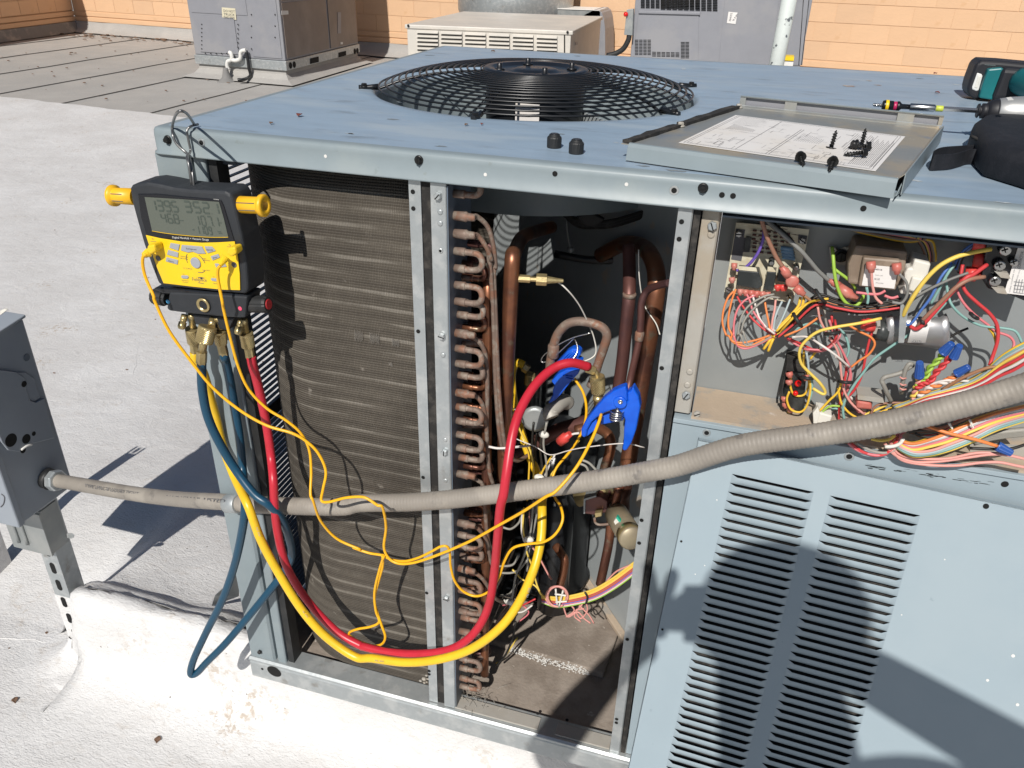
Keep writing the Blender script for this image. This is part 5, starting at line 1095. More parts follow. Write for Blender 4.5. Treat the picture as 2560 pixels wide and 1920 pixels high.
# ------------------------------------------------------------------ digital manifold hanging from its hook
MY = -.062
man = thing('digital_manifold', 'yellow and black digital gauge manifold hanging by a wire hook at the unit\'s left corner', 'gauge manifold', tuple(at('D', 1250, 430, MY)))
def mp(pts, y=MY, k='M'): return [at(k, a, b, y) for a, b in pts]
outer = [(262, 205), (285, 165), (340, 140), (470, 125), (620, 150), (800, 190), (1000, 215), (1200, 225), (1430, 235), (1500, 270), (1530, 340), (1575, 520), (1640, 800), (1690, 1100), (1712, 1380), (1710, 1470), (1670, 1500), (1300, 1470), (900, 1425), (650, 1395), (610, 1370), (530, 1160), (430, 880), (350, 600), (290, 380)]
boot = obj('rubber_boot', MB().prism(mp(outer), (0, .042, 0)), manblack, man, .004, seg=3)
inner_ = [(362, 270), (600, 268), (900, 300), (1200, 325), (1385, 345), (1420, 420), (1490, 650), (1550, 850), (1600, 1100), (1622, 1455), (1200, 1428), (680, 1368), (640, 1300), (500, 900), (400, 560)]
bez = obj('bezel', MB().prism(mp(inner_, MY-.0012), (0, .004, 0)), glossblack, man, .0008)
yf = obj('yellow_face', MB().prism(mp([(462, 775), (640, 815), (900, 855), (1150, 870), (1350, 865), (1552, 853), (1590, 1040), (1615, 1250), (1620, 1452), (1400, 1445), (1050, 1410), (680, 1366), (610, 1200), (530, 980)], MY-.0020), (0, .0012, 0)), yel, man, .0004)
scr = obj('display', MB().prism(mp([(448, 308), (900, 335), (1362, 368), (1420, 570), (1475, 798), (1250, 798), (1000, 780), (760, 755), (540, 720), (490, 500)], MY-.0018), (0, .0012, 0)), lcd, man)
obj('display_rim', MB().tube(mp([(540, 724), (760, 759), (1000, 784), (1250, 801), (1475, 801)], MY-.0021), .0004, 5, 3), hyel, scr)
SEG = {'0': 'abcdef', '1': 'bc', '2': 'abged', '3': 'abgcd', '4': 'fgbc', '5': 'afgcd', '6': 'afgedc', '7': 'abc', '8': 'abcdefg', '9': 'abcfgd', '-': 'g', ' ': ''}
def seven(s, x0, y0, x1, y1, h, wd, th):
    mb = MB(); n = len(s.replace('.', '')); i = 0
    bx = Vector((x1-x0, y1-y0, 0))/n
    def P(cx, cy, u, v): # u along, v up
        return at('M', cx+bx.x*u*wd+h*.24*(1-v), cy+bx.y*u*wd-h*v+h*.0, MY-.0022)
    def bar(cx, cy, a, b):
        p, q = P(cx, cy, *a), P(cx, cy, *b); d = (q-p).normalized(); n_ = d.cross(F).normalized()*th; e = d*th*.6; mb.add([p+e-n_, q-e-n_, q+n_-e, p+n_+e], [(0, 1, 2, 3)])
    cx, cy = x0, y0
    seg = dict(a=((0, 1), (1, 1)), b=((1, 1), (1, .5)), c=((1, .5), (1, 0)), d=((0, 0), (1, 0)), e=((0, .5), (0, 0)), f=((0, 1), (0, .5)), g=((0, .5), (1, .5)))
    for ch in s:
        if ch == '.':
            bar(cx-bx.x*(1-wd)*.55, cy, (0, .0), (.12, .0)); continue
        for k_ in SEG[ch]: bar(cx, cy, *seg[k_])
        cx += bx.x; cy += bx.y
    obj('display_digits', mb, lcdink, scr, recalc=False)
seven('139.5', 500, 470, 860, 492, 125, .72, .0011); seven('352.1', 925, 490, 1370, 520, 130, .68, .0011)
seven('46.8', 640, 620, 875, 635, 110, .68, .00085); seven('107.1', 1050, 650, 1370, 672, 115, .62, .00085); seven('-1109', 1020, 755, 1280, 772, 95, .6, .00075)
for x, y in ((905, 598), (1370, 625), (1365, 735), (1380, 755)): obj('display_unit_mark', MB().prism(mp([(x-22, y-8), (x+22, y-4), (x+22, y+6), (x-22, y+2)], MY-.0021), (0, .0001, 0)), lcdink, scr)
def mtext(s, a, b, h, m, par, y=MY-.0022, k='M'):
    p0 = at(k, *a, y); p1 = at(k, *b, y); u = at(k, a[0]-h*.14, a[1]-h, y)-p0; return text(s, p0, p1, u, m, par)
mtext('Digital Manifold + Vacuum Gauge', (790, 812), (1238, 843), 24, white, bez); mtext('SMAN', (1295, 340), (1360, 345), 11, white, bez)
mtext('T1', (535, 832), (565, 836), 20, ink, yf); mtext('T2', (1480, 907), (1512, 910), 20, ink, yf)
for a, b in (((520, 848), (592, 852)), ((1460, 915), (1532, 918))): obj('printed_rule', MB().prism(mp([a, b, (b[0], b[1]+4), (a[0], a[1]+4)], MY-.0022), (0, .0001, 0)), ink, yf)
keys = [((765, 870), (878, 890), (862, 968), (750, 930)), ((902, 895), (1150, 915), (1198, 1005), (1100, 1005), (1040, 980), (980, 990), (890, 965)), ((1180, 912), (1275, 915), (1320, 970), (1220, 1000)), ((735, 955), (862, 990), (858, 1052), (720, 1015)), ((715, 1045), (858, 1082), (852, 1138), (705, 1098)), ((1255, 1035), (1350, 1005), (1372, 1050), (1280, 1088)), ((1305, 1125), (1430, 1122), (1455, 1165), (1325, 1175)), ((900, 1270), (970, 1270), (990, 1290), (975, 1312), (910, 1308), (893, 1290)), ((1265, 1302), (1330, 1305), (1345, 1325), (1335, 1345), (1275, 1338), (1258, 1320))]
for q in keys: obj('key', MB().prism(mp(q, MY-.0032), (0, .0012, 0)), keygrey, yf, .0006)
c = at('M', 1080, 1112, MY-.002); obj('round_key', MB().lathe(c, F, [(0, .0073), (.0012, .0073), (.0018, .0066)], 28), keygrey, yf)
for s, a, b, h in (('Refrigerant', (960, 950), (1088, 962), 22), ('ON/OFF', (1198, 965), (1290, 975), 24), ('Alarm', (740, 1098), (808, 1114), 22), ('Enter', (1290, 1066), (1345, 1050), 20)): mtext(s, a, b, h, ink, yf, MY-.0034)
for s, a, b, h in (('Superheat', (890, 1040), (985, 1052), 15), ('Subcooling', (880, 1062), (980, 1076), 15), ('Target', (1145, 1065), (1205, 1072), 15), ('Superheat', (1160, 1085), (1252, 1096), 15), ('T1 T2 Bleed', (922, 1188), (1030, 1196), 14), ('Saturation', (1160, 1210), (1252, 1214), 14), ('Alt', (915, 1258), (940, 1260), 10), ('Head Pressure', (905, 1335), (990, 1342), 13), ('Position', (918, 1356), (985, 1362), 11), ('Tab', (1285, 1290), (1310, 1292), 10), ('Vapor', (1290, 1372), (1340, 1376), 13)): mtext(s, a, b, h, ink, yf)
mtext('Fieldpiece', (1035, 1335), (1212, 1348), 42, ink, yf)
for k_, q in enumerate((((1095, 1292), (1145, 1290), (1195, 1302), (1140, 1312)), ((1130, 1300), (1150, 1292), (1160, 1318), (1140, 1318)), ((1100, 1356), (1180, 1366), (1170, 1372), (1105, 1362)))): obj('emblem', MB().prism(mp(q, MY-.0022), (0, .0001, 0)), ink, yf)
for a0, a1 in ((-75, -25), (25, 78), (150, 205)):   # dial arcs
    pts = []
    for i in range(9): t = math.radians(a0+(a1-a0)*i/8); pts.append(at('M', 1080+120*math.cos(t-math.pi/2+math.pi/2+ (math.pi if a0 > 100 else 0)*0), 1110+125*math.sin(t+ .5), MY-.0023))
    obj('dial_arc', MB().tube(pts, .0004, 5, 1), ink, yf)
for x, y in ((617, 1058), (1548, 1138)): obj('probe_socket', MB().lathe(at('M', x, y, MY-.0021), F, [(0, .0038), (.0005, .0036)], 20), ink, yf)
# yellow pull-out handles, flanged ends
for k, a, b, s in (('M', (262, 300), (75, 290), 1), ('M', (1570, 398), (1900, 412), 1)):
    p, q = at(k, *a, MY+.014), at(k, *b, MY+.014); d = (q-p).normalized(); L = (q-p).length
    hd = obj('pull_handle', MB().lathe(p-d*.01, d, [(0, .0106), (L+.006, .0102), (L+.007, .0102), (L+.008, .0136), (L+.0125, .0136), (L+.0138, .0122), (L+.0139, .0058), (L+.006, .0055)], 30), yelhandle, man)
    for w in (-.0045, .0045): obj('handle_slot', MB().prism([p+d*L*.12+Vector((0, -.0093, w)), p+d*L*.85+Vector((0, -.0093, w)), p+d*L*.85+Vector((0, -.0093, w+.001)), p+d*L*.12+Vector((0, -.0093, w+.001))], (0, -.0004, 0)), ink, hd)
# manifold block under the boot
blkm = obj('valve_block', MB().prism(rowpts('D', [(1040, 320), (1260, 330), (1500, 345), (1518, 350), (1505, 480), (1400, 478), (1180, 455), (1040, 438), (1022, 420)], MY+.002), (0, .034, 0)), manblack, man, .003)
obj('hose_port_bar', MB().prism(rowpts('D', [(960, 290), (1500, 335), (1500, 352), (1000, 330), (940, 300)], MY+.004), (0, .03, 0)), glossblack, man, .002)
def knob(a, b, r, cap_m):
    p, q = at('D', *a, MY+.018), at('D', *b, MY+.018); d = (q-p).normalized(); L = (q-p).length; u = d.orthogonal().normalized(); w = d.cross(u); n = 36
    R = [[p+d*s+(u*math.cos(2*math.pi*k/n)+w*math.sin(2*math.pi*k/n))*rr_*(1-.06*(k % 6 == 0)*(s > .002)) for k in range(n)] for s, rr_ in ((0, r*.8), (.004, r*.82), (.005, r), (L*.9, r), (L, r*.88))]
    o = obj('valve_knob', MB().loft(R, smooth=False), blackr, man)
    obj('knob_cap', MB().lathe(q, d, [(0, r*.62), (.0012, r*.55)], 20), cap_m, o)
knob((1510, 392), (1650, 395), .0115, mat('red_dot', (.35, .015, .02), .5)); knob((1030, 360), (945, 345), .0112, hblue)
for x, y, m_ in ((1032, 379, mat('blue_dot', (.05, .30, .55), .5)), (1475, 421, mat('pink_dot', (.75, .08, .16), .5))): obj('colour_dot', MB().lathe(at('D', x, y, MY+.0018), F, [(0, .003), (.0004, .0027)], 14), m_, blkm)
sgl = at('D', 1251, 399, MY+.001); sg_ = obj('sight_glass', MB().lathe(sgl, F, [(0, .0098), (.0015, .0098), (.0022, .0092), (.0022, .0068), (.0005, .0064), (.0002, .001)], 30), brass, man); obj('sight_glass_lens', MB().lathe(sgl, F, [(.0006, .0063), (.0010, .0055)], 24), glossblack, sg_)
obj('lower_block', MB().prism(rowpts('D', [(1180, 455), (1440, 480), (1400, 560), (1200, 520)], MY+.014), (0, .018, 0)), manblack, man, .002)
# wire hook over the cap
hk = [at('D', 1200, -150, MY+.02), ]
hook = path(('A', [(1195, 1175, MY+.02), (1185, 1080, MY+.022), (1170, 1000, -.03), (1155, 950, -.012), (1090, 890, -.011), (1062, 830, -.010), (1060, 770, -.004)])) + [at('A', 1080, 705, 1.035, 2), at('A', 1110, 682, 1.045, 2), at('A', 1150, 700, 1.035, 2), at('A', 1195, 765, 1.004, 2)]
hook2 = path(('A', [(1178, 1140, MY+.02), (1160, 1010, MY+.022), (1148, 962, -.03), (1170, 930, -.010), (1160, 870, -.009), (1150, 820, -.009), (1152, 795, -.007), (1170, 778, -.003)])) + [at('A', 1190, 770, 1.003, 2), at('A', 1218, 764, 1.003, 2)]
mat('hook_wire', (.22, .22, .22), .35, metal=.8)
obj('hanging_hook', MB().tube(hook, .0017, 8, 5), MATS['hook_wire'], man); obj('hanging_hook', MB().tube(hook2, .0016, 8, 5), MATS['hook_wire'], man)
# brass ports, couplers
def coupler(k, pts, prof, par, n=24, knurl=None):
    """lathe along pts[0]->pts[1] (with depths); profile in parts of the length"""
    a = at(k, *pts[0]); b = at(k, *pts[1]); d = (b-a).normalized(); L = (b-a).length; u = d.orthogonal().normalized(); w = d.cross(u); R = []
    for s, r in prof: R.append([a+d*L*s+(u*math.cos(2*math.pi*j/n)+w*math.sin(2*math.pi*j/n))*r for j in range(n)])
    return obj('brass_fitting', MB().loft(R), brass, par)
def knurled(k, p0, p1, r0, r1, par, name='knurled_coupler'):
    a = at(k, *p0); b = at(k, *p1); d = (b-a).normalized(); L = (b-a).length; u = d.orthogonal().normalized(); w = d.cross(u); n = 44; m_ = 14; R = []
    R.append([a+(u*math.cos(2*math.pi*j/n)+w*math.sin(2*math.pi*j/n))*r0*.86 for j in range(n)])
    for i in range(m_+1):
        t = i/m_; R.append([a+d*L*(.02+.96*t)+(u*math.cos(2*math.pi*j/n)+w*math.sin(2*math.pi*j/n))*(r0+(r1-r0)*t)*(1+.035*(((i+j) % 2)*2-1)*(.12 < t < .95)) for j in range(n)])
    R.append([a+d*L+(u*math.cos(2*math.pi*j/n)+w*math.sin(2*math.pi*j/n))*r1*.9 for j in range(n)])
    return obj(name, MB().loft(R, smooth=False), brass, par)
def hexnut(k, p0, p1, r, par):
    a = at(k, *p0); b = at(k, *p1); return obj('hex_ferrule', MB().lathe(a, b-a, [(0, r*.92), (.001, r), ((b-a).length-.001, r), ((b-a).length, r*.92)], 6, smooth=False), brass, par, .0005)
YF = MY+.018
# manifold ports
for a, b in (((440, 330), (455, 570)), ((900, 380), (985, 610)), ((1390, 420), (1440, 670))): coupler('W', ((*a, YF), (*b, YF)), ((0, .0052), (.35, .0052), (.36, .0045), (1, .0045)), man, 8)
for a, b in (((310, 345), (240, 610)), ((1360, 430), (1280, 715))): coupler('W', ((*a, YF), (*b, YF-.014)), ((0, .0046), (.42, .0046), (.44, .0038), (.52, .0038), (.54, .0054), (.85, .0054), (.97, .0040), (1, .003)), man, 14)
coupler('W', ((840, 390, YF), (800, 560, YF-.012)), ((0, .0046), (.6, .0052), (1, .0048)), man, 14)

# ------------------------------------------------------------------ hoses
def tubeobj(name, pts, r, m, par, n=14, sub=7): return obj(name, MB().tube(pts, r, n, sub), m, par)
RH, YH_, BH = .0064, .0066, .0064
# yellow
yh = thing('yellow_hose', 'thick yellow charging hose looping from the manifold across the coil to a valve inside', 'hose', tuple(at('J', 500, 1010, -.08)))
knurled('W', (430, 600, YF), (480, 850, YF+.006), .0084, .0090, yh); hexnut('W', (480, 850, YF+.006), (505, 1050, YF+.006), .0066, yh)
tubeobj('hose', path(('W', [(490, 1040, YF+.006), (510, 1200, YF+.006)]), ('D', [(1250, 820, -.03), (1290, 960, -.02), (1330, 1100, -.012), (1370, 1270, -.012), (1430, 1430, -.03), (1480, 1540, -.055)]), ('I', [(1530, 60, -.075), (1600, 250, -.08), (1700, 440, -.082), (1850, 680, -.085), (2000, 850, -.088), (2180, 975, -.09)]), ('J', [(200, 985, -.09), (400, 1010, -.09), (600, 993, -.088), (800, 930, -.08), (980, 800, -.07), (1100, 640, -.05), (1190, 440, -.03), (1235, 250, .0), (1242, 60, .03)]), ('E', [(1235, 1530, .08), (1210, 1430, .11), (1165, 1330, .13), (1120, 1200, .15), (1075, 1030, .17), (1055, 880, .18), (1062, 790, .19), (1090, 755, .19), (1130, 770, .19)])), YH_, hyel, yh, sub=6)
hexnut('N', (140, 385, .19), (205, 430, .19), .0075, yh); knurled('N', (228, 470, .19), (222, 600, .19), .0078, .0088, yh); coupler('N', ((222, 600, .19), (215, 720, .19)), ((0, .005), (.4, .005), (.41, .0065), (.8, .0065), (1, .0045)), yh)
# red
rh = thing('red_hose', 'red hose looping from the manifold up to a brass coupler beside the front blue clamp', 'hose', tuple(at('J', 500, 940, -.06)))
knurled('W', (1440, 680, YF), (1480, 930, YF+.002), .0090, .0088, rh); hexnut('W', (1485, 935, YF+.002), (1520, 1140, YF+.002), .0064, rh)
tubeobj('hose', path(('W', [(1530, 1120, YF+.002), (1560, 1280, YF+.002)]), ('D', [(1575, 850, -.035), (1610, 1000, -.028), (1640, 1150, -.025), (1665, 1330, -.03), (1680, 1480, -.055)]), ('I', [(1688, 60, -.062), (1708, 220, -.06), (1750, 390, -.055), (1820, 530, -.052), (1930, 680, -.055), (2080, 830, -.06), (2212, 905, -.062)]), ('J', [(150, 915, -.064), (300, 948, -.066), (480, 958, -.066), (650, 938, -.062), (770, 880, -.055), (860, 780, -.045), (920, 640, -.04), (950, 440, -.045), (970, 230, -.058), (985, 60, -.068)]), ('E', [(1005, 1560, -.068), (1025, 1420, -.058), (1060, 1200, -.03), (1110, 1040, .0), (1200, 890, .035), (1310, 790, .065), (1420, 755, .08), (1530, 780, .095)])), RH, hred, rh, sub=6)
hexnut('N', (930, 400, .095), (1040, 440, .10), .0066, rh)
obj('elbow_tube', MB().tube(path(('N', [(1030, 430, .10), (1060, 460, .10), (1070, 500, .10), (1070, 560, .10)])), .0034, 12, 4), brass, rh)
knurled('N', (1070, 500, .10), (1085, 710, .10), .0104, .0098, rh); coupler('N', ((1085, 700, .10), (1080, 860, .10)), ((0, .0082), (.15, .0082), (.16, .0064), (.35, .0064), (.36, .0076), (.62, .0076), (.63, .006), (1, .006)), rh)
# teal: one hose hanging in a long loop between the manifold port and the spare coupler
bh = thing('teal_hose', 'dark teal hose hanging in a long loop left of the coil', 'hose', tuple(at('I', 1190, 1080, -.06)))
knurled('W', (950, 620, YF), (980, 880, YF+.004), .0092, .0080, bh); hexnut('W', (985, 885, YF+.004), (1035, 1085, YF+.006), .0068, bh)
knurled('W', (740, 560, YF-.016), (660, 860, YF-.024), .0120, .0112, bh); hexnut('W', (625, 1020, YF-.024), (615, 1240, YF-.024), .0074, bh)
coupler('W', ((665, 790, YF-.024), (630, 1030, YF-.024)), ((0, .0050), (1, .0058)), bh)
tubeobj('hose', path(('W', [(620, 1230, YF-.024), (620, 1420, YF-.024)]), ('D', [(1245, 930, -.066), (1275, 1080, -.064), (1340, 1230, -.062), (1440, 1400, -.06), (1560, 1560, -.068)]), ('I', [(1650, 40, -.068), (1720, 110, -.055), (1775, 240, -.03), (1790, 360, -.01), (1740, 460, -.008), (1640, 590, -.02), (1500, 760, -.035), (1380, 900, -.05), (1270, 1010, -.058), (1215, 1070, -.06), (1180, 1085, -.062), (1172, 1060, -.064), (1195, 980, -.064), (1270, 820, -.062), (1360, 640, -.06), (1430, 450, -.06), (1475, 270, -.065), (1505, 80, -.07)]), ('D', [(1500, 1540, -.05), (1490, 1400, -.02), (1470, 1200, -.012), (1440, 1020, -.012), (1410, 850, -.02), (1385, 740, -.03)]), ('W', [(1040, 1130, YF+.006), (1030, 1070, YF+.006)])), BH, hblue, bh, sub=6)

for k, x0, y0, x1, y1, yy in (('J', 215, 1003, 270, 1010, -.0975), ('J', 1155, 612, 1172, 555, -.053), ('I', 1572, 180, 1590, 235, -.0875), ('I', 1855, 695, 1885, 735, -.092)):
    a_, b_ = at(k, x0, y0, yy), at(k, x1, y1, yy); text('NL 055', a_, b_, (b_-a_).cross(F).normalized()*-.0032, inkmid, yh, 'hose_print')
# thermocouple cables with their blue pipe clamps
def clamp(name, label, cable, cabler, plug, parts, y, extra=()):
    t = thing(name, label, 'pipe clamp probe', tuple(at('N', *parts[0][0][0], y)))
    tubeobj('cable', cable, cabler, cyel, t, 8, 6)
    for c in extra: tubeobj('cable', c, cabler, cyel, t, 8, 6)
    # plug body and ribbed strain relief
    (x0, y0), (x1, y1), (x2, y2) = plug
    obj('plug', MB().prism([at('M', a, b, MY-.018) for a, b in ((x0-30, y0-30), (x0+55, y0-40), (x0+75, y0+45), (x0+10, y0+90), (x0-45, y0+50))], (0, .016, 0)), yel, t, .0025)
    p, q = at('M', x1, y1, MY-.012), at('M', x2, y2, MY-.020); d = (q-p).normalized(); L = (q-p).length
    obj('strain_relief', MB().lathe(p, d, [(L*i/12, (.0062-.0030*i/12)*(1 if i % 2 else .84)) for i in range(13)], 14, False), yel, t)
    return t
T1 = path(('M', [(470, 1010, MY-.018), (432, 1040, MY-.020), (425, 1130, MY-.020), (450, 1260, MY-.020), (500, 1390, MY-.022), (560, 1520, MY-.025)]), ('D', [(955, 385, -.088), (1040, 560, -.088), (1170, 740, -.086), (1310, 910, -.084), (1480, 1050, -.08), (1640, 1140, -.075), (1790, 1185, -.07), (1880, 1235, -.066), (1955, 1310, -.064), (2002, 1420, -.066), (1985, 1530, -.075), (1975, 1600, -.08), (2020, 1610, -.082), (2120, 1585, -.08), (2212, 1578, -.078)]), ('E', [(170, 1590, -.078), (230, 1630, -.078)]), ('J', [(262, 60, -.075), (283, 180, -.06), (270, 300, -.055), (300, 370, -.055), (360, 402, -.055), (440, 400, -.055), (540, 372, -.056), (680, 318, -.058), (820, 255, -.062), (980, 165, -.07), (1130, 80, -.08), (1260, -5, -.085)]), ('E', [(1330, 1540, -.082), (1450, 1400, -.06), (1540, 1240, -.03), (1590, 1120, -.005), (1605, 1070, .01)]))
jA = [(1430, 635), (1350, 660), (1260, 700), (1150, 790), (1050, 905), (930, 1060), (868, 1180), (868, 1255), (900, 1287), (935, 1265), (945, 1190), (1000, 1090), (1060, 1035), (1140, 980), (1240, 940), (1330, 915), (1405, 880), (1450, 810), (1445, 715)]
jB = [(1520, 645), (1590, 770), (1612, 900), (1590, 1020), (1560, 1180), (1500, 1350), (1440, 1440), (1400, 1448), (1385, 1420), (1400, 1330), (1405, 1180), (1420, 1060), (1390, 990), (1330, 930), (1325, 905), (1400, 880), (1450, 810), (1445, 715), (1480, 700)]
CY = .012
c1 = clamp('pipe_clamp_probe', 'bright blue pipe clamp gripping the thin copper line beside the middle post', T1, .0021, ((510, 930), (500, 990), (430, 1020)), ((jA,), (jB,)), CY,
    [path(('J', [(270, 355, -.055), (240, 450, -.05), (212, 580, -.05), (220, 690, -.05), (240, 760, -.05), (190, 790, -.052), (110, 805, -.055), (60, 825, -.055), (65, 850, -.055), (130, 885, -.055), (210, 908, -.055), (260, 895, -.055), (278, 850, -.054), (255, 780, -.052), (228, 700, -.048), (212, 620, -.046), (240, 500, -.047), (262, 420, -.05), (262, 350, -.055)]))])
def npts(q, y): return [at('N', a, b, y) for a, b in q]
obj('clamp_handle', MB().prism(npts(jA, CY), (0, .014, 0)), blueclamp, c1, .003, seg=3)
obj('clamp_handle', MB().prism(npts(jB, CY+.003), (0, .016, 0)), blueclamp, c1, .003, seg=3)
obj('clamp_inner_leaf', MB().prism(npts([(1130, 1000), (1240, 960), (1330, 960), (1420, 1040), (1300, 1085), (1180, 1110), (1110, 1122)], CY+.012), (0, .008, 0)), blueclamp, c1, .002)
obj('clamp_inner_leaf', MB().prism(npts([(1060, 1040), (1080, 1150), (960, 1250), (925, 1270), (940, 1190), (1000, 1090)], CY+.006), (0, .004, 0)), blueclamp, c1, .001)
obj('clamp_pivot_boss', MB().lathe(at('N', 1360, 835, CY), F, [(0, .0088), (.0015, .0085), (.002, .0072)], 28), blueclamp, c1)
obj('clamp_rivet', MB().lathe(at('N', 1362, 828, CY-.002), F, [(0, .0034), (.001, .003), (.001, .0015), (.0003, .0012)], 16), steel, c1)
cc = at('N', 1318, 985, CY+.004); P = [cc+Vector((.0085*math.cos(i*.5), .0085*math.sin(i*.5), -.0075+.015*i/56)) for i in range(57)]
obj('clamp_spring', MB().tube(P, .0013, 6, 1), steel, c1)
T2 = path(('M', [(1380, 1150, MY-.02), (1350, 1190, MY-.021), (1348, 1300, MY-.021), (1375, 1450, MY-.022), (1405, 1600, MY-.024)]), ('D', [(1375, 430, -.082), (1415, 600, -.08), (1465, 780, -.078), (1530, 920, -.075), (1640, 1035, -.07), (1760, 1110, -.066), (1850, 1190, -.062), (1900, 1290, -.06), (1912, 1420, -.065), (1908, 1560, -.082)]), ('I', [(1925, 20, -.085), (1970, 140, -.07), (2070, 250, -.058), (2212, 315, -.054)]), ('J', [(80, 305, -.052), (180, 338, -.05), (260, 352, -.05), (320, 380, -.05), (400, 388, -.05), (480, 368, -.05), (560, 330, -.05), (620, 298, -.05), (660, 300, -.048), (675, 340, -.044), (680, 420, -.04), (705, 510, -.036), (760, 575, -.03), (840, 603, -.028), (920, 570, -.03), (975, 490, -.034), (1010, 390, -.036), (1060, 310, -.036), (1150, 283, -.034), (1250, 270, -.034), (1325, 220, -.03), (1368, 135, -.02), (1355, 50, .0)]), ('E', [(1320, 1580, .05), (1300, 1500, .09), (1330, 1400, .11), (1420, 1290, .12), (1490, 1170, .12), (1514, 1050, .12), (1495, 940, .125), (1440, 850, .13)]))
hA = [(520, 385), (600, 300), (690, 200), (750, 165), (820, 165), (860, 200), (862, 240), (820, 290), (890, 330), (700, 350), (560, 400)]
hB = [(495, 570), (580, 480), (680, 425), (850, 425), (830, 480), (760, 550), (690, 640), (610, 740), (540, 810), (470, 850), (458, 835), (515, 740), (510, 680), (535, 620)]
c2 = clamp('pipe_clamp_probe', 'blue pipe clamp deeper inside, half hidden behind the bend of the red hose', T2, .0020, ((1500, 960), (1450, 1040), (1375, 1140)), ((hA,), (hB,)), .13)
obj('clamp_handle', MB().prism(npts(hA, .13), (0, .016, 0)), blueclamp, c2, .003); obj('clamp_handle', MB().prism(npts(hB, .125), (0, .018, 0)), blueclamp, c2, .003)
for o_ in (0, 28, 56): obj('grip_rib', MB().tube(npts([(600+o_, 330+o_*.3), (700+o_, 225+o_*.3), (780+o_*.8, 190+o_*.4)], .1288), .0014, 6, 3), blueclamp, c2)
for o_ in (0, 40): obj('grip_rib', MB().tube(npts([(640+o_, 490+o_*.9), (700+o_, 505+o_*.9), (760+o_*.6, 510+o_*.9)], .1242), .0010, 6, 3), blueclamp, c2)

# wires and ties inside the compressor compartment
wire('w', ('N', [(20, 910, .10), (70, 960, .09), (100, 1060, .09)]), ('E', [(1045, 1060, .1), (1035, 1180, .1), (1080, 1220, .1), (1200, 1270, .09), (1290, 1320, .08), (1400, 1295, .07), (1500, 1275, .06), (1740, 1250, .05), (1870, 1275, .06)]), r=.0011)
wire('w', ('E', [(915, 1270, .02), (980, 1280, .02), (1100, 1270, .03), (1160, 1265, .06)]), r=.0022)
for j, (c, q) in enumerate((('y', [(1060, 1050), (1080, 1110), (1120, 1200), (1170, 1300), (1190, 1420), (1185, 1560)]), ('ye', [(1115, 1230), (1160, 1320), (1160, 1450), (1150, 1600)]), ('k', [(1210, 1180), (1200, 1300), (1210, 1450), (1190, 1650)]), ('g', [(1240, 1180), (1230, 1300), (1245, 1450), (1230, 1650)]), ('g', [(1270, 1120), (1250, 1250), (1270, 1400), (1250, 1650)]), ('k', [(1190, 1120), (1180, 1250), (1190, 1400), (1175, 1650)]), ('y', [(1470, 1230), (1400, 1310), (1330, 1400), (1280, 1480), (1260, 1640)]), ('w', [(1320, 1320), (1280, 1400), (1250, 1470)]), ('ye', [(1300, 1330), (1250, 1410), (1220, 1480)]))):
    wire(c, ('E', [(x, y, .10+.012*(j % 4)) for x, y in q]), r=.0022 if c in 'kg' else .0019)
for j, (c, q) in enumerate((('g', [(1190, 20), (1180, 120), (1165, 240), (1130, 360), (1080, 480), (1060, 600), (1040, 680)]), ('g', [(1215, 20), (1205, 120), (1180, 240), (1160, 330), (1150, 450)]), ('k', [(1170, 20), (1150, 140), (1140, 280), (1110, 420), (1080, 560), (1050, 640)]), ('k', [(1150, 30), (1140, 200), (1160, 340), (1130, 480), (1100, 620), (1070, 760)]), ('y', [(1130, 60), (1125, 180), (1140, 280), (1150, 340), (1180, 420), (1220, 560), (1280, 640)]), ('y', [(1060, 440), (1120, 500), (1200, 540), (1240, 600)]), ('pi', [(1160, 60), (1170, 200), (1165, 280), (1210, 340), (1290, 490)]), ('pi', [(1170, 280), (1230, 370), (1300, 500)]), ('w', [(1120, 70), (1115, 190), (1130, 260), (1160, 300)]), ('r', [(1060, 680), (1120, 660), (1200, 620)]), ('pk', [(1000, 660), (1080, 640), (1160, 700), (1100, 760)]), ('y', [(1090, 860), (1050, 920), (1000, 990), (960, 1015)]), ('k', [(1080, 760), (1060, 860), (1020, 960), (960, 1030)]), ('w', [(1060, 700), (1120, 700), (1180, 660)]), ('g', [(1000, 180), (1050, 190), (1100, 150), (1115, 100)]), ('g', [(980, 600), (1040, 590), (1080, 540), (1120, 500)]), ('g', [(975, 420), (1060, 410), (1100, 350)]), ('g', [(980, 460), (1050, 460), (1100, 440), (1150, 380)]))):
    wire(c, ('J', [(x, y, .085+.012*(j % 4)) for x, y in q]), r=.0024 if c in 'kg' else .0018)
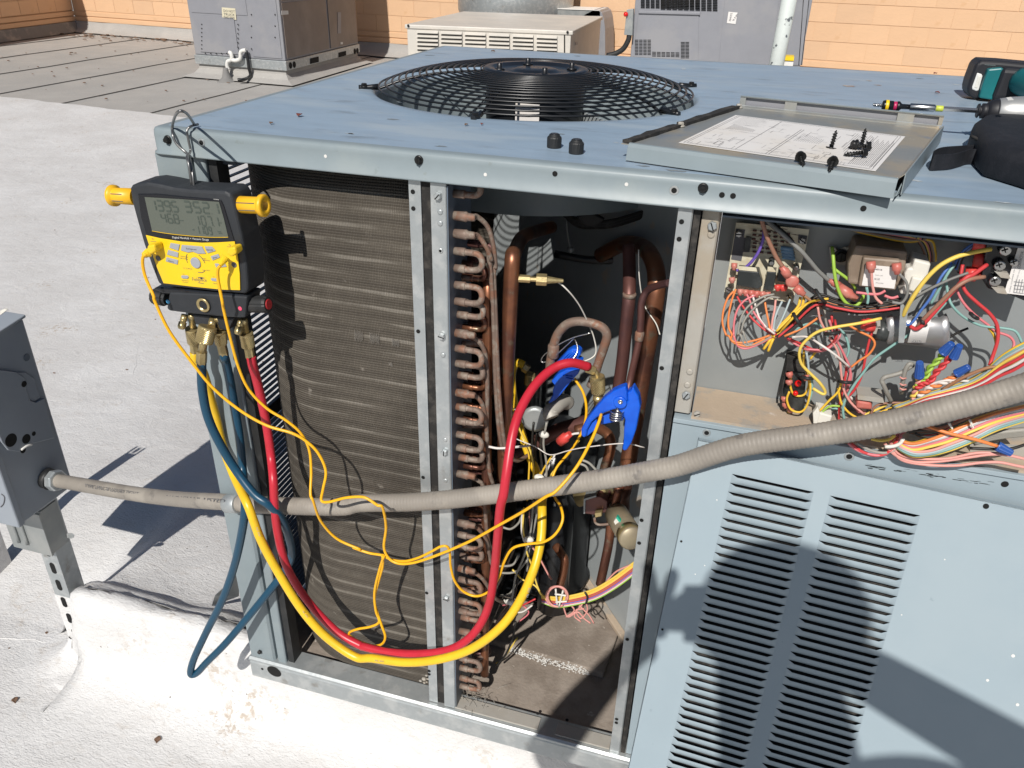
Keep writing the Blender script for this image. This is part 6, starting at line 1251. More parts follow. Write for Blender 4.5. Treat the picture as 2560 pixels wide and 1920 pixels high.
# bundle running to the right behind the middle post
for j, c in enumerate(['y', 'ye', 'y', 'y', 'r', 'br', 'r', 'bl', 'pk', 'w', 'gn']):
    o_ = j*6
    wire(c, ('J', [(1240, 600+o_*.7, .10), (1330, 610+o_, .09), (1430, 598+o_, .085), (1560, 560+o_*1.1, .08), (1680, 490+o_*1.2, .075), (1800, 400+o_*1.25, .07), (1900, 330+o_, .07)]), r=.0019)
wire('pi', ('J', [(1630, 520, .08), (1700, 450, .075), (1790, 410, .07)]), r=.0017)
for s in (0, 1):
    P = [at('J', 1330+62*math.cos(t)+s*8, 605+62*math.sin(t), .085-.004*s) for t in [math.radians(a) for a in range(60, 400, 20)]]
    obj('coiled_wire', MB().tube(P, .0018, 7, 3), WC['pi'], unit)
for x0, y0, x1, y1 in ((1325, 560, 1335, 660), (1370, 570, 1345, 670), (1320, 590, 1390, 600), (1325, 640, 1395, 635)): obj('cable_tie', MB().tube(rowpts('J', [(x0, y0), ((x0+x1)/2, (y0+y1)/2), (x1, y1)], .078), .0016, 6, 3), fuse, unit)
obj('cable_tie', MB().tube(rowpts('J', [(1505, 580), (1520, 610), (1510, 650)], .074), .0016, 6, 3), blackr, unit)
for q in ([(1400, 640), (1440, 690), (1390, 730), (1450, 700)], [(1420, 650), (1500, 640), (1520, 690), (1480, 740), (1450, 690), (1500, 680)], [(1470, 660), (1530, 720), (1560, 770)], [(1370, 660), (1400, 730), (1460, 700), (1500, 740), (1540, 770)], [(1490, 650), (1440, 720), (1480, 760)]): wire('pi', ('J', [(x, y, .095) for x, y in q]), r=.0017)
for k, x, y, yd in (('J', 1045, 640, .09), ('J', 1160, 255, .09), ('V', 500, 205, .07), ('N', 400, 1240, .11)): obj('tie_head', MB().ball(at(k, x, y, yd-.008), .0065, 6, (1.3, .7, .9)), fuse, unit); obj('cable_tie', MB().tube([at(k, x-36, y-14, yd), at(k, x-20, y+6, yd-.006), at(k, x, y+4, yd-.009), at(k, x+30, y-8, yd)], .0019, 6, 3), fuse, unit)
sleeve('N', 600, 1330, 730, 1230, .09, .0075, redterm); wire('w', ('N', [(700, 1280, .09), (760, 1235, .09), (845, 1220, .09)]), r=.0022)
for q in ([(1480, 1350), (1530, 1370), (1580, 1420)], [(1460, 1370), (1510, 1390), (1530, 1430)]): wire('g', ('E', [(x, y, .1) for x, y in q]), r=.0024)
# dried grass and fluff by the foot of the coil
mb = MB()
for i in range(60):
    x = rnd.gauss(.415, .03); y = rnd.gauss(.03, .014); p = Vector((x, y, .0545)); d = Vector((rnd.uniform(-1, 1), rnd.uniform(-1, 1), rnd.uniform(-.1, .4))).normalized()*rnd.uniform(.006, .02)
    mb.tube([p, p+d*.5+Vector((0, 0, .002)), p+d], .00035, 3, 2)
obj('dried_grass', mb, dusty, unit, kind='stuff')
mb = MB()
for i in range(26):
    p = at('J', rnd.gauss(570, 35), rnd.gauss(1115, 14), .012); mb.ball(p, rnd.uniform(.0015, .004), 4, (1.3, .7, .8))
obj('lint_clumps', mb, dusty, unit, kind='stuff')

# ------------------------------------------------------------------ conduit and the disconnect on its strut
cond = thing('flexible_conduit', 'grey liquid-tight conduit crossing the open unit from the disconnect box', 'conduit', tuple(at('D', 1000, 1560, -.055)))
cp_ = path(('D', [(300, 1470, .105), (420, 1490, .100), (620, 1525, .083), (850, 1565, .055), (1050, 1590, .028), (1250, 1605, -.002), (1450, 1613, -.022)])) + path(('I', [(1620, 45, -.027), (1800, 50, -.029), (2000, 55, -.030), (2180, 55, -.028)]), ('E', [(100, 1612, -.027), (300, 1614, -.026), (500, 1610, -.026), (750, 1588, -.026), (1000, 1556, -.027), (1250, 1522, -.028), (1500, 1487, -.030), (1750, 1450, -.032), (2000, 1402, -.034), (2150, 1372, -.036)]), ('G', [(500, 1610, -.040), (800, 1585, -.044), (1100, 1545, -.048), (1400, 1490, -.052), (1700, 1420, -.056), (1950, 1350, -.060), (2212, 1275, -.064), (2500, 1170, -.066), (2800, 1090, -.066)]))
P = spline(cp_, 3); n = 20; R = []; prev = None
for i in range(2, len(P)-2): P[i] = (P[i-2]+P[i-1]+P[i]+P[i+1]+P[i+2])/5
P2 = []; 
for i in range(len(P)-1):
    L = (P[i+1]-P[i]).length; k = max(1, int(L/.0016))
    P2 += [P[i].lerp(P[i+1], j/k) for j in range(k)]
for i, p in enumerate(P2):
    t = (P2[min(i+3, len(P2)-1)]-P2[max(i-3, 0)]).normalized(); u = t.orthogonal().normalized() if prev is None else (prev-t*prev.dot(t)).normalized(); prev = u; w = t.cross(u)
    r = .0134+.00030*math.sin(i*2.0)*(.35+.65*min(1, i/len(P2)*1.6))
    R.append([p+(u*math.cos(2*math.pi*k/n)+w*math.sin(2*math.pi*k/n))*r for k in range(n)])
cj = obj('conduit_jacket', MB().loft(R), conduitm, cond)
a = cp_[0]; d = (cp_[1]-cp_[0]).normalized()
obj('hex_connector', MB().lathe(a+d*.012, d, [(0, .019), (.001, .0215), (.014, .0215), (.016, .019), (.0161, .0145)], 8, smooth=False), galv, cond, .001)
obj('connector_gasket', MB().lathe(a-d*.004, d, [(0, .018), (.016, .018)], 24), blackr, cond)
jj = at('I', 1430, 35, -.021); dj = (at('I', 1500, 38, -.025)-jj).normalized(); obj('conduit_strap', MB().lathe(jj-dj*.012, dj, [(0, .0142), (.001, .0152), (.026, .0152), (.027, .0142)], 26), galv, cond)
# print on the jacket
for j, (s, a_, b_) in enumerate((('TYPE LFNC-B LIQUID TIGHT', (520, 1519), (850, 1572)), ('3/4 INCH UL LISTED', (1020, 1590), (1380, 1616)))):
    p0 = at('D', a_[0], a_[1], .076 if j == 0 else .018); p1 = at('D', b_[0], b_[1], .040 if j == 0 else -.032); text(s, p0, p1, at('D', a_[0], a_[1]-22, .076 if j == 0 else .018)-p0, ink, cj)

dx = -.50
box = thing('disconnect_switch', 'blue-grey electrical disconnect box at the left edge, mounted on a slotted post', 'disconnect box', (dx-.1, .0, .0))
y0_ = at('P', 49, 1316, dx, 0).y; y1_ = at('P', 57, 791, dx, 0).y; zb_ = at('P', 49, 1316, dx, 0).z; zt_ = at('P', 57, 791, dx, 0).z
obj('box_body', MB().box((dx-.25, y0_, zb_), (dx, y1_, zt_-.004)), discm, box, .004)
front = obj('box_cover', MB().prism([(dx-.205, y0_-.001, .316), (dx+.002, y0_-.001, .316), (dx+.002, y0_-.001, .60), (dx+.002, y0_+.035, .655), (dx+.002, y1_-.03, .676), (dx-.205, y1_-.03, .676), (dx-.205, y0_+.035, .655), (dx-.205, y0_-.001, .60)], (0, -.003, 0)) if False else MB().box((dx-.253, y0_-.0035, zb_-.002), (dx+.0025, y0_+.012, zt_-.06)), discm, box, .003)
obj('top_hood', MB().prism([(dx-.255, y0_-.004, zt_-.02), (dx-.255, y1_+.004, zt_-.003), (dx-.255, y1_+.004, zt_+.003), (dx-.255, y0_-.004, zt_-.014)], (.2585, 0, 0)), discm, box, .002)
pp = lambda q, off=0.: [at(k, x, y, dx+off, 0) for k, x, y in q]
bul = obj('handle_bracket', MB().prism(pp([('D', -40, 790), ('D', 0, 800), ('D', 90, 812), ('D', 140, 845), ('D', 150, 920), ('D', 175, 985), ('D', 210, 995), ('D', 262, 970), ('D', 325, 1215), ('D', 190, 1250), ('D', 110, 1300), ('D', 40, 1290), ('D', 0, 1240), ('D', -40, 1150)], .0008), (.0045, 0, 0)), discm, box, .0015)
obj('bracket_recess', MB().prism(pp([('D', 62, 815), ('D', 150, 812), ('D', 205, 850), ('D', 225, 920), ('D', 245, 968), ('D', 205, 992), ('D', 175, 980), ('D', 150, 920), ('D', 138, 850)], .0006), (.002, 0, 0)), discm, box, .001)
for x, y, r in ((68, 1230, .013), (162, 1222, .0095), (208, 1190, .0045), (142, 1292, .006), (165, 722, .007), (148, 885, .006)):
    p = at('D', x, y, dx+(.0054 if y > 760 else .0006), 0); obj('lock_hole', MB().lathe(p, (1, 0, 0), [(0, r), (.0004, r*.95)], 20), hole if y != 722 else darkin, bul if y > 760 else box)
obj('seal_wire', MB().tube([at('D', 130, 1290, dx+.006, 0), at('D', 165, 1265, dx+.009, 0), at('D', 195, 1258, dx+.009, 0)], .0022, 6, 3), white, box)
mbx = MB(); obj('box_print', MB().tube([at('D', 8, 1560, y0_-.004), at('D', 28, 1580, y0_-.004), at('D', 22, 1620, y0_-.004), at('D', 5, 1640, y0_-.004)], .0011, 5, 3), ink, box)
obj('conduit_locknut', MB().cyl((dx, cp_[0].y, cp_[0].z+.002), (dx+.012, cp_[0].y, cp_[0].z), .021, 24), blackr, box)
obj('upper_conduit', MB().cyl((dx-.16, .09, zt_), (dx-.165, .09, zt_+.4), .030, 20), darkin, box)
obj('pale_tag', MB().prism([at('D', x, y, .06) for x, y in ((0, 435), (30, 422), (42, 430), (0, 462))], (0, .004, 0)), fuse, box)
sv_ = thing('receptacle_box', 'small grey metal box with a slotted cover under the disconnect', 'electrical box', (dx-.04, 0, .2))
gp = [('Y', 640, 780), ('Y', 890, 575), ('Y', 1040, 1265), ('Y', 780, 1485)]
X2 = dx-.012
f4 = [at(k, x, y, X2, 0) for k, x, y in gp]
yA = (f4[0].y+f4[3].y)/2; yB = (f4[1].y+f4[2].y)/2; zT = (f4[0].z+f4[1].z)/2; zB = (f4[2].z+f4[3].z)/2
obj('box_body', MB().box((X2-.095, yA, zB), (X2, yB, zT)), discl, sv_, .002)
obj('box_cover', MB().box((X2-.097, yA-.004, zB-.002), (X2+.001, yA+.002, zT-.004)), discl, sv_, .001)
for s in (0, 1): obj('cover_rib', MB().tube([(X2-.075+.022*s+.002, yA-.006, zT-.03), (X2-.075+.022*s, yA-.006, zT-.045), (X2-.075+.022*s, yA-.006, zB+.018)], .0035, 8, 3), discl, sv_)
obj('cover_ear', MB().box((X2-.085, yA-.009, zT-.042), (X2-.078, yA+.006, zT+.004)), galv, sv_, .002)
obj('mounting_ear', MB().prism([at('Y', x, y, yB-.004) for x, y in ((1020, 1130), (1090, 1130), (1135, 1160), (1130, 1195), (1090, 1210), (1030, 1200))], (0, .002, 0)), galv, sv_, .0006)
# slotted strut, its foot buried in coating
def strut(x, y, w, d, z0, z1, label, lean=(0, 0)):
    t = thing('strut_post', label, 'strut post', (x, y, z0), 'slotted struts holding the electrical boxes')
    o = [(0, 0), (w, 0), (w, d), (w-.008, d), (w-.008, d-.003), (w-.0025, d-.003), (w-.0025, .0025), (.0025, .0025), (.0025, d-.003), (.008, d-.003), (.008, d), (0, d)]
    ox, oy = lean
    p = [Vector((x+a, y+b, z0)) for a, b in o]
    c = obj('channel', MB().prism(p, (ox, oy, z1-z0)), coat if z1 < .2 else galv, t, .0006)
    n = int((z1-z0)/.047)
    for i in range(n):
        z = z0+.065+.0475*i; q = Vector((x+w/2+ox*(z-z0)/(z1-z0), y-.0006+oy*(z-z0)/(z1-z0), z)); pts = []
        for k in range(20): a = 2*math.pi*k/20; pts.append(q+Vector((.0065*math.cos(a), 0, .0065*math.sin(a)+(.0085 if math.sin(a) > 0 else -.0085))))
        obj('slot', MB().prism(pts, (0, .0005, 0)), hole, c)
    return t, c
fb = at('I', 520, 905, RZ+.02, 2)
st, ch = strut(fb.x-.021, fb.y-.012, .0413, .0413, RZ+.005, .36, 'white coated slotted steel post under the grey boxes, foot in a roof mound')
ch.data.materials[0] = MATS['galvanised_steel']
# coating run up the foot of the post
mb = MB(); R = []
for i in range(9):
    z = RZ+.004+.022*i; e = .0012+.004*max(0, 1-i/2.5)
    R.append([Vector((fb.x-.021-e+rnd.uniform(0, .0012), fb.y-.012-e, z)), Vector((fb.x+.0205+e, fb.y-.012-e, z)), Vector((fb.x+.0205+e, fb.y+.03+e, z)), Vector((fb.x-.021-e, fb.y+.03+e, z))])
obj('coating_sleeve', mb.loft(R, smooth=False), coat, st)
for i in range(3):
    z = RZ+.07+.0475*i; q = Vector((fb.x, fb.y-.0145, z)); obj('slot', MB().prism([q+Vector((.0062*math.cos(a), 0, .0062*math.sin(a)+(.008 if math.sin(a) > 0 else -.008))) for a in [2*math.pi*k/20 for k in range(20)]], (0, .0008, 0)), hole, st)
R = []
for i in range(8):
    t = i/7; r = .028+.10*t**1.6; z = RZ+.055*(1-t)**1.8+.0022
    R.append([Vector((fb.x+r*math.cos(a)*(1+.12*math.sin(3*a+1)), fb.y+.008+r*math.sin(a)*(1+.1*math.sin(2*a)), z)) for a in [2*math.pi*k/30 for k in range(30)]])
obj('coating_mound', MB().loft(R[::-1], True, False), coat, kind='structure')
pc = at('I', 500, 1050, RZ, 2); R = []
for r, z in ((.046, .0022), (.044, .006), (.038, .0075), (.02, .008), (.001, .008)): R.append([pc+Vector((r*1.0*math.cos(a)*(1+.06*math.sin(2*a)), r*1.35*math.sin(a), z)) for a in [2*math.pi*k/32 for k in range(32)]])
obj('coating_puddle', MB().loft(R, True, False), coat, kind='structure')
sx2 = at('P', -30, 1440, RZ, 2)
st2, ch2 = strut(sx2.x, sx2.y, .0413, .0413, RZ, .30, 'white coated post foot cut off by the left edge, shadow crossing the roof')
ch2.data.materials[0] = coat
# metal flap bent out under the unit's left end
fpq = [('I', 1320, 600), ('I', 1400, 530), ('I', 1460, 450), ('I', 1465, 605), ('I', 1300, 665)]
tag(obj('bent_flashing', MB().prism([at(k, x, y, .10+.02*i) for i, (k, x, y) in enumerate(fpq)], (0, .003, .001)), discl, None), 'small bent metal flap poking out under the unit\'s left end', 'flashing')

# ------------------------------------------------------------------ impact driver on the top
drv = thing('impact_driver', 'teal and black cordless impact driver lying on the unit top at the right edge', 'impact driver', (1.1, .42, 1.0))
a = at('Q', 10, 770, 1.034, 2); b = at('Q', 1560, 855, 1.036, 2); dd = (b-a).normalized(); Lq = (b-a).length; f = Lq/1550.
def dl(name, s, m, n=24, smooth=True, o=None): return obj(name, MB().lathe(a, dd, [(x*f, r) for x, r in s], n, smooth), m, drv)
P = [a+dd*(f*(10+130*i/40))+Vector((0, math.cos(i*.9), math.sin(i*.9)))*.0020 for i in range(41)]
obj('screw_in_socket', MB().lathe(a, dd, [(0, .0005), (20*f, .0016), (150*f, .0018)], 10).tube(P, .0006, 5, 1), steel, drv)
dl('nut_setter', [(138, .0040), (145, .0062), (175, .0070), (185, .0068), (300, .0066), (310, .0050), (350, .0050), (360, .0064), (390, .0066), (430, .0034), (560, .0032)], blackp)
dl('colour_ring', [(186, .0073), (192, .0075), (228, .0075), (234, .0073)], yel); dl('colour_ring', [(306, .0056), (312, .0060), (350, .0060), (356, .0056)], mat('magenta_ring', (.45, .02, .10), .4))
dl('bit_holder', [(548, .0042), (556, .0048), (905, .0048), (915, .0044), (916, .003)], steel)
dl('bit_band', [(928, .0036), (930, .0039), (1030, .0039), (1034, .0036)], mat('lime_band', (.55, .62, .08), .4)); dl('hex_bit', [(915, .0034), (1545, .0034)], steel, 6, False)
dl('chuck_collar', [(1520, .0085), (1540, .0092), (1545, .0065), (1570, .0065), (1580, .0095), (1640, .0098), (1645, .0095), (1650, .0115), (1690, .0140), (1760, .0158), (1790, .0160)], toolblack)
dl('gear_housing', [(1790, .0158), (1800, .0165), (1950, .0190), (2080, .0202), (2200, .0205), (2230, .0202)], toolsilver, 30)
dl('motor_housing', [(2215, .0215), (2260, .0235), (3000, .0245), (3300, .023), (3400, .016)], teal, 30)
obj('housing_logo', MB().prism([at('Q', x, y, 1.062, 2) for x, y in ((1950, 670), (2020, 660), (2060, 700), (1975, 705))], (0, 0, .0006)), white, drv)
# handle and battery behind: handle runs back from the motor housing, battery at its foot, standing on edge
BYY = .70
bq = [(1480, 685), (1420, 650), (1392, 590), (1392, 530), (1420, 420), (1500, 210), (1530, 155), (1600, 120), (1900, 135), (2212, 165), (2500, 190), (2560, 260), (2540, 560), (2400, 700), (1700, 700)]
bt = obj('battery', MB().prism([at('Q', x, y, BYY) for x, y in bq], (0, .055, 0)), toolblack, drv, .006, seg=3)
obj('battery_latch', MB().prism([at('Q', x, y, BYY-.001) for x, y in ((1530, 298), (1600, 320), (1612, 350), (1555, 560), (1520, 572), (1455, 545), (1455, 510))], (0, .006, 0)), white, bt, .003)
obj('latch_recess', MB().prism([at('Q', x, y, BYY-.0018) for x, y in ((1545, 340), (1590, 355), (1535, 530), (1490, 520))], (0, .002, 0)), fuse, bt, .001)
hd_ = obj('handle_foot', MB().prism([at('Q', x, y, BYY-.012) for x, y in ((1690, 250), (1900, 228), (1930, 260), (1850, 420), (1760, 700), (1560, 670), (1600, 500))], (0, .03, 0)), teal, drv, .005)
obj('grip', MB().prism([at('Q', x, y, BYY-.02) for x, y in ((1920, 225), (2300, 250), (2500, 400), (2400, 720), (1740, 705), (1850, 420))], (0, .03, 0)), toolblack, drv, .008, seg=3)
obj('handle', MB().tube([Vector((1.145, BYY-.01, 1.036)), Vector((1.15, .62, 1.036)), Vector((1.15, .52, 1.035)), Vector((1.145, .43, 1.035))], .021, 16, 4), teal, drv)
obj('battery_label', MB().prism([at('Q', x, y, BYY-.0006) for x, y in ((1640, 180), (1800, 192), (1795, 205), (1640, 192))], (0, .0004, 0)), steel, bt)

# pouch
po = thing('tool_pouch', 'black nylon pouch with a loop strap lying on the top at the right edge', 'tool pouch', (1.15, .2, 1.0))
pq = [(1885, 812), (1930, 780), (2020, 752), (2120, 742), (2250, 742), (2600, 800), (2640, 1000), (2500, 1130), (2212, 1042), (2100, 1010), (1990, 978), (1940, 930), (1900, 862)]
R = []
for h, s in ((0.001, .99), (.010, 1.0), (.022, 1.0), (.030, .97), (.036, .88), (.038, .6)):
    base = [at('C', x, y, 1.02, 2) for x, y in pq]; c = sum(base, Vector())/len(base)
    R.append([Vector((c.x+(p.x-c.x)*s, c.y+(p.y-c.y)*s, 1.0+h)) for p in base])
obj('pouch_body', MB().loft(R), nylon, po, .003)
obj('zip_tape', MB().tube([at('C', x, y, 1.025, 2) for x, y in ((1890, 838), (1940, 862), (2000, 880), (2100, 920), (2212, 960), (2350, 1010))], .0022, 6, 4), foam, po)
sp_ = [at('C', x, y, 1.012, 2) for x, y in ((1950, 925), (1880, 925), (1800, 930), (1730, 935), (1680, 945), (1650, 965), (1650, 985), (1700, 985), (1770, 980), (1830, 965), (1880, 950), (1950, 952))]
S2 = spline(sp_, 4); mb = MB(); 
R = [[p+Vector((0, 0, -.011)), p+Vector((0, .0022, -.011)), p+Vector((0, .0022, .006)), p+Vector((0, 0, .006))] for p in S2]
obj('loop_strap', mb.loft(R, smooth=False), nylon, po)

# ------------------------------------------------------------------ things behind
def slot_row(par, face, cols, rows, m=hole, name='vent_slot'):
    pass
# left far unit
uA = thing('rooftop_unit', 'tall grey rooftop unit at the back left with a painted DO NOT TRUCK notice', 'rooftop unit', (-4.9, 8.6, -.1))
zb = -.085
n1 = at('P', 492, 159, zb, 2); n2 = at('P', 716, 177, zb, 2); n3 = at('P', 897, 130, zb, 2)
e1 = (n1-n2); e2 = (n3-n2)
def bx4(z0, z1, g=0.): 
    a1 = e1.normalized(); a2 = e2.normalized(); p = [n2-a1*g-a2*g, n2+e1+a1*g-a2*g, n2+e1+e2+a1*g+a2*g, n2+e2-a1*g+a2*g]
    return MB().prism([Vector((q.x, q.y, z0)) for q in p], (0, 0, z1-z0))
obj('base_rail', bx4(zb, zb+.10, .012), galv, uA, .006)
ub = obj('cabinet', bx4(zb+.102, 1.6), unitgrey, uA, .01)
def onface(o, e, s0, s1, z0, z1, th, m, name, par, nrm):
    a, b = o+e*s0, o+e*s1; return obj(name, MB().prism([Vector((a.x, a.y, z0))+nrm*.002, Vector((b.x, b.y, z0))+nrm*.002, Vector((b.x, b.y, z1))+nrm*.002, Vector((a.x, a.y, z1))+nrm*.002], nrm*th), m, par, .002)
f1 = Vector((e1.y, -e1.x, 0)).normalized(); f1 = f1 if f1.y < 0 else -f1
f2 = Vector((e2.y, -e2.x, 0)).normalized(); f2 = f2 if f2.x > 0 else -f2
W1, W2 = e1.length, e2.length
onface(n2, e1, .03, .34, .04, 1.55, .006, unitgrey, 'access_panel', uA, f1); onface(n2, e1, .50, .93, .05, .43, .008, unitgrey, 'access_panel', uA, f1); onface(n2, e1, .35, .965, .46, 1.55, .004, unitgrey, 'access_panel', uA, f1)
onface(n2, e2, .02, .56, .04, .60, .006, unitbrown, 'side_panel', uA, f2); onface(n2, e2, .02, .56, .62, 1.55, .006, unitbrown, 'side_panel', uA, f2); onface(n2, e2, .58, .985, .04, 1.55, .008, unitbrown, 'side_panel', uA, f2)
def fpt(k, x, y, o=n2, n=f1, off=.010): return atp(k, x, y, o+n*off, n)
sg = obj('notice', MB().prism([fpt('A', x, y) for x, y in ((1362, 45), (1445, 52), (1452, 122), (1366, 115))], -f1*.002), mat('cream_notice', (.62, .57, .42), .6), uA)
for s, yy in (('DO NOT', 73), ('TRUCK', 94), ('THIS END', 113)): text(s, fpt('A', 1374, yy, off=.0125), fpt('A', 1443, yy+6, off=.0125), fpt('A', 1373, yy-15, off=.0125)-fpt('A', 1374, yy, off=.0125), ink, sg)
for k in range(26):
    q = [(1240, 150+25*k) if k < 7 else (1262+33*(k-7), 328) if k < 13 else (1462, 150+28*(k-13)) if k < 19 else (1545+ (k-19) % 2*145, 90+70*((k-19)//2))][0]
    obj('panel_screw', MB().lathe(fpt('A', *q, off=.012), f1, [(0, .0075), (.005, .006)], 8), screwm, uA)
for x, y in ((1785, 402), (1808, 397), (2180, 315), (2196, 312)): obj('rail_slot', MB().lathe(fpt('A', x, y, n2, f2, .013), f2, [(0, .035), (.003, .034)], 16), hole, uA)
for x, y, w, h in ((1932, 370, 52, 34), (2103, 332, 46, 28)): obj('fork_pocket', MB().prism([fpt('A', x+a*w/2, y+b*h/2-a*6, n2, f2, .0135) for a, b in ((-1, -1), (1, -1), (1, 1), (-1, 1))], f2*.002), hole, uA)
obj('data_sticker', MB().prism([fpt('A', x, y, n2, f2, .012) for x, y in ((2075, 75), (2095, 75), (2095, 205), (2075, 205))], f2*.002), unitgrey, uA); obj('data_sticker', MB().prism([fpt('A', x, y, n2, f2, .012) for x, y in ((2092, 258), (2106, 258), (2106, 272), (2092, 272))], f2*.002), white, uA)
obj('data_sticker', MB().prism([fpt('A', x, y, n2, f2, .012) for x, y in ((1728, 65), (1770, 65), (1772, 88), (1730, 92))], f2*.002), white, uA)
# its curb
mb = MB(); R = []
for z, g in ((zb-.002, -.02), (-.13, -.015), (-.18, .03), (RZ+.004, .14)):
    a1 = e1.normalized(); a2 = e2.normalized(); R.append([Vector((q.x, q.y, z)) for q in (n2-a1*g-a2*g, n2+e1+a1*g-a2*g, n2+e1+e2+a1*g+a2*g, n2+e2-a1*g+a2*g)])
obj('unit_curb', MB().loft(R, True, False, smooth=False), MATS['grey_cap_sheet'], kind='structure')
# condensate trap and gas line
tp = tag(obj('condensate_trap', MB().tube([fpt('A', x, y, n2, f1, .06) for x, y in ((1408, 322), (1420, 330), (1424, 365), (1400, 378), (1396, 405), (1404, 430))], .022, 10, 4).tube([fpt('A', x, y, n2, f1, .06) for x, y in ((1424, 368), (1450, 372), (1476, 360), (1478, 325), (1490, 312), (1512, 308))], .022, 10, 4), white, None), 'white plastic trap pipe on the front of the back left unit', 'drain pipe')
tag(obj('vent_boot', MB().lathe(atp('A', 1412, 500, n2+f1*.08, f1)+Vector((0, -.05, -.01)), (0, 0, 1), [(0, .16), (.02, .10), (.06, .05), (.14, .03), (.16, .028)], 20), flash, None), 'grey roof boot cone below the white trap pipe', 'roof boot')
tag(obj('black_pipe', MB().tube([fpt('A', x, y, n2, f1, .05) for x, y in ((1512, 310), (1522, 360), (1530, 420), (1538, 465))]+[fpt('A', 1500, 488, n2, f1, .2), fpt('A', 1460, 490, n2, f1, .25)], .018, 8, 4), blackp, None), 'thin black pipe bending down beside the white trap', 'pipe')

# beige louvred condensing unit in the middle
zt = .55
b1 = at('P', 1017, 61, zt, 2); b2 = at('P', 1428, 77, zt, 2); b3 = at('P', 1503, 41, zt, 2); b4 = at('P', 1143, 30, zt, 2)
uB = thing('condensing_unit', 'low beige louvred unit in the middle behind the fan guard', 'condensing unit', (-1.7, 7.5, -.2))
b4 = b1+(b3-b2)
obj('cabinet', MB().prism([Vector((q.x, q.y, -.15)) for q in (b1, b2, b3, b4)], (0, 0, .675)), beige, uB, .006)
obj('lid', MB().prism([Vector((q.x, q.y, zt-.035)) for q in (b1+(b1-b2)*.012+(b1-b4)*.006, b2+(b2-b1)*.012+(b2-b3)*.006, b3+(b2-b1)*.012, b4+(b1-b2)*.012)], (0, 0, .036)), beige, uB, .008)
eB = (b2-b1); fB = Vector((eB.y, -eB.x, 0)).normalized(); fB = fB if fB.y < 0 else -fB
gr = []
for c in range(6):
    for r in range(8):
        x0, x1 = 476+147*c, 602+146*c; y = 196+25*r+3.2*c*1.9
        p = [atp('B', x, yy, b1+fB*.004, fB) for x, yy in ((x0, y), (x1, y+5), (x1, y+17), (x0, y+12))]
        s = obj('louvre_slot', MB().prism(p, -fB*.002), hole, uB)
        lip = [atp('B', x, yy, b1+fB*.004, fB) for x, yy in ((x0-3, y-10), (x1+3, y-5), (x1+3, y+1), (x0-3, y-4))]
        obj('louvre_lip', MB().prism([lip[0], lip[1], lip[1]+fB*.03+Vector((0, 0, -.02)), lip[0]+fB*.03+Vector((0, 0, -.02))], Vector((0, 0, .004))), beige, uB)
obj('corner_trim', MB().prism([atp('B', x, y, b1+fB*.006, fB) for x, y in ((1383, 205), (1376, 205), (1376, 325), (1383, 325))], -fB*.004), hole, uB)
for x, y in ((419, 158), (1398, 198)): obj('panel_screw', MB().lathe(atp('B', x, y, b1+fB*.02, fB), fB, [(0, .012), (.004, .010)], 8), screwm, uB)
hs = (b3-b2).normalized(); fS = Vector((hs.y, -hs.x, 0)); fS = fS if fS.x > 0 else -fS
for q in (((1447, 260), (1460, 258), (1460, 274), (1447, 278)),): obj('side_sticker', MB().prism([atp('B', x, y, b2+fS*.008, fS) for x, y in q], -fS*.002), unitgrey, uB)
# grey hood behind it with a rounded side
hd0 = thing('exhaust_hood', 'grey metal duct with a rounded shoulder and white edge behind the beige unit', 'duct', (-.9, 9.2, -.2))
HY = 9.35
def hp(x, y, Y=HY): return at('B', x, y, Y)
obj('duct_side', MB().prism([hp(x, y) for x, y in ((1560, 60), (1590, 62), (1610, 80), (1622, 120), (1629, 180), (1630, 380), (1500, 380), (1500, 90))], (0, .6, 0)), unitgrey, hd0, .004)
obj('duct_top', MB().prism([hp(x, y) for x, y in ((1215, 52), (1600, 66), (1600, 100), (1100, 100))], (0, .5, 0)), discl, hd0, .004)
obj('duct_edge', MB().prism([hp(x, y, HY-.01) for x, y in ((1212, 47), (1590, 62), (1590, 66), (1212, 52))], (0, .5, 0)), white, hd0, .002)
# galvanised vent with a bowl-shaped bottom
vb = at('B', 1080, 0, 9.7); 
tag(obj('roof_ventilator', MB().lathe((vb.x, vb.y, vb.z-.40+.06), (0, 0, 1), [(0, .30), (.03, .50), (.07, .60), (.13, .68), (.22, .72), (.8, .74)], 44), MATS['galvanised_steel'], None), 'round galvanised ventilator with a bowl bottom, cut by the top edge', 'ventilator')
tag(obj('ventilator_stack', MB().cyl((vb.x, vb.y, RZ), (vb.x, vb.y, vb.z-.33), .26, 24), unitgrey, None), 'grey stack carrying the round ventilator behind the beige unit', 'duct')

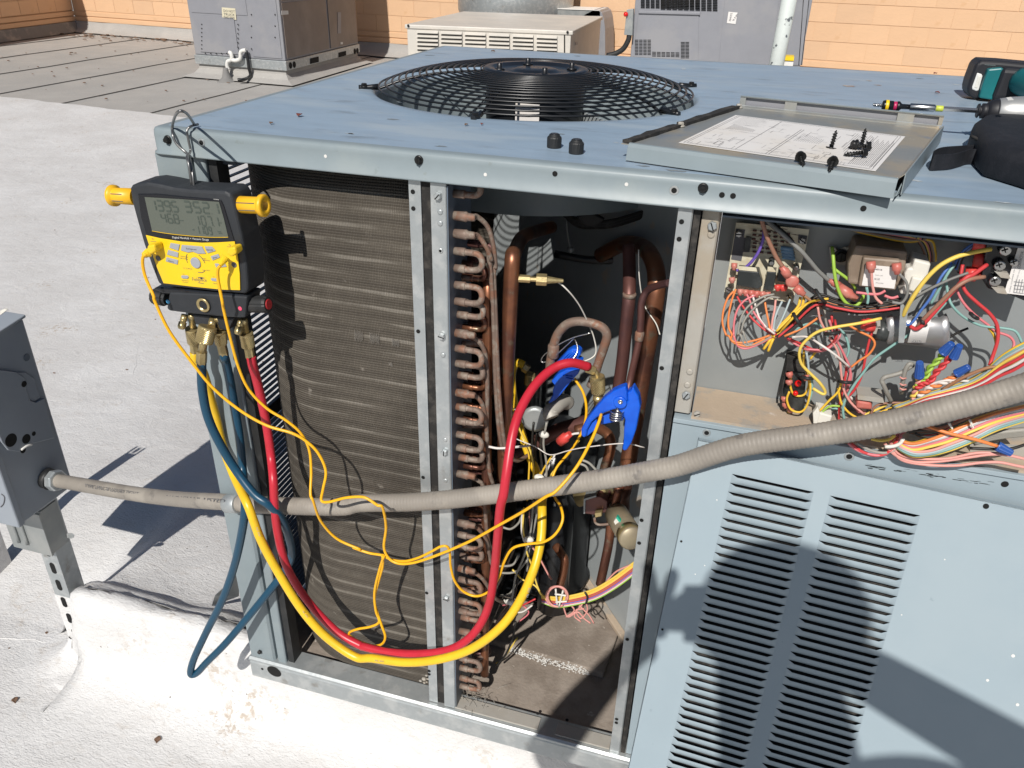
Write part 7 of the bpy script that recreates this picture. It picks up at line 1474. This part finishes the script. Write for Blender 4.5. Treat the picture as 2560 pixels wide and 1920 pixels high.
# right far unit
CYY = 6.6
uC = thing('rooftop_unit', 'tall grey rooftop unit at the back right with slotted grilles and a white pipe', 'rooftop unit', (.3, 7., -.2))
l0 = at('P', 1582, 70, CYY); r0 = at('P', 2016, 82, CYY)
obj('cabinet', MB().box((l0.x, CYY, -.05), (r0.x, CYY+1.2, 1.6)), unitgrey, uC, .008)
obj('base_rail', MB().box((l0.x-.01, CYY-.01, -.15), (r0.x+.01, CYY+1.21, -.052)), galv, uC)
F0 = Vector((0, -1, 0))
def cp3(k, x, y, off=.004): return at(k, x, y, CYY-off)
def cplate(name, k, q, th, m, off=.006): return obj(name, MB().prism([cp3(k, x, y, off) for x, y in q], (0, th, 0)), m, uC, .002)
cplate('access_panel', 'B', ((1835, 72), (2205, 80), (2200, 380), (1800, 380)), .004, unitgrey); cplate('access_panel', 'C', ((378, -40), (710, -40), (660, 400), (335, 400)), .004, unitgrey); cplate('access_panel', 'C', ((720, -40), (900, -40), (850, 400), (670, 400)), .003, unitgrey)
cplate('panel_rail', 'B', ((1836, 66), (2212, 76), (2212, 92), (1834, 82)), .02, unitgrey, .02)
mb = MB()
def slots(k, x0, y0, x1, y1, nx, ny, sk=0.):
    for i in range(nx):
        for j in range(ny):
            a, b = x0+(x1-x0)*i/nx, x0+(x1-x0)*(i+.82)/nx; c = y0+(y1-y0)*j/ny+sk*i; d = c+(y1-y0)/ny*.55
            mb.add([cp3(k, a, c, .0075), cp3(k, b, c+sk, .0075), cp3(k, b, d+sk, .0075), cp3(k, a, d, .0075)], [(0, 1, 2, 3)])
slots('B', 1848, -6, 2212, 52, 12, 6, .6); slots('C', -20, -20, 335, 62, 10, 8, 1)
slots('B', 1812, 244, 1915, 342, 4, 11); slots('B', 1918, 318, 2090, 350, 6, 4, .8); slots('B', 2094, 258, 2150, 362, 2, 12); slots('C', 108, 258, 158, 362, 2, 12)
obj('vent_slots', mb, hole, uC, kind='stuff', recalc=False)
cplate('data_sticker', 'C', ((396, 72), (452, 77), (440, 148), (386, 142)), .001, paper, .010)
for s, a_, b_ in (('SINGLE', (398, 130), (410, 80)), ('5W', (418, 128), (445, 85))): text(s, cp3('C', *a_, .0115), cp3('C', *b_, .0115), cp3('C', a_[0]+12, a_[1], .0115)-cp3('C', *a_, .0115), ink, uC)
obj('seam', MB().tube([cp3('C', 858, -20), cp3('C', 828, 400)], .004, 6), screwm, uC); obj('seam', MB().tube([cp3('C', 893, -20), cp3('C', 845, 400)], .004, 6), screwm, uC)
ds_ = cplate('service_switch', 'B', ((1762, 60), (1802, 54), (1796, 218), (1745, 214)), .06, discl, .09); 
obj('switch_lever', MB().ball(cp3('B', 1756, 88, .10), .02, 6), MATS['red_pilot'], uC)
obj('switch_whip', MB().tube([cp3('B', x, y, .06) for x, y in ((1778, 215), (1770, 250), (1740, 300), (1690, 330), (1640, 342))], .022, 8, 4), blackr, uC)
wp = thing('white_pipe', 'white paint-scuffed pipe standing in front of the back right unit', 'pipe', (.8, 6.2, RZ))
pa, pb = at('C', 775, -30, 6.2), at('C', 690, 400, 6.2); dpp = (pb-pa).normalized(); obj('pipe_shaft', MB().cyl(pa-dpp*.4, pb+dpp*.7, .058, 14), mat('scuffed_white', (.56, .60, .58), .6, c2=(.10, .11, .12), sc=11, lo=.59, hi=.63), wp)
tag(obj('yellow_topped_can', MB().prism([at('C', x, y, 6.25) for x, y in ((722, 372), (796, 376), (790, 415), (716, 415))], (0, .12, 0)), white, None), 'white box with yellow top between white pipe and cabinet, half hidden', 'box')
tag(obj('yellow_label_plate', MB().prism([at('C', x, y, 6.24) for x, y in ((730, 346), (800, 348), (797, 374), (722, 370))], (0, .13, 0)), yel, None), 'yellow label plate beside the foot of the white pipe', 'label plate')

# ------------------------------------------------------------------ small litter
def leaf(p, n, s, m, label, grp=None):
    n = Vector(n).normalized(); u = n.orthogonal().normalized(); w = n.cross(u); a = rnd.uniform(0, 6); u, w = u*math.cos(a)+w*math.sin(a), w*math.cos(a)-u*math.sin(a)
    R = []; s *= .72
    for i in range(7):
        t = i/6; h = math.sin(math.pi*t)*(.30+.14*rnd.random()); R.append([p+u*s*(t-.5)+w*s*h*v+n*(s*.16*abs(v)**2+.0012+s*.10*math.sin(t*3)) for v in (-1, -.5, 0, .5, 1)])
    o = obj('dry_leaf', MB().loft(R, False, False), m, None, recalc=False); md = o.modifiers.new('t', 'SOLIDIFY'); md.thickness = .0006
    return tag(o, label, 'dry leaf', grp)
redleaf = mat('red_dry_leaf', (.20, .055, .04), .7); brleaf = mat('brown_dry_leaf', (.16, .095, .06), .8)
leaf(at('A', 1840, 718, 1.0, 2), (0, 0, 1), .016, redleaf, 'curled red-brown leaf on the unit top left of the fan'); leaf(at('A', 1668, 765, 1.0, 2), (0, 0, 1), .010, brleaf, 'brown and white leaf scrap near the unit\'s front left corner')
leaf(at('B', 776, 775, 1.0, 2), (0, 0, 1), .010, brleaf, 'dark leaf scrap in front of the fan guard'); leaf(at('B', 872, 770, 1.0, 2), (0, 0, 1), .008, redleaf, 'tiny red-brown leaf scrap in front of the fan, right one'); leaf(at('C', 1678, 575, 1.0, 2), (0, 0, 1), .012, redleaf, 'small leaf standing on the top behind the driver bit'); leaf(at('C', 1665, 458, 1.0, 2), (0, 0, 1), .014, redleaf, 'red leaf scrap on the far edge of the unit top'); leaf(at('B', 940, 320, 1.0, 2), (0, 0, 1), .014, brleaf, 'brown leaf scrap near the far edge behind the fan')
leaf(at('I', 310, 640, RZ, 2), (0, 0, 1), .030, redleaf, 'dark red leaf on the white roof left of the post'); leaf(at('I', 1748, 1578, RZ, 2), (0, 0, 1), .026, mat('rust_leaf', (.26, .09, .05), .8), 'rust-red leaf at the bottom of the white roof'); leaf(at('I', 570, 292, RZ, 2), (0, 0, 1), .05, brleaf, 'long grey-brown leaf beside the box shadow')
leaf(at('I', 972, 1490, RZ, 2), (0, 0, 1), .024, brleaf, 'curled dark leaf at the bottom centre of the white roof'); leaf(at('I', 95, 1248, RZ, 2), (0, 0, 1), .024, brleaf, 'dark leaf at the far left of the white roof'); leaf(at('I', 1355, 1493, RZ, 2), (0, 0, 1), .020, brleaf, 'pale curled leaf right of the dark one at the bottom'); leaf(at('I', 1132, 510, -.15, 2), (0, 0, 1), .022, brleaf, 'dark leaf on the roof behind the curb'); leaf(at('I', 1248, 497, -.15, 2), (0, 0, 1), .016, brleaf, 'small dark leaf behind the curb, nearer the unit')
leaf(at('I', 288, 832, RZ, 2), (0, 0, 1), .012, brleaf, 'small dark leaf scrap left of the post foot'); leaf(at('I', 945, 400, RZ, 2), (0, 0, 1), .016, brleaf, 'small brown leaf on the roof beyond the curb'); leaf(at('A', 380, 212, RZ, 2), (0, 0, 1), .10, brleaf, 'dark leaf far off on the grey membrane'); leaf(at('A', 440, 328, RZ, 2), (0, 0, 1), .08, brleaf, 'leaf scrap in the middle of the grey membrane')
mb = MB()
for i in range(420):
    if i < 230: x, y = rnd.uniform(-1.9, 1.2), rnd.uniform(-.75, .05); s = rnd.uniform(.0008, .0030)
    elif i < 330: x, y = rnd.uniform(-3, -.3), rnd.uniform(.2, 3.4); s = rnd.uniform(.0012, .005)
    else: x, y = rnd.uniform(-9.5, -3), rnd.uniform(5.8, 10.5); s = rnd.uniform(.004, .016)
    zz = RZ+.003
    if y > -.2 and y < .4 and x > -.6: continue
    mb.ball((x, y, zz), s, 3, (rnd.uniform(.7, 2.2), rnd.uniform(.6, 1.4), .5))
obj('roof_litter', mb, brleaf, kind='stuff')
mb = MB()
for i in range(90):
    t = rnd.random(); mb.ball((-10.4+rnd.gauss(1.2, .8), 10.4+rnd.gauss(.05, .25), RZ+.01), rnd.uniform(.006, .03), 3, (rnd.uniform(.8, 2.5), 1, .4))
obj('corner_litter', mb, brleaf, kind='stuff')

# ------------------------------------------------------------------ the photographer (stands behind the camera; seen by shadow)
def person():
    t = thing('person', 'person in a cap holding up a phone, standing behind the camera, shadow on panel', 'person', (.9, -1.35, RZ))
    V = []; E_ = []; Rr = []
    def v(p, r): V.append(p); Rr.append(r); return len(V)-1
    def chain(root, pts):
        for p, r in pts:
            k = v(p, r); E_.append((root, k)); root = k
        return root
    pel = v((.90, -1.50, .74), (.15, .11))
    spn = chain(pel, [((.90, -1.48, .92), (.145, .11)), ((.895, -1.44, 1.08), (.14, .10)), ((.900, -1.40, 1.20), (.125, .09))])
    nk = chain(spn, [((.915, -1.33, 1.32), (.108, .07)), ((.892, -1.27, 1.39), (.096, .07))])
    hd = chain(nk, [((.865, -1.23, 1.45), (.078, .09)), ((.862, -1.22, 1.51), (.090, .10)), ((.862, -1.22, 1.56), (.070, .085))])
    # right arm
    sh = chain(spn, [((.985, -1.335, 1.36), (.066, .066)), ((1.065, -1.30, 1.375), (.062, .062)), ((1.20, -1.20, 1.245), (.046, .046)), ((1.335, -1.12, 1.205), (.042, .042)), ((1.17, -1.055, 1.235), (.044, .044)), ((.98, -.985, 1.255), (.036, .036)), ((.90, -.955, 1.262), (.034, .024))])
    # left arm
    sl2 = chain(spn, [((.765, -1.38, 1.20), (.058, .058)), ((.70, -1.35, 1.17), (.054, .054)), ((.60, -1.22, 1.05), (.044, .044)), ((.55, -1.10, .97), (.040, .040)), ((.595, -1.02, 1.035), (.038, .038)), ((.675, -.945, 1.145), (.026, .026)), ((.708, -.935, 1.195), (.034, .024))])
    for sgn in (-1, 1): chain(pel, [((.90+.09*sgn, -1.48, .66), (.095, .095)), ((.90+.11*sgn, -1.38, .28), (.065, .065)), ((.90+.12*sgn, -1.40, -.12), (.045, .045)), ((.90+.12*sgn, -1.38, -.185), (.045, .035)), ((.90+.13*sgn, -1.25, -.195), (.042, .025))])
    me = bpy.data.meshes.new('body'); me.from_pydata([Vector(p) for p in V], E_, []); me.update()
    ob = bpy.data.objects.new('body', me); COL.objects.link(ob)
    sk = ob.modifiers.new('skin', 'SKIN'); ob.modifiers.new('sub', 'SUBSURF').levels = 2; ob.modifiers['sub'].render_levels = 2; sk.use_smooth_shade = True
    if not me.skin_vertices: 
        bpy.context.view_layer.objects.active = ob; ob.select_set(True)
    for i, r in enumerate(Rr):
        me.skin_vertices[0].data[i].radius = r; me.skin_vertices[0].data[i].use_root = (i == 0)
    me.materials.append(shirt); ob.parent = t; ob.location = -Vector(t.location)
    def fingers(base, dirs, side):
        for d, L in dirs:
            b = Vector(base); d = Vector(d).normalized(); m1 = b+d*L*.45; m2 = b+d*L*.75+Vector((0, .002, 0)); m3 = b+d*L
            obj('finger', MB().tube([b-d*.02, b, m1, m2, m3], .0085, 8, 3, rs=lambda q: .0112-.0024*q if q < .93 else .006), skin, ob)
    fingers((.712, -.930, 1.215), (((-.28, .0, 1), .100), ((.12, .0, 1), .092), ((.55, .0, .9), .070), ((.8, .0, .6), .062), ((.9, .1, .05), .060)), -1)
    fingers((.875, -.948, 1.265), (((-.75, .0, .65), .075), ((-.95, .0, .35), .080), ((-1, .0, .1), .076), ((-1, .0, -.15), .062), ((-.3, .1, 1), .058)), 1)
    # cap with brim, ears, nose, face
    obj('cap', MB().lathe((.862, -1.225, 1.53), (0, .12, 1), [(-.03, .100), (0, .103), (.03, .101), (.06, .086), (.085, .05), (.092, .005)], 28), capm, ob)
    for s in (-1, 1): obj('ear', MB().ball((.862+s*.094, -1.225, 1.49), .024, 6, (.4, .7, 1.2)), skin, ob)
    obj('face', MB().ball((.864, -1.165, 1.465), .066, 9, (1.05, .75, 1.35)), skin, ob); obj('nose', MB().ball((.865, -1.112, 1.47), .016, 6, (.8, 1, 1.5)), skin, ob)
    for s in (-1, 1): obj('eye', MB().ball((.865+s*.030, -1.122, 1.492), .011, 6), white, ob)
    obj('mouth', MB().ball((.865, -1.118, 1.425), .022, 6, (1.2, .3, .3)), mat('lip', (.3, .1, .09), .6), ob)
    # phone
    ph = thing('phone', 'dark smartphone held up in front of the face behind the camera position', 'phone', tuple(CAM-FW*.012))
    c = CAM-FW*.008; c = c + RT*.085-UP*.02; R4 = [c+RT*a+UP*b for a, b in ((-.078, -.037), (.078, -.037), (.078, .037), (-.078, .037))]
    obj('phone_body', MB().prism(R4, -FW*.008), glossblack, ph, .003)
person()
